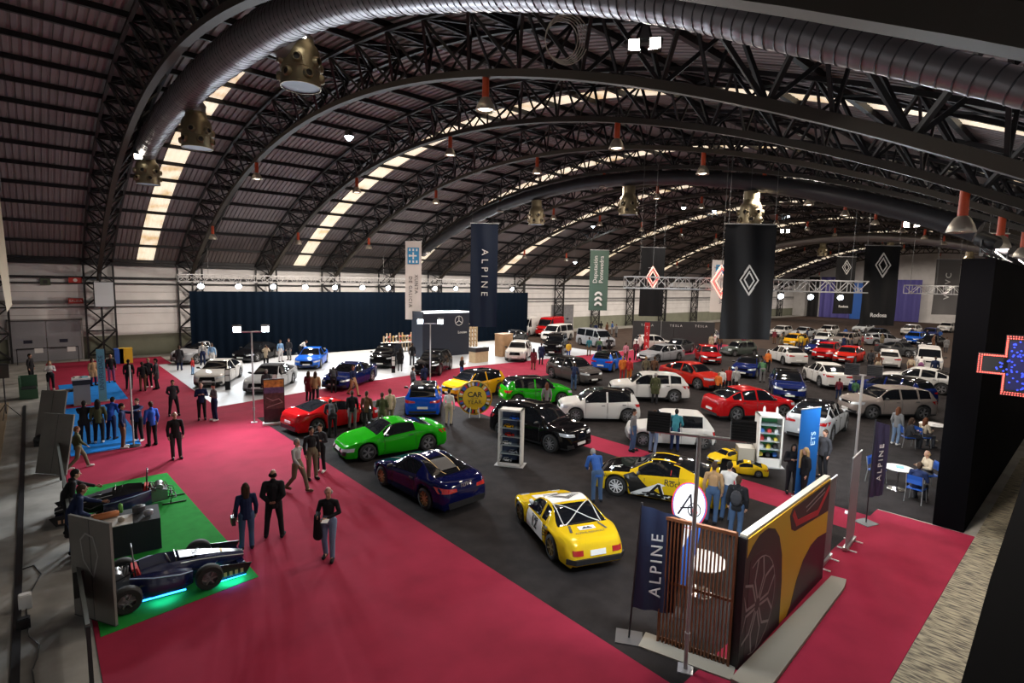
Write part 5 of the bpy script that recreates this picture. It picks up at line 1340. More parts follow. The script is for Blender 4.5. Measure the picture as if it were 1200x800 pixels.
def emblem(parent, M, polys, mt, name='emblem', th=.006):
    b = MB().use(mt)
    for p in polys: b.prism(p, 0, th, M)
    return b.build(name, parent)
def stroke(pts, w):
    out = []
    for (x0, y0), (x1, y1) in zip(pts, pts[1:]):
        d = Vector((x1-x0, y1-y0)).normalized(); n = Vector((-d.y, d.x))*w/2; e = d*w*.25
        out.append([(x0-n.x-e.x, y0-n.y-e.y), (x1-n.x+e.x, y1-n.y+e.y), (x1+n.x+e.x, y1+n.y+e.y), (x0+n.x-e.x, y0+n.y-e.y)])
    return out
def lozenge(s, w=.055):
    A = [(-.04, .52), (-.37, 0), (.03, -.60), (.21, -.30)]; B = [(.04, -.52), (.37, 0), (-.03, .60), (-.21, .30)]
    inner = [(.0, .36), (-.2, .02), (-.02, -.28)]; inn2 = [(.02, .28), (.2, -.02), (.0, -.36)]
    P = stroke(A, w)+stroke(B, w)+stroke(inner, w)+stroke(inn2, w)
    return [[(x*s, y*s) for x, y in p] for p in P]
M_wt = mat('white_print', (.68, .68, .66), .6); M_bk = mat('black_print', (.02, .02, .02), .6)
M_nb = mat('navy_banner_cloth', (.004, .012, .034), .6, spec=.3); M_bb = mat('black_banner_cloth', (.003, .0035, .005), .55, spec=.3); M_wb = mat('white_banner_cloth', (.6, .55, .52), .8)
M_gb = mat('green_banner_cloth', (.06, .11, .085), .7); M_gy = mat('grey_banner_cloth', (.09, .085, .085), .7)
t, w_, h_ = cloth('hanging_banner', 'tall navy banner with white vertical lettering ALPINE over the white stand', 36, 552, 584, 262, 384, M_nb, 2, .06)
text('ALPINE', .62, M_wt, t, bm_(w_, h_, .52, .53, -pi/2, .12), spacing=1.75)
t, w_, h_ = cloth('hanging_banner', 'narrow white banner with blue emblem and dark lettering beside the navy banner', 46.5, 475, 494, 283, 375, M_wb, 1, .03)
M_xb = mat('regional_blue', (.02, .22, .45), .6)
emblem(t, bm_(w_, h_, .5, .82), [[(-.5, -.7), (.5, -.7), (.5, .7), (-.5, .7)]], M_xb)
emblem(t, bm_(w_, h_, .5, .82, 0, .085), [rectp(-.06, .06, -.3, .3), rectp(-.3, .3, -.06, .06)] + [rectp(x-.07, x+.07, y-.1, y+.1) for x in (-.3, 0, .3) for y in (-.5, .5)] + [rectp(x-.07, x+.07, -.1, .1) for x in (-.32,)], M_wt)
text('XUNTA', .42, M_bk, t, bm_(w_, h_, .68, .46, -pi/2, .08), spacing=1.25, align='CENTER')
text('DE GALICIA', .42, M_bk, t, bm_(w_, h_, .32, .36, -pi/2, .08), spacing=1.25)
t, w_, h_ = cloth('hanging_banner', 'dark green banner with white lettering near the wall pillars', 57, 692, 714, 293, 364, M_gb, 1, .03)
text('Deputación', .62, M_wt, t, bm_(w_, h_, .30, .68, pi/2, .09)); text('Pontevedra', .62, M_wt, t, bm_(w_, h_, .62, .68, pi/2, .09))
for k in range(3):
    arc = [(.42*cos(a), .42*sin(a)) for a in [pi*q/10 for q in range(11)]] + [(.2*cos(a), .2*sin(a)) for a in [pi*(10-q)/10 for q in range(11)]]
    emblem(t, bm_(w_, h_, .5, .08+.085*k, 0, .09), [arc], M_wt)
def ren(label, zc, x0, x1, y0, y1, ls=1.0, lv=.5, name=None, nm='hanging_banner'):
    t, w_, h_ = cloth(nm, label, zc, x0, x1, y0, y1, M_bb, 2, .06)
    emblem(t, bm_(w_, h_, .5, lv, 0, .13), lozenge(ls), M_wt)
    if name: text(name, .36, M_wt, t, bm_(w_, h_, .5, .13, 0, .13), offset=.01)
ren('largest black banner with white lozenge emblem, low over the cars', 25, 851, 911, 263, 399, 1.15, .52)
t, w_, h_ = cloth('hanging_banner', 'plain black banner behind the lozenge truss', 49, 752, 780, 290, 371, M_bb, 2, .06)
ren('small black banner with white lozenge and name below, beside the blue curtain', 60, 981, 1004, 301, 368, 1.3, .82, 'Rodosa')
ren('black banner with white lozenge and the word Rodosa below', 35, 1015, 1056, 288, 382, 1.3, .76, 'Rodosa')
t, w_, h_ = cloth('hanging_banner', 'second white and blue banner, half hidden behind the largest black banner', 66, 835, 854, 305, 366, M_wb, 1, .03)
emblem(t, bm_(w_, h_, .5, .82), [[(-.55, -.6), (.55, -.6), (.55, .6), (-.55, .6)]], M_xb); emblem(t, bm_(w_, h_, .5, .82, 0, .085), [rectp(-.06, .06, -.3, .3), rectp(-.3, .3, -.06, .06)], M_wt)
text('XUNTA', .5, M_bk, t, bm_(w_, h_, .62, .3, -pi/2, .08)); 
t, w_, h_ = cloth('hanging_banner', 'grey banner with pale vertical lettering at the corner of the side curtain', 42, 1098, 1127, 304, 369, M_gy, 1, .03)
text('VIRVC', .62, M_wt, t, bm_(w_, h_, .52, .52, pi/2, .08), spacing=1.3)
t, w_, h_ = cloth('hanging_banner', 'small red banner with a white mark hung above the side curtain', 24, 1158, 1182, 274, 303, mat('red_banner_cloth', (.32, .012, .015), .7), 1, .02)
emblem(t, bm_(w_, h_, .5, .55, 0, .05), stroke([(-.22, .3), (.22, .3), (-.1, -.05), (.25, -.05)], .1), M_wt)
t = thing('hanging_banner', 'pale banner seen nearly edge on beside the white wall', 'banner', ray_at(12, 357, 17))
b = MB().use(mat('cream_banner_cloth', (.42, .36, .25), .8)); G = [[RX*(-.06+.12*u*2.4*(1-.75*v)+.12*(1-v))+UZ*(3.55*v+.2*u*(1-v)*-1)+NV*(.5*u) for v in [j/10 for j in range(11)]] for u in [i/4 for i in range(5)]]
b.grid(G); b.grid([[p+NV*.01+RX*.01 for p in r] for r in G][::-1]); b.build('fabric', t, smooth=True, fix=False)
b = MB().use(M_wire); b.tube([(0, 0, 3.5), (0, 0, 7.0)], .012, 4); b.build('suspension_cable', t)
# lit lozenge signs hung from the truss
M_neon = mat('lit_lozenge_tube', (1, .7, .6), .4, emit=(1, .62, .5), es=.8); M_neonr = mat('lit_red_tube', (1, .1, .08), .4, emit=(1, .12, .1), es=1.2)
for px, py, zc, s, lb in [(765, 325, 27.6, .85, 'smaller lit lozenge sign on the truss, in front of the plain black banner'), (845, 330, 27, 1.25, 'larger lit lozenge sign with red rim beside the largest black banner')]:
    c = ray_at(px, py, zc); t = thing('lozenge_sign', lb, 'sign', c)
    M = frame(Vector((0, 0, 0)), RX, UZ)
    emblem(t, M, lozenge(s*1.1, .035), M_neon, 'lit_tubes', .05)
    emblem(t, M, [q for q in stroke([(0, .55*s), (-.32*s, 0), (0, -.55*s), (.32*s, 0), (0, .55*s)], .02)], M_neonr, 'red_outline', .08)
    b = MB().use(M_wire); b.tube([UZ*.6*s+NV*.02, UZ*.6*s-NV*1.0], .02, 4); b.tube([UZ*.6*s-NV*.02, UZ*(z_roof(c.y)-.02-c.z)], .012, 4); b.build('hook', t)

# ---- curtains and stand walls
M_cur = mat('black_stage_curtain', (.0015, .0045, .010), .95, spec=.05)
def curtain(name, label, a, b_, z0, z1, mt, pleat=.5, amp=.08):
    a, b_ = Vector(a), Vector(b_); d = b_-a; L = d.length; d.normalize(); n = Vector((-d.y, d.x, 0)); k = int(L/pleat*6)
    b = MB().use(mt); G = [[a + d*(L*i/k) + n*(amp*sin(2*pi*i/6)) + UZ*z for z in (z0, (z0+z1)/2, z1)] for i in range(k+1)]
    b.grid(G); b.grid([[p+n*.02 for p in r] for r in G][::-1]); o = b.build(name, smooth=True, fix=False); return tag(o, label, 'curtain')
curtain('stage_curtain', 'long black curtain behind the white floored stand', (9.0, 47.0, 0), (44.5, 47.0, 0), .02, 5.5, M_cur, .7, .03)
curtain('stage_curtain', 'violet blue curtain in the far corner beside the small black banner', (140.5, 47, 0), (140.5, 40.5, 0), .05, 9.5, mat('violet_curtain', (.10, .09, .32), .8), 1.6, .3)
curtain('stage_curtain', 'violet blue curtain in the far corner beyond the silver estate', (140.5, 33, 0), (140.5, 27.5, 0), .05, 9.0, mat('violet_curtain', (.10, .09, .32), .8), 1.6, .3)
curtain('stage_curtain', 'narrow black curtain at the end of the far white wall', (140, 49.5, 0), (140, 47.2, 0), .05, 9.5, mat('far_black_curtain', (.01, .01, .012), .9), 1.0, .1)
t = thing('stand_wall', 'bright blue lettered wall between the two far curtains', 'exhibition wall', (140.4, 36.8, 0))
b = MB().use(mat('stand_blue', (.03, .13, .50), .5)); b.box(-.1, .1, -3.6, 3.6, 0, 8.2); b.build('panel', t)
text('STELLANTIS', 1.35, M_wt, t, frame((-.12, .3, 6.6), (0, -1, 0), UZ)); text('&YOU', 1.0, M_wt, t, frame((-.12, 0, 5.0), (0, -1, 0), UZ)); text('X', 2.2, M_wt, t, frame((-.12, -.5, 2.6), (0, -1, 0), UZ), offset=.04)
t = thing('stand_wall', 'dark navy stand wall with round star emblem and white header light', 'exhibition wall', (26.2, 40.2, 0))
b = MB().use(mat('stand_navy', (.003, .007, .020), .5)); b.box(-1.3, 3.7, -.9, .9, 0.017, 4.0); b.build('wall_body', t)
b = MB().use(mat('header_light', (1, 1, 1), .4, emit=(.9, .95, 1), es=3)); b.box(-1.2, 3.6, -.96, -.91, 3.88, 3.98); b.build('header_light', t)
M = frame((2.5, -.93, 3.15), (1, 0, 0), UZ); ring = [(.42*cos(2*pi*q/24), .42*sin(2*pi*q/24)) for q in range(25)]
emblem(t, M, stroke(ring, .05) + stroke([(0, 0), (0, .42)], .06) + stroke([(0, 0), (.36, -.21)], .06) + stroke([(0, 0), (-.36, -.21)], .06), M_wt)
text('Louzao', .34, M_wt, t, frame((2.9, -.93, 2.1), (1, 0, 0), UZ))
t = thing('stand_wall', 'dark grey lettered wall behind the white electric car', 'exhibition wall', (51.5, 31.4, 0.014), atan2(RX.y, RX.x))
M_ts = mat('stand_dark_grey', (.03, .03, .032), .5)
for i in range(2):
    b = MB().use(M_ts); b.box(-4.4+4.4*i, 4.4*i-.03, -.1, .1, 0, 2.85); b.build('panel', t)
for i, u in enumerate((-2.9, .2, 2.9)):
    text('TESLA', .34, M_wt, t, frame((u, -.11, 2.4), (1, 0, 0), UZ), spacing=1.6)
b = MB().use(M_alu); b.tube([(-1.4, -.15, 0), (-1.4, -.15, 2.95)], .04, 6); b.build('divider_pole', t)
p = at(757, 415); t = thing('totem', 'narrow red totem with white letters beside the white electric car', 'sign', p, atan2(-p.y, -p.x)-pi/2+pi)
b = MB().use(mat('totem_red', (.5, .012, .015), .5)); b.box(-.24, .24, -.06, .06, 0, 3.1); b.build('panel', t)
for i, ch in enumerate('TSLA'): text(ch, .4, M_wt, t, frame((0, -.065, 2.6-.62*i), (1, 0, 0), UZ))
# right side: black partition curtain, LED cross, balcony front
M_bw = mat('black_molton', (.0022, .0022, .003), .95, spec=.05)
b = MB().use(M_bw); b.box(19.05, 52, 2.2, 2.9, 0.015, 7.6); o = b.build('black_partition'); tag(o, 'tall black cloth partition closing the hall side behind the meeting tables', 'partition')
b = MB().use(M_steel); b.tube([(19.0, 2.5, 7.7), (52, 2.5, 7.7)], .05, 6)
for k in range(16): b.tube([(19.3+.8*k, 2.3, 7.65), (19.6+.8*k, 2.7, 8.0)], .02, 4)
tag(b.build('scaffold_rail'), 'dark scaffold rail along the top of the black partition', 'rail')
for i, x in enumerate((20.3, 23.2)):
    t = thing('stage_spotlight', ['black stage spotlight on the near end of the partition rail', 'black stage spotlight farther along the partition rail'][i], 'spotlight', (x, 2.55, 7.72), 1.0)
    b = MB().use(M_blk); b.lathe([(.14, -.3), (.2, -.2), (.22, .25)], 12, Matrix.Translation((0, 0, .42)) @ Matrix.Rotation(1.2, 4, 'Y')); b.build('housing', t, smooth=40)
    b = MB().use(M_blk); b.bar((0, -.22, 0), (0, -.22, .45), .04); b.bar((0, .22, 0), (0, .22, .45), .04); b.bar((0, -.22, .02), (0, .22, .02), .04); b.build('yoke', t)
# LED cross, turned towards the entrance corner
c = ray_at(1192, 429, 13.2); t = thing('led_cross_sign', 'lit cross sign with red dotted rim and blue heart in front of the black partition', 'sign', c, atan2(-c.y, -c.x)-pi/2+pi)
a_, L_ = .23, .72
cr = [(a_, a_), (a_, L_), (-a_, L_), (-a_, a_), (-L_, a_), (-L_, -a_), (-a_, -a_), (-a_, -L_), (a_, -L_), (a_, -a_), (L_, -a_), (L_, a_)]
b = MB().use(M_blk); MF = frame((0, 0, 0), (1, 0, 0), UZ)
for q in (rectp(-L_-.03, L_+.03, -a_-.03, a_+.03), rectp(-a_-.03, a_+.03, -L_-.03, L_+.03)): b.prism(q, -.12, 0, MF)
b.bar((0, .08, -.2), (.0, .9, -.2), .06); b.build('casing', t)
b = MB().use(mat('red_led', (1, .1, .05), .4, emit=(1, .12, .1), es=3.5))
for (x0, y0), (x1, y1) in zip(cr, cr[1:]+cr[:1]):
    n = max(2, int(((x1-x0)**2+(y1-y0)**2)**.5/.048))
    for i in range(n):
        for o_ in (0, -.035):
            sx = 1+o_/.5; b.lathe([(.013, 0), (.013, .012)], 6, MF @ Matrix.Translation(((x0+(x1-x0)*i/n)*sx, (y0+(y1-y0)*i/n)*sx, 0)))
b.build('red_lights', t)['kind'] = 'stuff'
b = MB().use(mat('blue_led', (.05, .1, 1), .4, emit=(.03, .06, 1), es=.9)); random.seed(3)
for i in range(150):
    x, y = random.uniform(-.6, .6), random.uniform(-.6, .6)
    if (abs(x) < .17 or (abs(y) < .17 and abs(x) < .45)): b.lathe([(.022, 0), (.022, .01)], 6, MF @ Matrix.Translation((x, y, 0)))
b.build('blue_lights', t)['kind'] = 'stuff'
b = MB().use(mat('led_back', (.01, .01, .05), .5, emit=(.01, .02, .35), es=.12)); b.prism(rectp(-.17, .17, -.6, .6), 0, .004, MF); b.build('blue_panel', t)
# balcony front beside the camera
b = MB().use(mat('black_balcony_cloth', (.003, .003, .0035), .95, spec=.05))
b.box(3.9, 30, -1.4, .62, 2.6, 4.55) if 0 else b.prism([(2.2, -1.4), (26, -1.4), (26, .97), (5.2, .42), (2.2, .30)], 4.35, 4.6)
o = b.build('balcony_front'); o['kind'] = 'structure'
b = MB().use(mat('worn_timber_edge', (.20, .15, .09), .8, noise=.3)); b.box(-2.2, -1.15, 8.5, 37, .0, .09); o = b.build('timber_walkway'); tag(o, 'worn brown timber edging beside the concrete strip', 'walkway')
# rough pale concrete strip along the side
Mc = mat('streaked_screed', (.26, .24, .18), .9); nt = Mc.node_tree; bs = nt.nodes['Principled BSDF']
tc = nt.nodes.new('ShaderNodeTexCoord'); mp = nt.nodes.new('ShaderNodeMapping'); mp.inputs['Scale'].default_value = (14, 2.2, 1); nz = nt.nodes.new('ShaderNodeTexNoise'); nz.inputs['Scale'].default_value = 1.5; nz.inputs['Detail'].default_value = 8
rp = nt.nodes.new('ShaderNodeValToRGB'); rp.color_ramp.elements[0].position = .40; rp.color_ramp.elements[0].color = (.08, .07, .055, 1); rp.color_ramp.elements[1].position = .58; rp.color_ramp.elements[1].color = (.36, .32, .22, 1)
nt.links.new(tc.outputs['Object'], mp.inputs[0]); nt.links.new(mp.outputs[0], nz.inputs['Vector']); nt.links.new(nz.outputs['Fac'], rp.inputs[0]); nt.links.new(rp.outputs[0], bs.inputs['Base Color'])
b = MB().use(Mc); b.box(5, 30, -.2, 1.94, 0, .012); o = b.build('screed_strip'); tag(o, 'streaked pale screed strip between the red carpet and the side wall', 'floor strip')
# ================================================================ BOOTH FURNITURE
# ---- yellow graphic wall with the slatted screen
WA, WB = Vector((8.94, 3.80, 0)), Vector((13.35, 3.93, 0)); dW = (WB-WA).normalized()
t = thing('graphic_wall', 'freestanding wall printed with the side and tail lamp of a yellow car', 'exhibition wall', WA, atan2(dW.y, dW.x))
b = MB().use(mat('print_yellow', (.62, .37, .015), .45)); b.box(0, 4.45, 0, .02, .03, 2.4); b.build('printed_face', t)
b = MB().use(mat('cream_frame', (.55, .5, .4), .6)); b.box(0, 4.45, .02, .14, 2.40, 2.46); b.box(0, 4.45, .02, .14, 0, 2.4); b.build('wall_frame', t)
b = MB().use(M_blk); b.box(-.06, 0, -.005, .15, 0, 2.42); b.build('end_post', t)
MF = frame((0, 0, 0), (1, 0, 0), UZ)
def flat(polys, mt, nm, off):
    b = MB().use(mt)
    for p in polys: b.prism([(x*.957, y+.02) for x, y in p], off, off+.003, MF)
    return b.build(nm, t)
M_pd = mat('print_dark', (.012, .010, .014), .45); M_pd2 = mat('print_plum', (.028, .010, .018), .45); M_pg = mat('print_grey', (.30, .27, .27), .5); M_pr = mat('print_red', (.5, .02, .03), .45)
arch = [(0, 0)] + [(0, 2.02)] + [(.23, 2.19), (.52, 2.31), (.91, 2.32), (1.27, 2.2), (1.54, 1.96), (1.76, 1.53), (1.86, .97), (1.9, .1), (1.9, 0)]
flat([arch[::-1]], M_pd, 'wheel_arch_print', .001)
flat([[(.5+1.1*cos(a), .92+1.06*sin(a)) for a in [2*pi*q/30 for q in range(30)] if .5+1.1*cos(a) > 0]], M_pd2, 'tyre_print', .005)
rimc = (.62, .95); sp = []
for k in range(6):
    a = 1.0+2*pi*k/6
    p = lambda r, da: (rimc[0]+r*.93*cos(a+da), rimc[1]+r*1.0*sin(a+da))
    for s_ in (-1, 1): sp += stroke([p(.14, s_*.3), p(.55, s_*.10), p(.88, s_*.38)], .05)
sp += stroke([(rimc[0]+.84*cos(q), rimc[1]+.90*sin(q)) for q in [-1.9+3.9*i/16 for i in range(17)]], .02)
flat([[(max(0, x), max(0.0, y)) for x, y in q] for q in sp], M_pg, 'wheel_spoke_print', .009)
flat([[(2.25, -.02), (2.5, .16), (2.75, .6), (3.1, .95), (3.55, 1.14), (4.0, 1.18), (4.64, 1.1), (4.64, -.02)]], M_pd2, 'bumper_print', .001)
flat([[(2.05, 2.22), (2.18, 2.34), (4.62, 2.34), (4.64, 1.62), (2.42, 1.80), (2.2, 1.9)]], M_pd, 'tail_lamp_print', .001)
flat(stroke([(2.25, 2.22), (2.5, 1.95), (3.85, 1.80), (4.55, 2.2)], .13), M_pr, 'red_lamp_band_print', .005)
flat(stroke([(3.0, 2.14), (4.2, 2.26)], .025) + stroke([(3.05, 2.04), (4.25, 2.17)], .025), M_pg, 'lamp_lines_print', .006)
b = MB().use(mat('cream_plinth', (.24, .22, .18), .8)); b.prism([(8.55, 3.20), (13.2, 3.42), (13.6, 3.50), (13.5, 3.78), (9.0, 3.76), (8.5, 3.74)], .015, .09); tag(b.build('floor_plinth'), 'low cream plinth along the foot of the yellow graphic wall', 'plinth')
SA, SB = Vector((8.45, 5.15, 0)), Vector((8.84, 3.93, 0)); dS = (SB-SA); LS = dS.length
t = thing('slatted_screen', 'tall screen of thin brown wooden slats joined to the yellow graphic wall', 'screen', SA, atan2(dS.y, dS.x))
M_wood = mat('oiled_wood', (.19, .07, .028), .45, noise=.2, nscale=6)
n = 20
for k in range(n):
    x = LS*(k+.5)/n; b = MB().use(M_wood); b.box(x-.012, x+.012, -.03, .03, .05, 2.46); b.build('slat', t)
b = MB().use(M_wood); b.box(0, LS, -.035, .035, 2.44, 2.5); b.box(0, LS, .03, .05, .05, .12); b.box(0, LS, .03, .05, 1.2, 1.25); b.box(0, .03, -.04, .04, 0, 2.5); b.box(LS-.03, LS, -.04, .04, 0, 2.5); b.build('screen_frame', t)
b = MB().use(mat('cream_plinth', (.24, .22, .18), .8)); b.box(-.25, LS+.1, -.35, .12, -.0, .045); b.build('foot_board', t)
# ---- flags
def flag_stand(base, label, w0, z0, z1, mt, txt, tm, rot=pi/2, size=.4, lean=0, az=None, off=0, spacing=1.4):
    t = thing('flag_stand', label, 'flag', (base.x, base.y, .015), (atan2(-base.y, -base.x)+pi/2) if az is None else az)
    b = MB().use(M_blk); b.tube([(off, 0, 0), (off+lean, 0, z1+.05)], .018, 6); b.build('pole', t)
    b = MB().use(mat('flag_foot', (.06, .06, .065), .5, metal=.4)); b.box(off-.25, off+.25, -.22, .22, 0, .015); b.build('base_plate', t)
    b = MB().use(mt); G = [[Vector((off + lean*(z/z1) + u*w0, .025*sin(u*14+z*1.5), z - .12*u*(z-z0)/(z1-z0)*1.4)) for z in [z0+(z1-z0)*j/12 for j in range(13)]] for u in [i/10 for i in range(11)]]
    b.grid(G); b.grid([[p+Vector((0, .006, 0)) for p in r] for r in G][::-1]); b.build('fabric', t, smooth=True, fix=False)
    if txt: text(txt, size, tm, t, frame((off+lean*.5+w0*.48, -.05, (z0+z1)/2-.1), (1, 0, 0), UZ) @ Matrix.Rotation(rot, 4, 'Z'), spacing=spacing)
    return t
M_nf = mat('navy_flag_cloth', (.012, .022, .06), .6)
flag_stand(Vector((8.14, 5.54)), 'navy flag with white upright lettering ALPINE left of the slatted screen', .78, .62, 2.65, M_nf, 'ALPINE', M_wt, size=.30, lean=.12, off=-.02, spacing=1.35)
p = at(800, 720); t = thing('feather_flag', 'oval topped white and blue feather flag with letter emblem behind the slatted screen', 'flag', (p.x, p.y, .015), atan2(-p.y, -p.x)+pi/2)
b = MB().use(M_blk); b.tube([(0, .02, 0), (0, .02, 2.7)], .015, 6); b.box(-.2, .2, -.2, .2, 0, .015); b.build('pole', t)
oval = [(.30*cos(a), 2.32+.44*sin(a)) for a in [2*pi*q/28 for q in range(28)]]
lower = [(-.26, 2.2), (-.27, .9), (-.2, .6), (.02, .6), (.2, 1.5), (.28, 2.2)]
b = MB().use(mat('flag_blue', (.02, .10, .38), .6)); b.prism(lower, -.003, .003, MF); b.prism([(x*1.06, (y-2.32)*1.05+2.32) for x, y in oval], -.004, .004, MF); b.build('blue_cloth', t)
b = MB().use(M_wt); b.prism(oval, .004, .006, MF); b.prism([(-.2, 1.9), (-.2, 1.3), (-.1, 1.35), (.1, 1.9)], .004, .006, MF); b.build('white_print', t)
b = MB().use(M_pr)
for q in stroke([(.33*cos(a), 2.32+.47*sin(a)) for a in [2*pi*q/28 for q in range(29)]], .018): b.prism(q, .004, .008, MF)
b.prism([(.1+.07*cos(a), 2.2+.07*sin(a)) for a in [2*pi*q/12 for q in range(12)]], .006, .010, MF); b.build('red_print', t)
b = MB().use(M_pd)
for q in stroke([(-.2, 2.12), (.02, 2.55), (.06, 2.12)], .035) + stroke([(-.16, 2.25), (.12, 2.3)], .03) + stroke([(.1+.12*cos(a), 2.24+.14*sin(a)) for a in [2*pi*q/14 for q in range(15)]], .02): b.prism(q, .007, .011, MF)
b.build('letter_emblem', t)
flag_stand(Vector((17.62, 4.18)), 'dark violet flag with pale upright lettering at the edge of the red strip', .62, .75, 3.0, mat('violet_flag_cloth', (.035, .03, .075), .6), 'ALPINE', M_wt, size=.26, lean=.0, off=.0, az=-.35)
def rollup(c, az, w, h, label, mt, feet=True):
    t = thing('rollup_banner', label, 'banner', (c[0], c[1], .015), az)
    b = MB().use(mt); b.box(-w/2, w/2, -.004, .004, .08, h); b.build('printed_sheet', t)
    b = MB().use(M_alu); b.box(-w/2, w/2, -.06, .06, .02, .09); b.box(-w/2, w/2, -.015, .015, h-.01, h+.025); b.build('cassette', t)
    b = MB().use(M_alu); b.tube([(0, .03, .05), (0, .03, h)], .012, 6); b.build('support_rod', t)
    for s in (-1, 1):
        b = MB().use(M_wt); b.box(s*w*.35-.02, s*w*.35+.02, -.24, .2, 0, .02); b.build('foot', t)
    return t
M_rg = mat('grey_print_sheet', (.15, .14, .15), .5); M_rg2 = mat('pale_print_sheet', (.27, .25, .27), .5)
rollup((14.15, 4.15), .05, 1.0, 2.1, 'dark grey roll-up banner next to the yellow graphic wall', M_rg)
rollup((15.7, 4.05), .08, 1.0, 2.45, 'pale grey roll-up banner between the dark one and the violet flag', M_rg2)
p = Vector((18.3, 6.1)); t = rollup(p, atan2(RX.y, RX.x)+.45, .95, 2.9, 'tall blue display board behind the grey roll-up banners', mat('display_blue', (.008, .09, .30), .5))
text('ETS', .3, mat('pale_blue_print', (.45, .65, .8), .5), t, frame((.2, -.01, 1.9), (1, 0, 0), UZ) @ Matrix.Rotation(pi/2, 4, 'Z'))
b = MB().use(mat('display_photo', (.35, .22, .1), .6)); b.box(-.4, -.05, -.008, -.005, 1.0, 1.6); b.build('small_photo', t)
# ---- glass cabinets
def cabinet(c, az, w, d, h, label, items, back, shelves=5, kick=.12):
    t = thing('display_cabinet', label, 'cabinet', (c[0], c[1], .015), az)
    M_cw = mat('cabinet_white', (.62, .6, .55), .5)
    b = MB().use(M_cw); b.box(-w/2, -w/2+.06, 0, d, .0, h); b.box(w/2-.06, w/2, 0, d, 0, h); b.box(-w/2, w/2, 0, d, h-.07, h); b.box(-w/2, w/2, 0, d, 0, kick); b.build('case', t)
    b = MB().use(back); b.box(-w/2+.06, w/2-.06, d-.03, d-.01, kick, h-.07); b.build('back_panel', t)
    b = MB().use(mat('cabinet_foot', (.3, .3, .3), .5)); b.box(-w/2-.1, w/2+.1, -.12, d+.08, -.0, .02); b.build('foot_plate', t)
    n = shelves
    for i in range(n):
        z = kick + (h-.07-kick)*i/n
        b = MB().use(mat('shelf_glass', (.35, .4, .42), .1)); b.box(-w/2+.06, w/2-.06, .02, d-.03, z-.006, z); b.build('shelf', t)
    return t
ca = Vector((12.69, 14.18)); az = atan2(-.73, .49)
cab1 = cabinet(ca, az, .88, .42, 2.1, 'tall white glass cabinet of model cars behind the midnight blue coupe', 6, mat('cabinet_dark_back', (.02, .03, .06), .4), 6)
def in_cab(c, az, x, y, z):
    ca_, sa_ = cos(az), sin(az); return Vector((c[0]+x*ca_-y*sa_, c[1]+x*sa_+y*ca_, z+.015))
def model_car(p, az, pt, label, s):
    meshes, bvh, t_, xf, xr = car_geo('hatch' if s > .08 else 'sport')
    r = thing('model_car', label, 'model car', p, az); r.scale = (s,)*3
    for nm in ('body', 'roof', 'hood', 'windscreen', 'rear_window', 'underbody'):
        o = link(nm, meshes[nm], r); o.material_slots[0].link = 'OBJECT'; o.material_slots[0].material = pt if nm in ('body', 'roof', 'hood') else M_glass
    for nm in meshes:
        if nm.startswith('door') or nm.startswith('side'):
            o = link('door' if nm.startswith('door') else 'side_window', meshes[nm], r); o.material_slots[0].link = 'OBJECT'; o.material_slots[0].material = pt if nm.startswith('door') else M_glass
    return r
shelfz = [.12+(2.1-.07-.12)*i/6 for i in range(6)]
for i, (pt, lb, x) in enumerate([(P_white, 'white model car on the lowest cabinet shelf', -.12), (P_silver, 'silver model car on the second cabinet shelf from the floor', .1), (P_white, 'white model car on the third cabinet shelf from the floor', -.15), (P_fire, 'red model car on the fourth cabinet shelf from the floor', -.05), (P_gold, 'yellow model car on the second shelf from the top', -.08), (P_vblue, 'blue model car on the topmost cabinet shelf', .12)]):
    model_car(in_cab(ca, az, x, .2, shelfz[i]), az, pt, lb, .085)
cb = Vector((20.25, 8.05)); azb = atan2(-.80, .6)
cab2 = cabinet(cb, azb, .85, .7, 1.95, 'white glass cabinet with merchandise and green side between the toy cars and the concept car', 0, mat('cabinet_green_back', (.03, .2, .06), .5), 5, .35)
b = MB().use(mat('white_desk_wood', (.35, .32, .26), .5)); b.box(-1.05, -.46, .15, .75, .0, .62); b.build('side_shelf', cab2)
random.seed(11)
for i in range(12):
    z = .35+(1.95-.07-.35)*(i % 4)/5; x = -.25+.25*(i//4)
    b = MB().use(mat('goods_%d' % (i % 5), [(.5, .4, .05), (.5, .5, .48), (.4, .03, .03), (.03, .1, .3), (.04, .04, .04)][i % 5], .5)); hh = .08+.1*random.random()
    b.box(-.07, .07, -.06, .06, 0, hh); b.prism([(-.05, -.04), (.05, -.04), (.02, .04), (-.02, .04)], hh, hh+.03)
    o = b.build('merchandise_box'); p = in_cab(cb, azb, x, .3, z); o.location = p; o.rotation_euler = (0, 0, azb+.1)
    tag(o, '%s boxed souvenir on shelf %s of the merchandise cabinet, %s' % (['yellow', 'white', 'red', 'blue', 'black'][i % 5], ['one', 'two', 'three', 'four'][i % 4], ['at its left', 'in the middle', 'at its right'][i//4]), 'souvenir', 'souvenirs in the merchandise cabinet')
for i, x in enumerate((-.2, .25)):
    b = MB().use(M_wt); b.lathe([(.045, 0), (.045, .22), (.03, .26), (.012, .3)], 10); o = b.build('white_bottle', smooth=50); o.location = in_cab(cb, azb, x, .35, 1.95); tag(o, 'white bottle on top of the merchandise cabinet, %s' % ['left one', 'right one'][i], 'bottle')
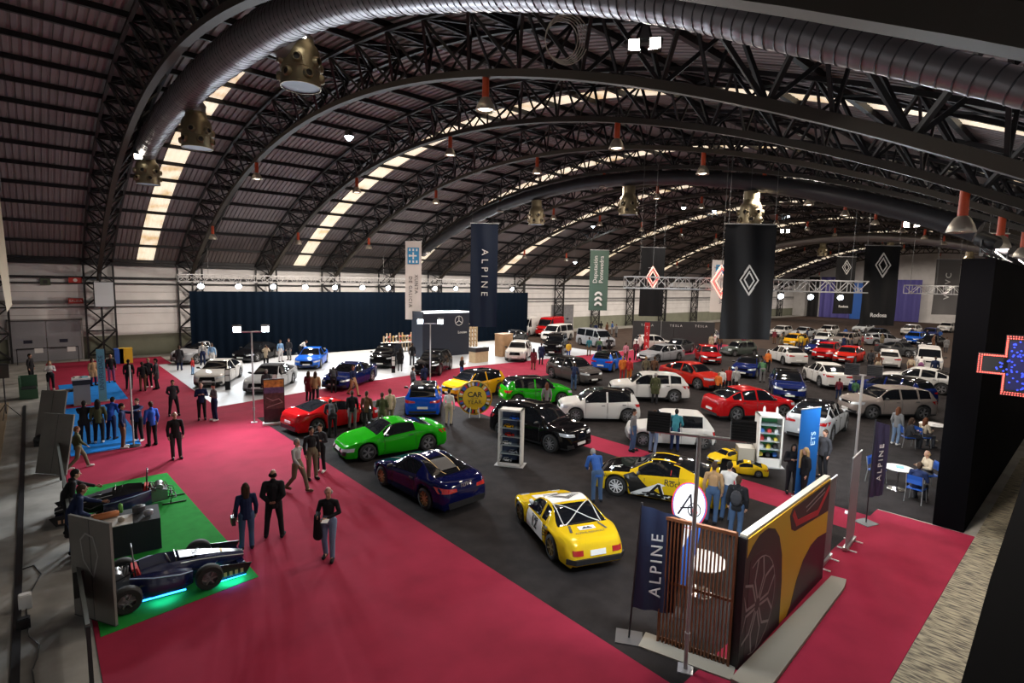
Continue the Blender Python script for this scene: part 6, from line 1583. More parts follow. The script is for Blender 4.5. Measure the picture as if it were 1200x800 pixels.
# ---- round award sign
p = at(556, 489); t = thing('award_sign', 'round Car of the Year sign with a rim of small flags, on white easel feet', 'sign', (p.x, p.y, .015), atan2(-p.y, -p.x)+pi/2)
zc = .98; R_ = .86
disc = lambda r, o0, o1, m_, nm: MB().use(m_).prism([(r*cos(a), zc+r*sin(a)) for a in [2*pi*q/40 for q in range(40)]], o0, o1, MF).build(nm, t)
disc(R_, -.05, 0, mat('award_gold', (.5, .30, .02), .4), 'disc'); disc(R_*.93, 0, .006, mat('award_dark', (.04, .02, .01), .5), 'rim_band'); disc(R_*.68, .006, .012, mat('award_yellow', (.62, .42, .02), .4), 'centre_disc')
FL = [(.02, .08, .4), (.6, .6, .58), (.5, .02, .02), (.55, .35, .02), (.02, .2, .06), (.6, .6, .58), (.03, .1, .45), (.5, .02, .02)]
for k in range(12):
    a = pi/2-2*pi*(k+.5)/12
    for j in range(3):
        r0 = R_*.705; r1 = R_*.9; a0 = a+.20-.133*j; a1 = a0-.133
        b = MB().use(mat('flag_print_%d' % ((k*3+j*2) % 8), FL[(k*3+j*2) % 8], .5)); b.prism([(r0*cos(a0), zc+r0*sin(a0)), (r1*cos(a0), zc+r1*sin(a0)), (r1*cos(a1), zc+r1*sin(a1)), (r0*cos(a1), zc+r0*sin(a1))], .006, .012, MF); b.build('flag_print', t)
text('CAR', .36, M_bk, t, frame((0, -.016, zc+.15), (1, 0, 0), UZ), offset=.01); text('YEAR', .30, M_bk, t, frame((0, -.016, zc-.22), (1, 0, 0), UZ)); text('OF THE', .10, M_bk, t, frame((0, -.016, zc-.03), (1, 0, 0), UZ))
for s in (1, -1):
    b = MB().use(M_wt); b.bar((s*.25, -.12, 0), (s*.2, .0, .5), .03); b.bar((s*.25, .3, 0), (s*.2, .06, .9), .03); b.build('easel_leg', t)
# ---- picture board, price totems
p = at(322, 497); t = thing('picture_board', 'framed board with a sunset road picture in front of the pale convertible', 'display board', (p.x, p.y, .015), atan2(-p.y, -p.x)+pi/2)
b = MB().use(M_wt); b.box(-.5, .5, -.2, .2, 0, .10); b.build('foot', t)
b = MB().use(M_blk); b.box(-.44, .44, -.03, .03, .1, 2.1); b.build('frame', t)
for z0, z1, c, nm in [(1.72, 2.05, (.45, .24, .05), 'sunset_print'), (1.45, 1.72, (.08, .07, .16), 'dusk_print'), (.72, 1.45, (.06, .04, .035), 'hills_print'), (.15, .72, (.02, .016, .016), 'road_print')]:
    b = MB().use(mat(nm, c, .4, noise=.5, nscale=7)); b.box(-.41, .41, -.035, -.031, z0, z1); b.build('picture', t)
for q in stroke([(-.3, 1.25), (-.05, 1.1), (.2, 1.18), (.35, 1.0), (.0, .9), (-.3, .8)], .03): 
    b = MB().use(mat('grey_line_print', (.3, .27, .25), .5)); b.prism(q, .036, .038, MF); b.build('road_line_print', t)
def totem(px, py, lb, h=1.25, zt=None, w=.28):
    p = at(px, py); t = thing('price_totem', lb, 'sign', (p.x, p.y, .02), atan2(-p.y, -p.x)+pi/2)
    b = MB().use(M_gblk); b.box(-w/2, w/2, -.05, .05, 0, h); b.build('column', t)
    b = MB().use(M_wt); b.box(-w/2+.03, w/2-.03, -.055, -.051, h*.42, h*.68); b.box(-w/2+.03, w/2-.03, -.055, -.051, h*.72, h-.06); b.build('info_sheet', t)
for x, y, lb in [(267, 457, 'black price totem beside the white four door coupe'), (322, 463, 'black price totem beside the pale convertible'), (380, 425, 'black price totem beside the vivid blue sports saloon'), (461, 437, 'black price totem in front of the shiny black sport utility car'), (401, 408, 'black price totem by the car with raised tailgate')]: totem(x, y, lb)
# ---- wooden counters and flower stand of the white stand
M_pw = mat('pale_wood', (.42, .25, .13), .55, noise=.12, nscale=3); M_pw2 = mat('light_oak', (.5, .37, .22), .6, noise=.1, nscale=4)
def counter(px, py, w, d, h, lb, top=None, mt=None, nm='counter', zt=.05):
    p = at(px, py); t = thing(nm, lb, 'counter', (p.x, p.y, .016), .1)
    b = MB().use(mt or M_pw); b.box(-w/2, w/2, -d/2, d/2, .0, h); 
    for q in range(1, 5): b.box(-w/2+w*q/5-.005, -w/2+w*q/5+.005, -d/2-.004, -d/2, .03, h-.03)
    b.build('cabinet_body', t)
    b = MB().use(top or M_pw); b.box(-w/2-.03, w/2+.03, -d/2-.03, d/2+.03, h, h+zt); b.build('counter_top', t); return t
counter(561, 424, 1.5, .8, .9, 'wooden reception counter with black top below the navy banner', M_blk, M_pw2, zt=.35)
counter(590, 417, 1.3, 1.0, 2.0, 'tall wooden block beside the white compact electric crossover', None, M_pw)
counter(510, 414, 1.4, .8, 1.6, 'brown wooden block in front of the navy stand wall', None, mat('brown_wood', (.22, .12, .08), .6))
counter(540, 408, .9, .6, 1.0, 'small wooden plinth at the corner of the navy stand wall', None, M_pw2)
p = at(468, 412); t = thing('slat_stand', 'pale wooden slat stand with jars and flowers behind the black cars', 'stand', (p.x, p.y, .016), 0)
for k in range(11): b = MB().use(M_pw2); b.box(-1.6+.32*k-.05, -1.6+.32*k+.05, -.05, .05, .0, 1.9-.25*abs((k % 4)-1.5)); b.build('slat', t)
b = MB().use(M_wt); b.box(-1.7, 1.7, -.5, .4, .85, .92); b.build('table_top', t)
for i in range(9):
    b = MB().use(mat('flower_%d' % (i % 3), [(.6, .55, .5), (.5, .12, .1), (.45, .3, .1)][i % 3], .7)); b.lathe([(.05, 0), (.08, .06), (.07, .18), (.04, .22)], 8)
    b.use(mat('leaf_green', (.04, .12, .05), .7)); b.tube([(0, 0, .2), (.02, 0, .5)], .012, 5); b.use(mat('flower_%d' % (i % 3), (.6, .55, .5), .7)); b.add(*ellipsoid_((.02, 0, .55), .09)); b.add(*ellipsoid_((-.06, .04, .48), .07))
    o = b.build('flower_vase', smooth=50); o.location = (p.x-1.45+.36*i, p.y-.22+.1*(i % 2), .92+.018); tag(o, 'small flower vase standing on the pale wooden slat stand', 'vase', 'flower vases on the slat stand')
p = at(545, 412); t = thing('bottle_rack', 'wooden lattice rack of white bottles below the navy banner', 'rack', (p.x+1.4, p.y+1.2, .016), 0)
b = MB().use(M_pw2)
for k in range(6): b.box(-.9+.36*k-.02, -.9+.36*k+.02, -.15, .15, 0, 2.6)
for k in range(7): b.box(-.92, .92, -.15, .15, .1+.4*k, .13+.4*k)
b.build('lattice', t)
for k in range(20):
    b = MB().use(M_wt); b.lathe([(.07, 0), (.07, .16), (.03, .22), (.03, .28)], 8); o = b.build('bottle', smooth=50); o.location = (p.x+1.4-.72+.36*(k % 5), p.y+1.2, .146+.4*(1+k//5)); tag(o, 'white bottle in the wooden lattice rack', 'bottle', 'white bottles in the lattice rack')
# ---- meeting tables and chairs
M_cb = mat('blue_chair_plastic', (.012, .07, .32), .5)
def chair(p, face, lb):
    t = thing('stacking_chair', lb, 'chair', (p[0], p[1], .014), face)
    b = MB().use(M_cb); b.box(-.22, .22, -.22, .22, .44, .47); b.build('seat', t)
    b = MB().use(M_cb); b.grid([[(-.22-.05*z, y, .62+.28*z) for z in (0, .5, 1)] for y in (-.2, -.1, 0, .1, .2)]); b.grid([[(-.235-.05*z, y, .62+.28*z) for z in (1, .5, 0)] for y in (-.2, -.1, 0, .1, .2)]); b.box(-.26, -.225, -.2, .2, .63, .86); b.build('backrest', t)
    for sx in (1, -1):
        for sy in (1, -1):
            b = MB().use(M_alu); b.tube([(sx*.2, sy*.2, .45), (sx*.23, sy*.23, 0)] if sx > 0 else [(-.28, sy*.22, .9), (-.21, sy*.22, .45), (-.26, sy*.23, 0)], .013, 6); b.build('leg', t)
def rtable(p, lb, r=.45):
    t = thing('round_table', lb, 'table', (p[0], p[1], .014))
    b = MB().use(mat('table_white', (.6, .58, .55), .4)); b.lathe([(r-.02, .72), (r, .73), (r, .745), (r-.02, .75)], 28); b.build('table_top', t, smooth=30)
    b = MB().use(M_chrome); b.tube([(0, 0, .02), (0, 0, .72)], .035, 10); b.build('stem', t)
    b = MB().use(M_chrome); b.lathe([(.28, 0), (.27, .015), (.06, .04)], 24); b.build('foot', t, smooth=30)
T1 = at(1053, 548, .75); T2 = at(1093, 497, .75)
rtable(T1, 'round white meeting table with a pale blue folder on the dark carpet'); rtable(T2, 'round white meeting table farther along the black partition', .5)
def lying(p, w, d, h, nm, lb, cat, mt, az=.3):
    b = MB().use(mt); b.box(-w/2, w/2, -d/2, d/2, 0, h*.5); b.box(-w/2+.01, w/2-.01, -d/2+.01, d/2-.01, h*.5, h); o = b.build(nm); o.location = p; o.rotation_euler = (0, 0, az); tag(o, lb, cat)
lying((T1.x+.08, T1.y-.02, .765), .3, .22, .015, 'folder', 'pale blue folder lying on the nearer round table', 'folder', mat('pale_blue_card', (.2, .45, .55), .6))
lying((T2.x-.05, T2.y-.1, .765), .24, .3, .01, 'paper_sheet', 'white papers lying on the farther round table', 'paper', M_paper)
def rel(T, dx, dy): return (T.x+dx, T.y+dy)
NQ = -NV
def chair_px(px, py, f, lb):
    p = at(px, py, .45); chair((p.x, p.y), atan2(-p.y, -p.x)+radians(f), lb); return p
c1 = chair_px(1074, 572, 165, 'blue chair with its back to the entrance at the nearer round table')
c2 = chair_px(1028, 551, 70, 'empty blue chair left of the nearer round table')
c3 = chair_px(1064, 512, 110, 'blue chair at the farther round table')
c4 = chair_px(1088, 556, -60, 'blue chair on the partition side of the nearer round table')
def seated(c, f, lb, **k): return person((c.x, c.y), atan2(-c.y, -c.x)+radians(f), lb, 'sit', z=-.02, **k)
seated(c1, 165, 'person in black jacket sitting with back turned at the nearer round table', coat='jacket', top='navy', legs='charcoal', hair='short', hcol='hbrown')
seated(c4, -60, 'bald person in beige jumper sitting at the nearer round table', coat='shirt', top='beige', legs='charcoal', hair='balding', hcol='hblond')
seated(c3, 110, 'person in dark jacket sitting on the blue chair at the farther round table', coat='jacket', top='charcoal', legs='black', hair='long', hcol='hbrown')
p5 = at(1081, 512, .45); chair((p5.x, p5.y), atan2(-p5.y, -p5.x)+2.4, 'blue chair under the person in cream at the farther round table'); seated(p5, 137, 'person in cream jumper sitting at the farther round table', coat='shirt', top='beige', legs='charcoal', hair='long', hcol='hauburn')
pp(1049, 521, 150, 'person with auburn hair standing by the farther round table', 'stand', coat='jacket', top='grey', legs='ltdenim', shoes='white', hair='long', hcol='hauburn', h=1.66)
chair_px(791, 672, 200, 'blue chair behind the slatted screen')
p = at(815, 661, .74); rtable((p.x+.25, p.y), 'round white table seen through the slatted screen', .52)
# ================================================================ THE TEAM AREA AT THE LEFT AND THE FAR WALL
# doors and fittings of the white wall
def doors(n, x0, x1, h, mt, y=YW):
    t = bpy.data.objects.new('door_%d' % n, None); C.objects.link(t); t['kind'] = 'structure'; t.location = ((x0+x1)/2, y-.06, 0); w = (x1-x0)/2
    for s in (-1, 1):
        b = MB().use(mt); b.box(min(0, s*w)+.02, max(0, s*w)-.02, -.02, .02, .02, h-.05); d = b.build('door_leaf', t)
        for k in range(5): pass
        b = MB().use(M_steel); b.bar((s*w*.85, -.09, 1.0), (s*w*.1, -.09, 1.0), .04); b.bar((s*w*.85, -.09, 1.0), (s*w*.85, -.02, 1.0), .04); b.bar((s*w*.1, -.09, 1.0), (s*w*.1, -.02, 1.0), .06); b.build('push_bar', d)
        b = MB().use(mat('dark_sign', (.01, .012, .03), .5)); b.box(s*w*.5-.3, s*w*.5+.2, -.03, -.02, 1.4, 1.65); b.build('notice', d)
    b = MB().use(mat('door_frame_grey', (.3, .29, .28), .7)); b.box(-w-.12, -w, -.05, .04, 0, h+.1); b.box(w, w+.12, -.05, .04, 0, h+.1); b.box(-w-.12, w+.12, -.05, .04, h-.03, h+.12); b.build('door_frame', t)
    b = MB().use(M_steel); b.box(-w, w, -.055, .0, h-.03, h+.02); b.build('door_rail', t)
doors(1, -1.35, 2.75, 3.1, mat('grey_door_sheet', (.24, .24, .26), .6, noise=.06))
doors(2, 55.5, 60, 3.5, mat('grey_door_sheet2', (.16, .16, .17), .6, noise=.2, nscale=3))
t = thing('crowd_barrier', 'black low barrier with two white notices in front of the double doors', 'barrier', (.7, 52.2, .015))
b = MB().use(M_blk); b.bar((-1.7, 0, 0), (-1.7, 0, 1.15), .05); b.bar((1.75, 0, 0), (1.75, 0, 1.15), .05); b.bar((-1.7, 0, 1.15), (1.75, 0, 1.15), .05); b.build('rail', t)
for x in (-.5, 1.35):
    b = MB().use(M_wt); b.box(x-.24, x+.24, -.04, -.03, .8, 1.14); b.build('notice', t)
t = thing('wall_screen', 'white projection board with black frame fixed to the pillar beside the doors', 'screen', (4.15, 51.2, 4.15))
b = MB().use(M_blk); b.box(-.64, .64, -.03, .03, 0, 1.95); b.build('frame', t)
b = MB().use(mat('screen_white', (.48, .52, .55), .5)); b.box(-.58, .58, -.04, -.031, .06, 1.89); b.build('screen_face', t)
b = MB().use(M_blk); b.bar((0, 0, 1.0), (0, .6, 1.0), .06); b.build('bracket', t)
t = thing('exit_sign', 'small red sign with white letters above the double doors', 'sign', (2.55, 53.42, 4.35))
b = MB().use(mat('sign_red', (.45, .03, .02), .5)); b.box(-.45, .45, -.03, .03, 0, .42); b.build('panel', t); text('SALIDA', .24, M_wt, t, frame((0, -.035, .2), (1, 0, 0), UZ))
t = thing('wall_clock_sign', 'red box with round white dial high beside the first pillar', 'sign', (2.6, 53.4, 6.15))
b = MB().use(mat('sign_red', (.45, .03, .02), .5)); b.box(-.4, .4, -.06, .06, -.2, .2); b.build('panel', t); b = MB().use(M_wt); b.lathe([(.001, .0), (.13, 0)], 14, Matrix.Translation((0, -.065, 0)) @ Matrix.Rotation(pi/2, 4, 'X'), cap=False); b.build('dial', t)
t = thing('wall_sign', 'dark green square sign high above the double doors', 'sign', (.85, 53.45, 6.0)); b = MB().use(mat('sign_green', (.06, .08, .05), .6)); b.box(-.3, .3, -.02, .02, -.25, .25); b.build('panel', t); b = MB().use(M_bk); b.box(-.12, .12, -.03, -.021, -.15, .12); b.build('mark', t)
for px, c, lb in [(143, (.02, .1, .45), 'blue waste bin against the painted wall band'), (152, (.65, .42, .02), 'yellow waste bin against the painted wall band')]:
    p = at(px, 429); t = thing('waste_bin', lb, 'bin', (p.x, 49.5, .015)); b = MB().use(mat('bin_%d' % px, c, .5)); b.prism(rectp(-.27 if px == 143 else -.4, .27 if px == 143 else .4, -.3, .3), 0, 1.05); b.build('bin_body', t); b = MB().use(mat('bin_%d' % px, c, .5)); b.box(-.42, .42, -.32, .32, 1.05, 1.13) if px != 143 else b.box(-.3, .3, -.32, .32, 1.05, 1.12); b.build('lid', t)
# loudspeaker on its tripod
p = at(8, 492); t = thing('loudspeaker_stand', 'black tripod stand on the bare concrete', 'stand', (p.x, p.y, 0))
b = MB().use(M_blk); b.tube([(0, 0, .3), (0, 0, 1.95)], .025, 8); b.build('pole', t)
for k in range(3): a = 2*pi*k/3+.3; b = MB().use(M_blk); b.tube([(0, 0, .75), (.55*cos(a), .55*sin(a), .01)], .016, 6); b.build('leg', t)
t = thing('loudspeaker', 'black loudspeaker box on the tripod by the concrete strip', 'loudspeaker', (p.x, p.y, 1.95), atan2(-p.y, -p.x)); b = MB().use(M_blk); b.prism([(-.2, -.14), (.2, -.2), (.2, .2), (-.2, .14)], 0, .62); b.build('cabinet', t); b = MB().use(M_steel2); b.box(.201, .21, -.18, .18, .03, .59); b.build('grille', t)
# low partition and its rail along the team area
b = MB().use(mat('partition_rail', (.13, .14, .13), .5, metal=.4)); t = thing('rail_partition', 'low dark partition with grey rail between the concrete strip and the team area', 'partition', (.38, 0, 0))
b.box(-.03, .03, 10.6, 36.5, .98, 1.04)
b.build('top_rail', t)
for i, y in enumerate([10.6, 13.4, 16.3, 19.3, 22.2, 25.0, 28, 31, 33.8, 36.5]):
    b = MB().use(M_blk); b.box(-.03, .03, y-.03, y+.03, 0, 1.0); b.build('post', t)
b = MB().use(mat('partition_dark', (.035, .035, .035), .7)); 
for y0, y1 in ((10.65, 13.35), (16.4, 19.2), (22.3, 24.9), (28.1, 33.7)): b.box(-.012, .012, y0, y1, .45, .97)
b.build('infill', t)
t = thing('banner_strip', 'long white printed strip hung on the partition rail by the blue carpets', 'banner', (.47, 0, 0))
b = MB().use(M_wt); b.box(-.004, .004, 25.2, 33.5, .35, .95); b.build('fabric', t)
b = MB().use(mat('print_teal', (.05, .2, .35), .5))
for k in range(9): b.prism(rectp(25.8+.85*k, 26.2+.85*k, .5, .8), .0045, .0065, Matrix(((0, 0, 1, 0), (1, 0, 0, 0), (0, 1, 0, 0), (0, 0, 0, 1))))
b.build('printed_marks', t)
# grey boards
M_gbd = mat('grey_board', (.15, .145, .13), .75, noise=.12, nscale=1.5)
def board(px, py, w, h, az, lean, lb, mark=None):
    p = at(px, py); t = thing('standing_board', lb, 'panel', (p.x, p.y, .02), az); t.rotation_euler = (lean, 0, az)
    for s in (-1, 1):
        b = MB().use(M_gbd); b.box(min(0, s*w/2)+.004, max(0, s*w/2)-.004, -.025, .025, 0, h); b.build('panel_leaf', t)
    b = MB().use(M_blk); b.box(-.006, .006, -.028, .028, .02, h-.02); b.box(-w/2, w/2, -.03, .03, -.0, .015); b.build('joint_strip', t)
    if mark:
        b = MB().use(mat('chalk_line', (.3, .3, .28), .8))
        for q in stroke(mark, .035): b.prism(q, .028, .030, MF)
        b.build('chalk_mark', t)
board(113, 727, 1.12, 2.05, atan2(-.90, .52), 0, 'pair of upright grey boards hiding the tail of the blue racing car', [(-.1, 1.75), (-.25, 1.6), (-.2, 1.2), (.05, .9), (.2, 1.35), (.1, 1.7), (-.1, 1.75)])
board(60, 556, 1.15, 2.0, atan2(-.75, .66), -.22, 'grey boards leaning at the near end of the blue carpet')
board(56, 517, 1.15, 2.0, atan2(-.75, .66), -.22, 'grey boards leaning in the middle of the blue carpet')
# kiosk, tall sign, light pole
p = at(97, 474); t = thing('information_kiosk', 'grey kiosk box with leaflets on top on the blue carpet', 'kiosk', (p.x, p.y, .022), atan2(-p.y, -p.x)+pi/2)
b = MB().use(mat('kiosk_grey', (.26, .26, .25), .5)); b.box(-.34, .34, -.3, .3, 0, 1.05); b.build('kiosk_body', t); b = MB().use(M_blk); b.box(-.36, .36, -.33, .3, 1.05, 1.3); b.build('dark_recess', t); b = MB().use(M_wt); b.box(-.38, .38, -.35, .35, 1.3, 1.38); b.build('kiosk_top', t)
for i, (dx, c) in enumerate([(-.2, 'white_print'), (.15, 'pale_blue_card')]):
    b = MB().use(MATS[c]); b.box(-.14, .14, -.1, .1, 0, .04); b.box(-.12, .13, -.09, .1, .04, .07); o = b.build('leaflet_stack'); o.location = (p.x+dx*.8, p.y-dx*.3, 1.405); o.rotation_euler = (0, 0, .4); tag(o, ['white', 'pale blue'][i]+' stack of leaflets on the grey kiosk', 'leaflets')
p = at(121, 470); t = thing('tall_sign', 'tall narrow light blue sign with dark upright lettering beside the kiosk', 'sign', (p.x, p.y, .022), atan2(-p.y, -p.x)+pi/2)
b = MB().use(mat('sign_light_blue', (.13, .36, .47), .5)); b.box(-.17, .17, -.03, .03, 0, 2.75); b.build('panel', t); text('UNIVERSIDADE', .27, mat('sign_navy_print', (.02, .05, .12), .5), t, frame((0, -.035, 1.5), (1, 0, 0), UZ) @ Matrix.Rotation(pi/2, 4, 'Z')); b = MB().use(M_alu); b.box(-.3, .3, -.25, .25, 0, .02); b.build('base_plate', t)
p = at(157, 523); t = thing('thin_pole', 'thin grey upright pole on the blue carpet', 'pole', (p.x, p.y, .022)); b = MB().use(mat('grey_pole', (.22, .22, .23), .45)); b.tube([(0, 0, 0), (0, 0, 3.2)], .03, 8); b.build('shaft', t); b = MB().use(M_blk); b.lathe([(.25, 0), (.24, .02), (.05, .05)], 14); b.build('foot', t)
p = at(38, 468); t = thing('market_stall', 'green sided stall box behind the partition rail', 'stall', (p.x-.2, p.y+.6, .02), .0)
b = MB().use(mat('stall_green', (.025, .08, .04), .6)); b.box(-.3, .45, -.5, .5, .0, .5); b.box(-.3, .45, .42, .5, .5, 1.15); b.box(-.3, -.22, -.5, .5, .5, 1.15); b.build('box', t); b = MB().use(M_blk); b.box(-.2, .4, -.4, .4, .5, .56); b.build('dark_lining', t)
p = at(68, 476); t = thing('folding_table', 'dark folding table with papers near the blue carpets', 'table', (p.x+.2, p.y, .02), 0); b = MB().use(mat('dark_table_top', (.05, .035, .03), .6)); b.box(-.8, .8, -.4, .4, .72, .76); b.build('table_top', t)
for sx in (-.7, .7):
    for sy in (-.33, .33): b = MB().use(M_steel); b.bar((sx, sy, 0), (sx, sy, .72), .03); b.build('leg', t)
lying((p.x+.1, p.y, .785), .5, .3, .03, 'paper_stack', 'pale papers on the dark folding table', 'paper', mat('cream_paper', (.5, .48, .38), .7), .1)
p = at(28, 543); 
b = MB().use(M_blk); b.add(*ellipsoid_((0, 0, .22), .22)); b.box(-.2, .2, -.16, .16, 0, .3); o = b.build('rucksack', smooth=50); o.location = (-.05, 27.3, .015); tag(o, 'black rucksack standing against the outside of the partition', 'bag')
for i, (px, py) in enumerate([(30, 712), (28, 735)]):
    b = MB().use([M_wt, M_blk][i]); b.box(-.1, .1, -.08, .08, 0, .28-.1*i); b.box(-.08, .08, -.06, .06, .28-.1*i, .3-.1*i); o = b.build('junction_box'); o.location = at(px, py); tag(o, ['white junction box on the concrete strip', 'black plug box next to the white junction box'][i], 'electrical box')
b = MB().use(M_blk); P = [at(x, y, .012) for x, y in [(22, 668), (40, 662), (48, 672), (38, 690), (30, 705), (34, 745), (46, 755), (44, 770), (38, 785), (40, 800)]]; b.tube(P, .012, 5); tag(b.build('power_cable'), 'thin black power cable looping over the concrete strip', 'cable')
# work table with tools near the boards
p = at(158, 655); t = thing('work_table', 'black covered work table between the two racing cars', 'table', (1.35, 15.6, .022), -.1)
b = MB().use(mat('table_cover_black', (.012, .012, .013), .8)); b.box(-.75, .75, -.5, .5, .0, .78); b.build('cover', t); b = MB().use(mat('table_white_edge', (.45, .42, .38), .6)); b.box(-.78, .2, -.53, .1, .78, .80); b.build('cloth', t)
for i, (x, y, r, h, c, lb) in enumerate([(-.3, .1, .08, .5, (.45, .16, .06), 'copper coloured cylinder'), (.0, .3, .05, .22, (.1, .3, .06), 'green can'), (.35, .1, .14, .15, (.05, .05, .055), 'black gearbox part'), (.5, -.25, .1, .12, (.25, .25, .26), 'steel bracket'), (-.05, -.3, .07, .1, (.3, .26, .2), 'small brass part')]):
    b = MB().use(mat('tool_%d' % i, c, .4, metal=.3)); b.lathe([(r*.8, 0), (r, .02), (r, h*.9), (r*.7, h)], 12, Matrix.Rotation(pi/2, 4, 'Y') @ Matrix.Translation((-r, 0, -h/2)) if i == 0 else None)
    b.lathe([(r*.5, h*.0), (r*.4, h*1.1)], 8) if i else None
    o = b.build('machine_part', smooth=40); o.location = (1.35+x, 15.6+y, .825); tag(o, lb+' lying on the black work table', 'machine part')
# ---- open single seater racing cars
def tube_arc(b, pts, r): b.tube(pts, r, 6)
def racer(loc, az, lb, wheels, scheme):
    t = thing('racing_car', lb, 'racing car', loc, az)
    nv = mat('racer_navy', (.008, .012, .06), .25, coat=.8); bk = mat('racer_black', (.01, .01, .012), .35); wh_ = mat('racer_white', (.6, .6, .6), .35)
    # monocoque lofted from cockpit to nose (+x)
    st = [(-.55, .34, .12, .62), (-.2, .36, .10, .66), (.15, .34, .10, .62), (.5, .27, .11, .56), (.9, .21, .14, .48), (1.2, .16, .17, .40), (1.42, .09, .2, .33)]
    b = MB().use(nv if scheme == 0 else bk)
    G = []
    for x, w, z0, z1 in st:
        ring = [(x, w*c_, z0+(z1-z0)*q) for c_, q in ((0, 0), (.8, .0), (1, .2), (1, .7), (.8, .95), (.45, 1), (0, 1), (-.45, 1), (-.8, .95), (-1, .7), (-1, .2), (-.8, 0), (0, 0))]
        if -.6 < x < .2: ring = [(a, y_, z_ - (.30 if abs(y_) < w*.7 and z_ > z0+.3 else 0)) for a, y_, z_ in ring]
        G.append(ring)
    b.grid(G); b.add(G[-1][:-1], [tuple(range(12))]); b.add(G[0][:-1], [tuple(range(12))]); b.build('monocoque', t, smooth=40)
    b = MB().use(mat('racer_deck_grey', (.10, .10, .12), .3))
    b.grid([[(x, w*c_, z1+.006) for c_ in (-.55, 0, .55)] for x, w, z0, z1 in st[2:]]); b.build('nose_top_panel', t)
    for i, x in enumerate((.95, 1.02, 1.09)):
        b = MB().use(mat('sticker_yellow', (.6, .35, .04), .5)); b.box(x, x+.04, -.07, .07, .47-.05*i, .478-.055*i+.005); b.build('sticker', t)
    text('31', .2, MB_, t, frame((.45, 0, .60), (0, -1, 0), (1, 0, .12)) )
    glow = mat('neon_blue', (.1, .4, 1), .4, emit=(.03, .32, 1), es=5)
    for s in (1, -1):
        # sidepod
        b = MB().use(nv); P = [(-.75, .18, .5), (-.4, .42, .5), (.1, .42, .46), (.35, .3, .36)]
        G2 = [[(x, s*.33, .1), (x, s*(.33+(w-.18)), .1), (x, s*(.33+(w-.18)), zt*.7), (x, s*(.33+(w-.18)*.6), zt), (x, s*.33, zt+.03)] for x, w, zt in P]; b.grid(G2); b.build('sidepod', t, smooth=40)
        b = MB().use(mat('racer_pipe', (.45, .55, .8), .3)); b.tube([(-.75, s*.35, .52), (-.35, s*.56, .5), (.1, s*.55, .42), (.35, s*.42, .36)], .012, 6); b.build('white_trim_line', t)
        b = MB().use(wh_); b.tube([(x, s*w*1.01, z1-.05) for x, w, z0, z1 in st[2:]], .010, 6); b.build('nose_trim_line', t)
        if scheme == 0:
            b = MB().use(glow); b.tube([(-.7, s*.5, .06), (.2, s*.55, .06)], .018, 6); b.tube([(.75, s*.62, .05), (1.35, s*.60, .05)], .018, 6); b.build('underglow_tube', t)
            l = lamp('underglow', (1.05, s*.62, .12), 14, (.05, .4, 1), .5, t); l = lamp('underglow', (-.2, s*.58, .12), 8, (.05, .4, 1), .5, t)
        # front wing end plate with its printing
        b = MB().use(bk); b.prism([(.72, .06), (1.35, .06), (1.48, .30), (.85, .40)], -.008, .008, Matrix.Translation((0, s*.62, 0)) @ Matrix.Rotation(pi/2, 4, 'X')); e = b.build('wing_end_plate', t)
        b = MB().use(mat('sticker_peach', (.5, .3, .2), .5))
        for k in range(5): b.prism(rectp(.80+.11*k, .86+.11*k, .12, .22), .009, .011, Matrix.Translation((0, s*.62, 0)) @ Matrix.Rotation(pi/2*(1), 4, 'X') if s < 0 else Matrix.Translation((0, s*.62+.0, 0)) @ Matrix.Rotation(pi/2, 4, 'X') @ Matrix.Translation((0, 0, -.02)))
        b.build('printed_marks', e)
        for xa in ((.62, .15), (-.82, -.4)) if wheels else ((.62, .15),):
            b = MB().use(M_steel)
            for z in (.2, .36): b.tube([(xa[1]+.2, s*.3, z), (xa[0], s*.58, z-.0)], .01, 5); b.tube([(xa[1]+.7, s*.26, z), (xa[0], s*.58, z)], .01, 5)
            b.build('wishbone', t)
        if wheels:
            for x in (.62, -.82):
                b = MB().use(M_tyre); M = Matrix.Rotation(pi/2, 4, 'X'); b.lathe([(.15, -.1), (.24, -.1), (.265, -.07), (.265, .07), (.24, .1), (.15, .1)], 24, M, cap=False); wo = b.build('wheel', t, smooth=40); wo.location = (x, s*.68, .265)
                b = MB().use(M_dalloy); b.lathe([(.001, -.07), (.06, -.09), (.15, -.06), (.155, .08)], 20, M, cap=False)
                for k in range(6): a = pi*k/3; b.bar((.03*cos(a), s*.095 if s > 0 else -.095, .03*sin(a)), (.14*cos(a), s*.09 if s > 0 else -.09, .14*sin(a)), .03, .02)
                b.build('rim', wo)
    for k in range(3):
        b = MB().use(nv if k else bk); b.box(1.0+.13*k, 1.14+.13*k, -.6, .6, .10+.035*k, .12+.035*k, None); b.build('front_wing_blade', t)
    b = MB().use(mat('seat_red', (.5, .02, .02), .6)); b.box(-.5, -.1, -.16, .16, .2, .26); b.prism([(-.62, .22), (-.5, .22), (-.6, .62), (-.7, .62)], -.17, .17, Matrix.Rotation(pi/2, 4, 'X')); b.build('seat', t)
    b = MB().use(bk); b.tube([(-.62, -.28, .3), (-.66, -.27, .75), (-.68, -.14, 1.05), (-.68, .14, 1.05), (-.66, .27, .75), (-.62, .28, .3)], .016, 8); b.build('main_roll_hoop', t, smooth=True)
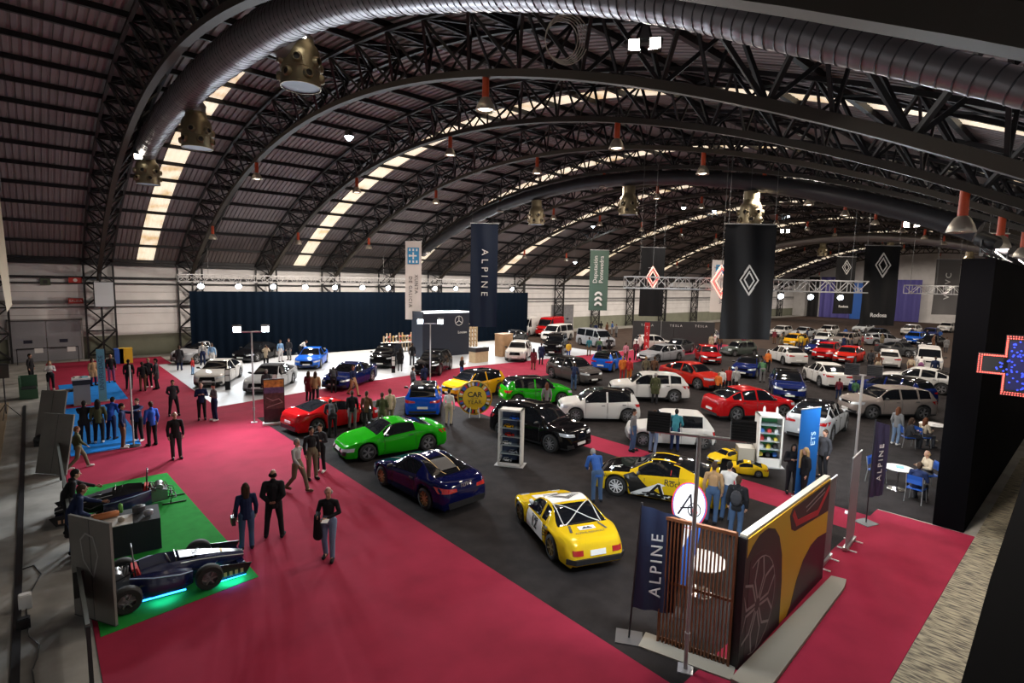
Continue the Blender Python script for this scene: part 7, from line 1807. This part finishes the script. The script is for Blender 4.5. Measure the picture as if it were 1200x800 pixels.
    b = MB().use(bk); b.tube([(.1, -.28, .4), (.08, -.2, .66), (.08, .2, .66), (.1, .28, .4)], .014, 8); b.build('front_roll_hoop', t)
    b = MB().use(bk); b.lathe([(.11, -.012), (.12, 0), (.11, .012)], 16, Matrix.Translation((-.05, 0, .6)) @ Matrix.Rotation(1.2, 4, 'Y')); b.build('steering_wheel', t)
    b = MB().use(M_dalloy); b.box(-1.15, -.72, -.2, .2, .12, .42); b.lathe([(.1, -.2), (.12, .2)], 12, Matrix.Translation((-.95, 0, .5)) @ Matrix.Rotation(pi/2, 4, 'X')); 
    random.seed(5)
    for k in range(8): b.tube([(-1.2+.06*k, -.18, .3), (-1.1+.05*k, .05*(k % 3), .62), (-.8, .2, .35)], .015, 5)
    b.build('engine', t, smooth=40)
    b = MB().use(M_steel)
    for s in (1, -1): b.tube([(-.66, s*.25, .6), (-1.3, s*.22, .35), (-1.35, s*.22, .15), (-.6, s*.28, .12)], .012, 6)
    b.tube([(-1.35, -.22, .15), (-1.35, .22, .15)], .012, 6); b.build('rear_frame', t)
    if scheme == 0:
        for k in range(2): b = MB().use(bk); b.box(-1.55+.12*k, -1.3+.12*k, -.42, .42, .8+.06*k, .825+.06*k); b.build('rear_wing_blade', t)
        for s in (1, -1): b = MB().use(bk); b.box(-1.62, -1.15, s*.43-.005, s*.43+.005, .45, .98); b.build('rear_wing_plate', t)
    else:
        b = MB().use(M_steel); b.tube([(-1.2, -.3, .0), (-1.25, -.3, .28), (-1.25, .3, .28), (-1.2, .3, 0)], .018, 6); b.tube([(-1.6, -.3, .02), (-1.0, -.3, .02)], .018, 6); b.tube([(-1.6, .3, .02), (-1.0, .3, .02)], .018, 6); b.box(.4, .5, -.25, .25, 0, .12); b.build('support_stand', t)
    return t
racer((1.93, 13.1, .022), -.06, 'navy open wheel racing car glowing blue underneath, nose towards the red carpet', True, 0)
racer((1.55, 18.35, .022), pi-.12, 'dark racing car without wheels on stands, stripped for viewing', False, 1)
b = MB().use(M_blk); b.box(-.62, -.50, 9, 36, .0, .03); tag(b.build('cable_cover'), 'dark cable cover strip running along the concrete strip', 'cable cover')
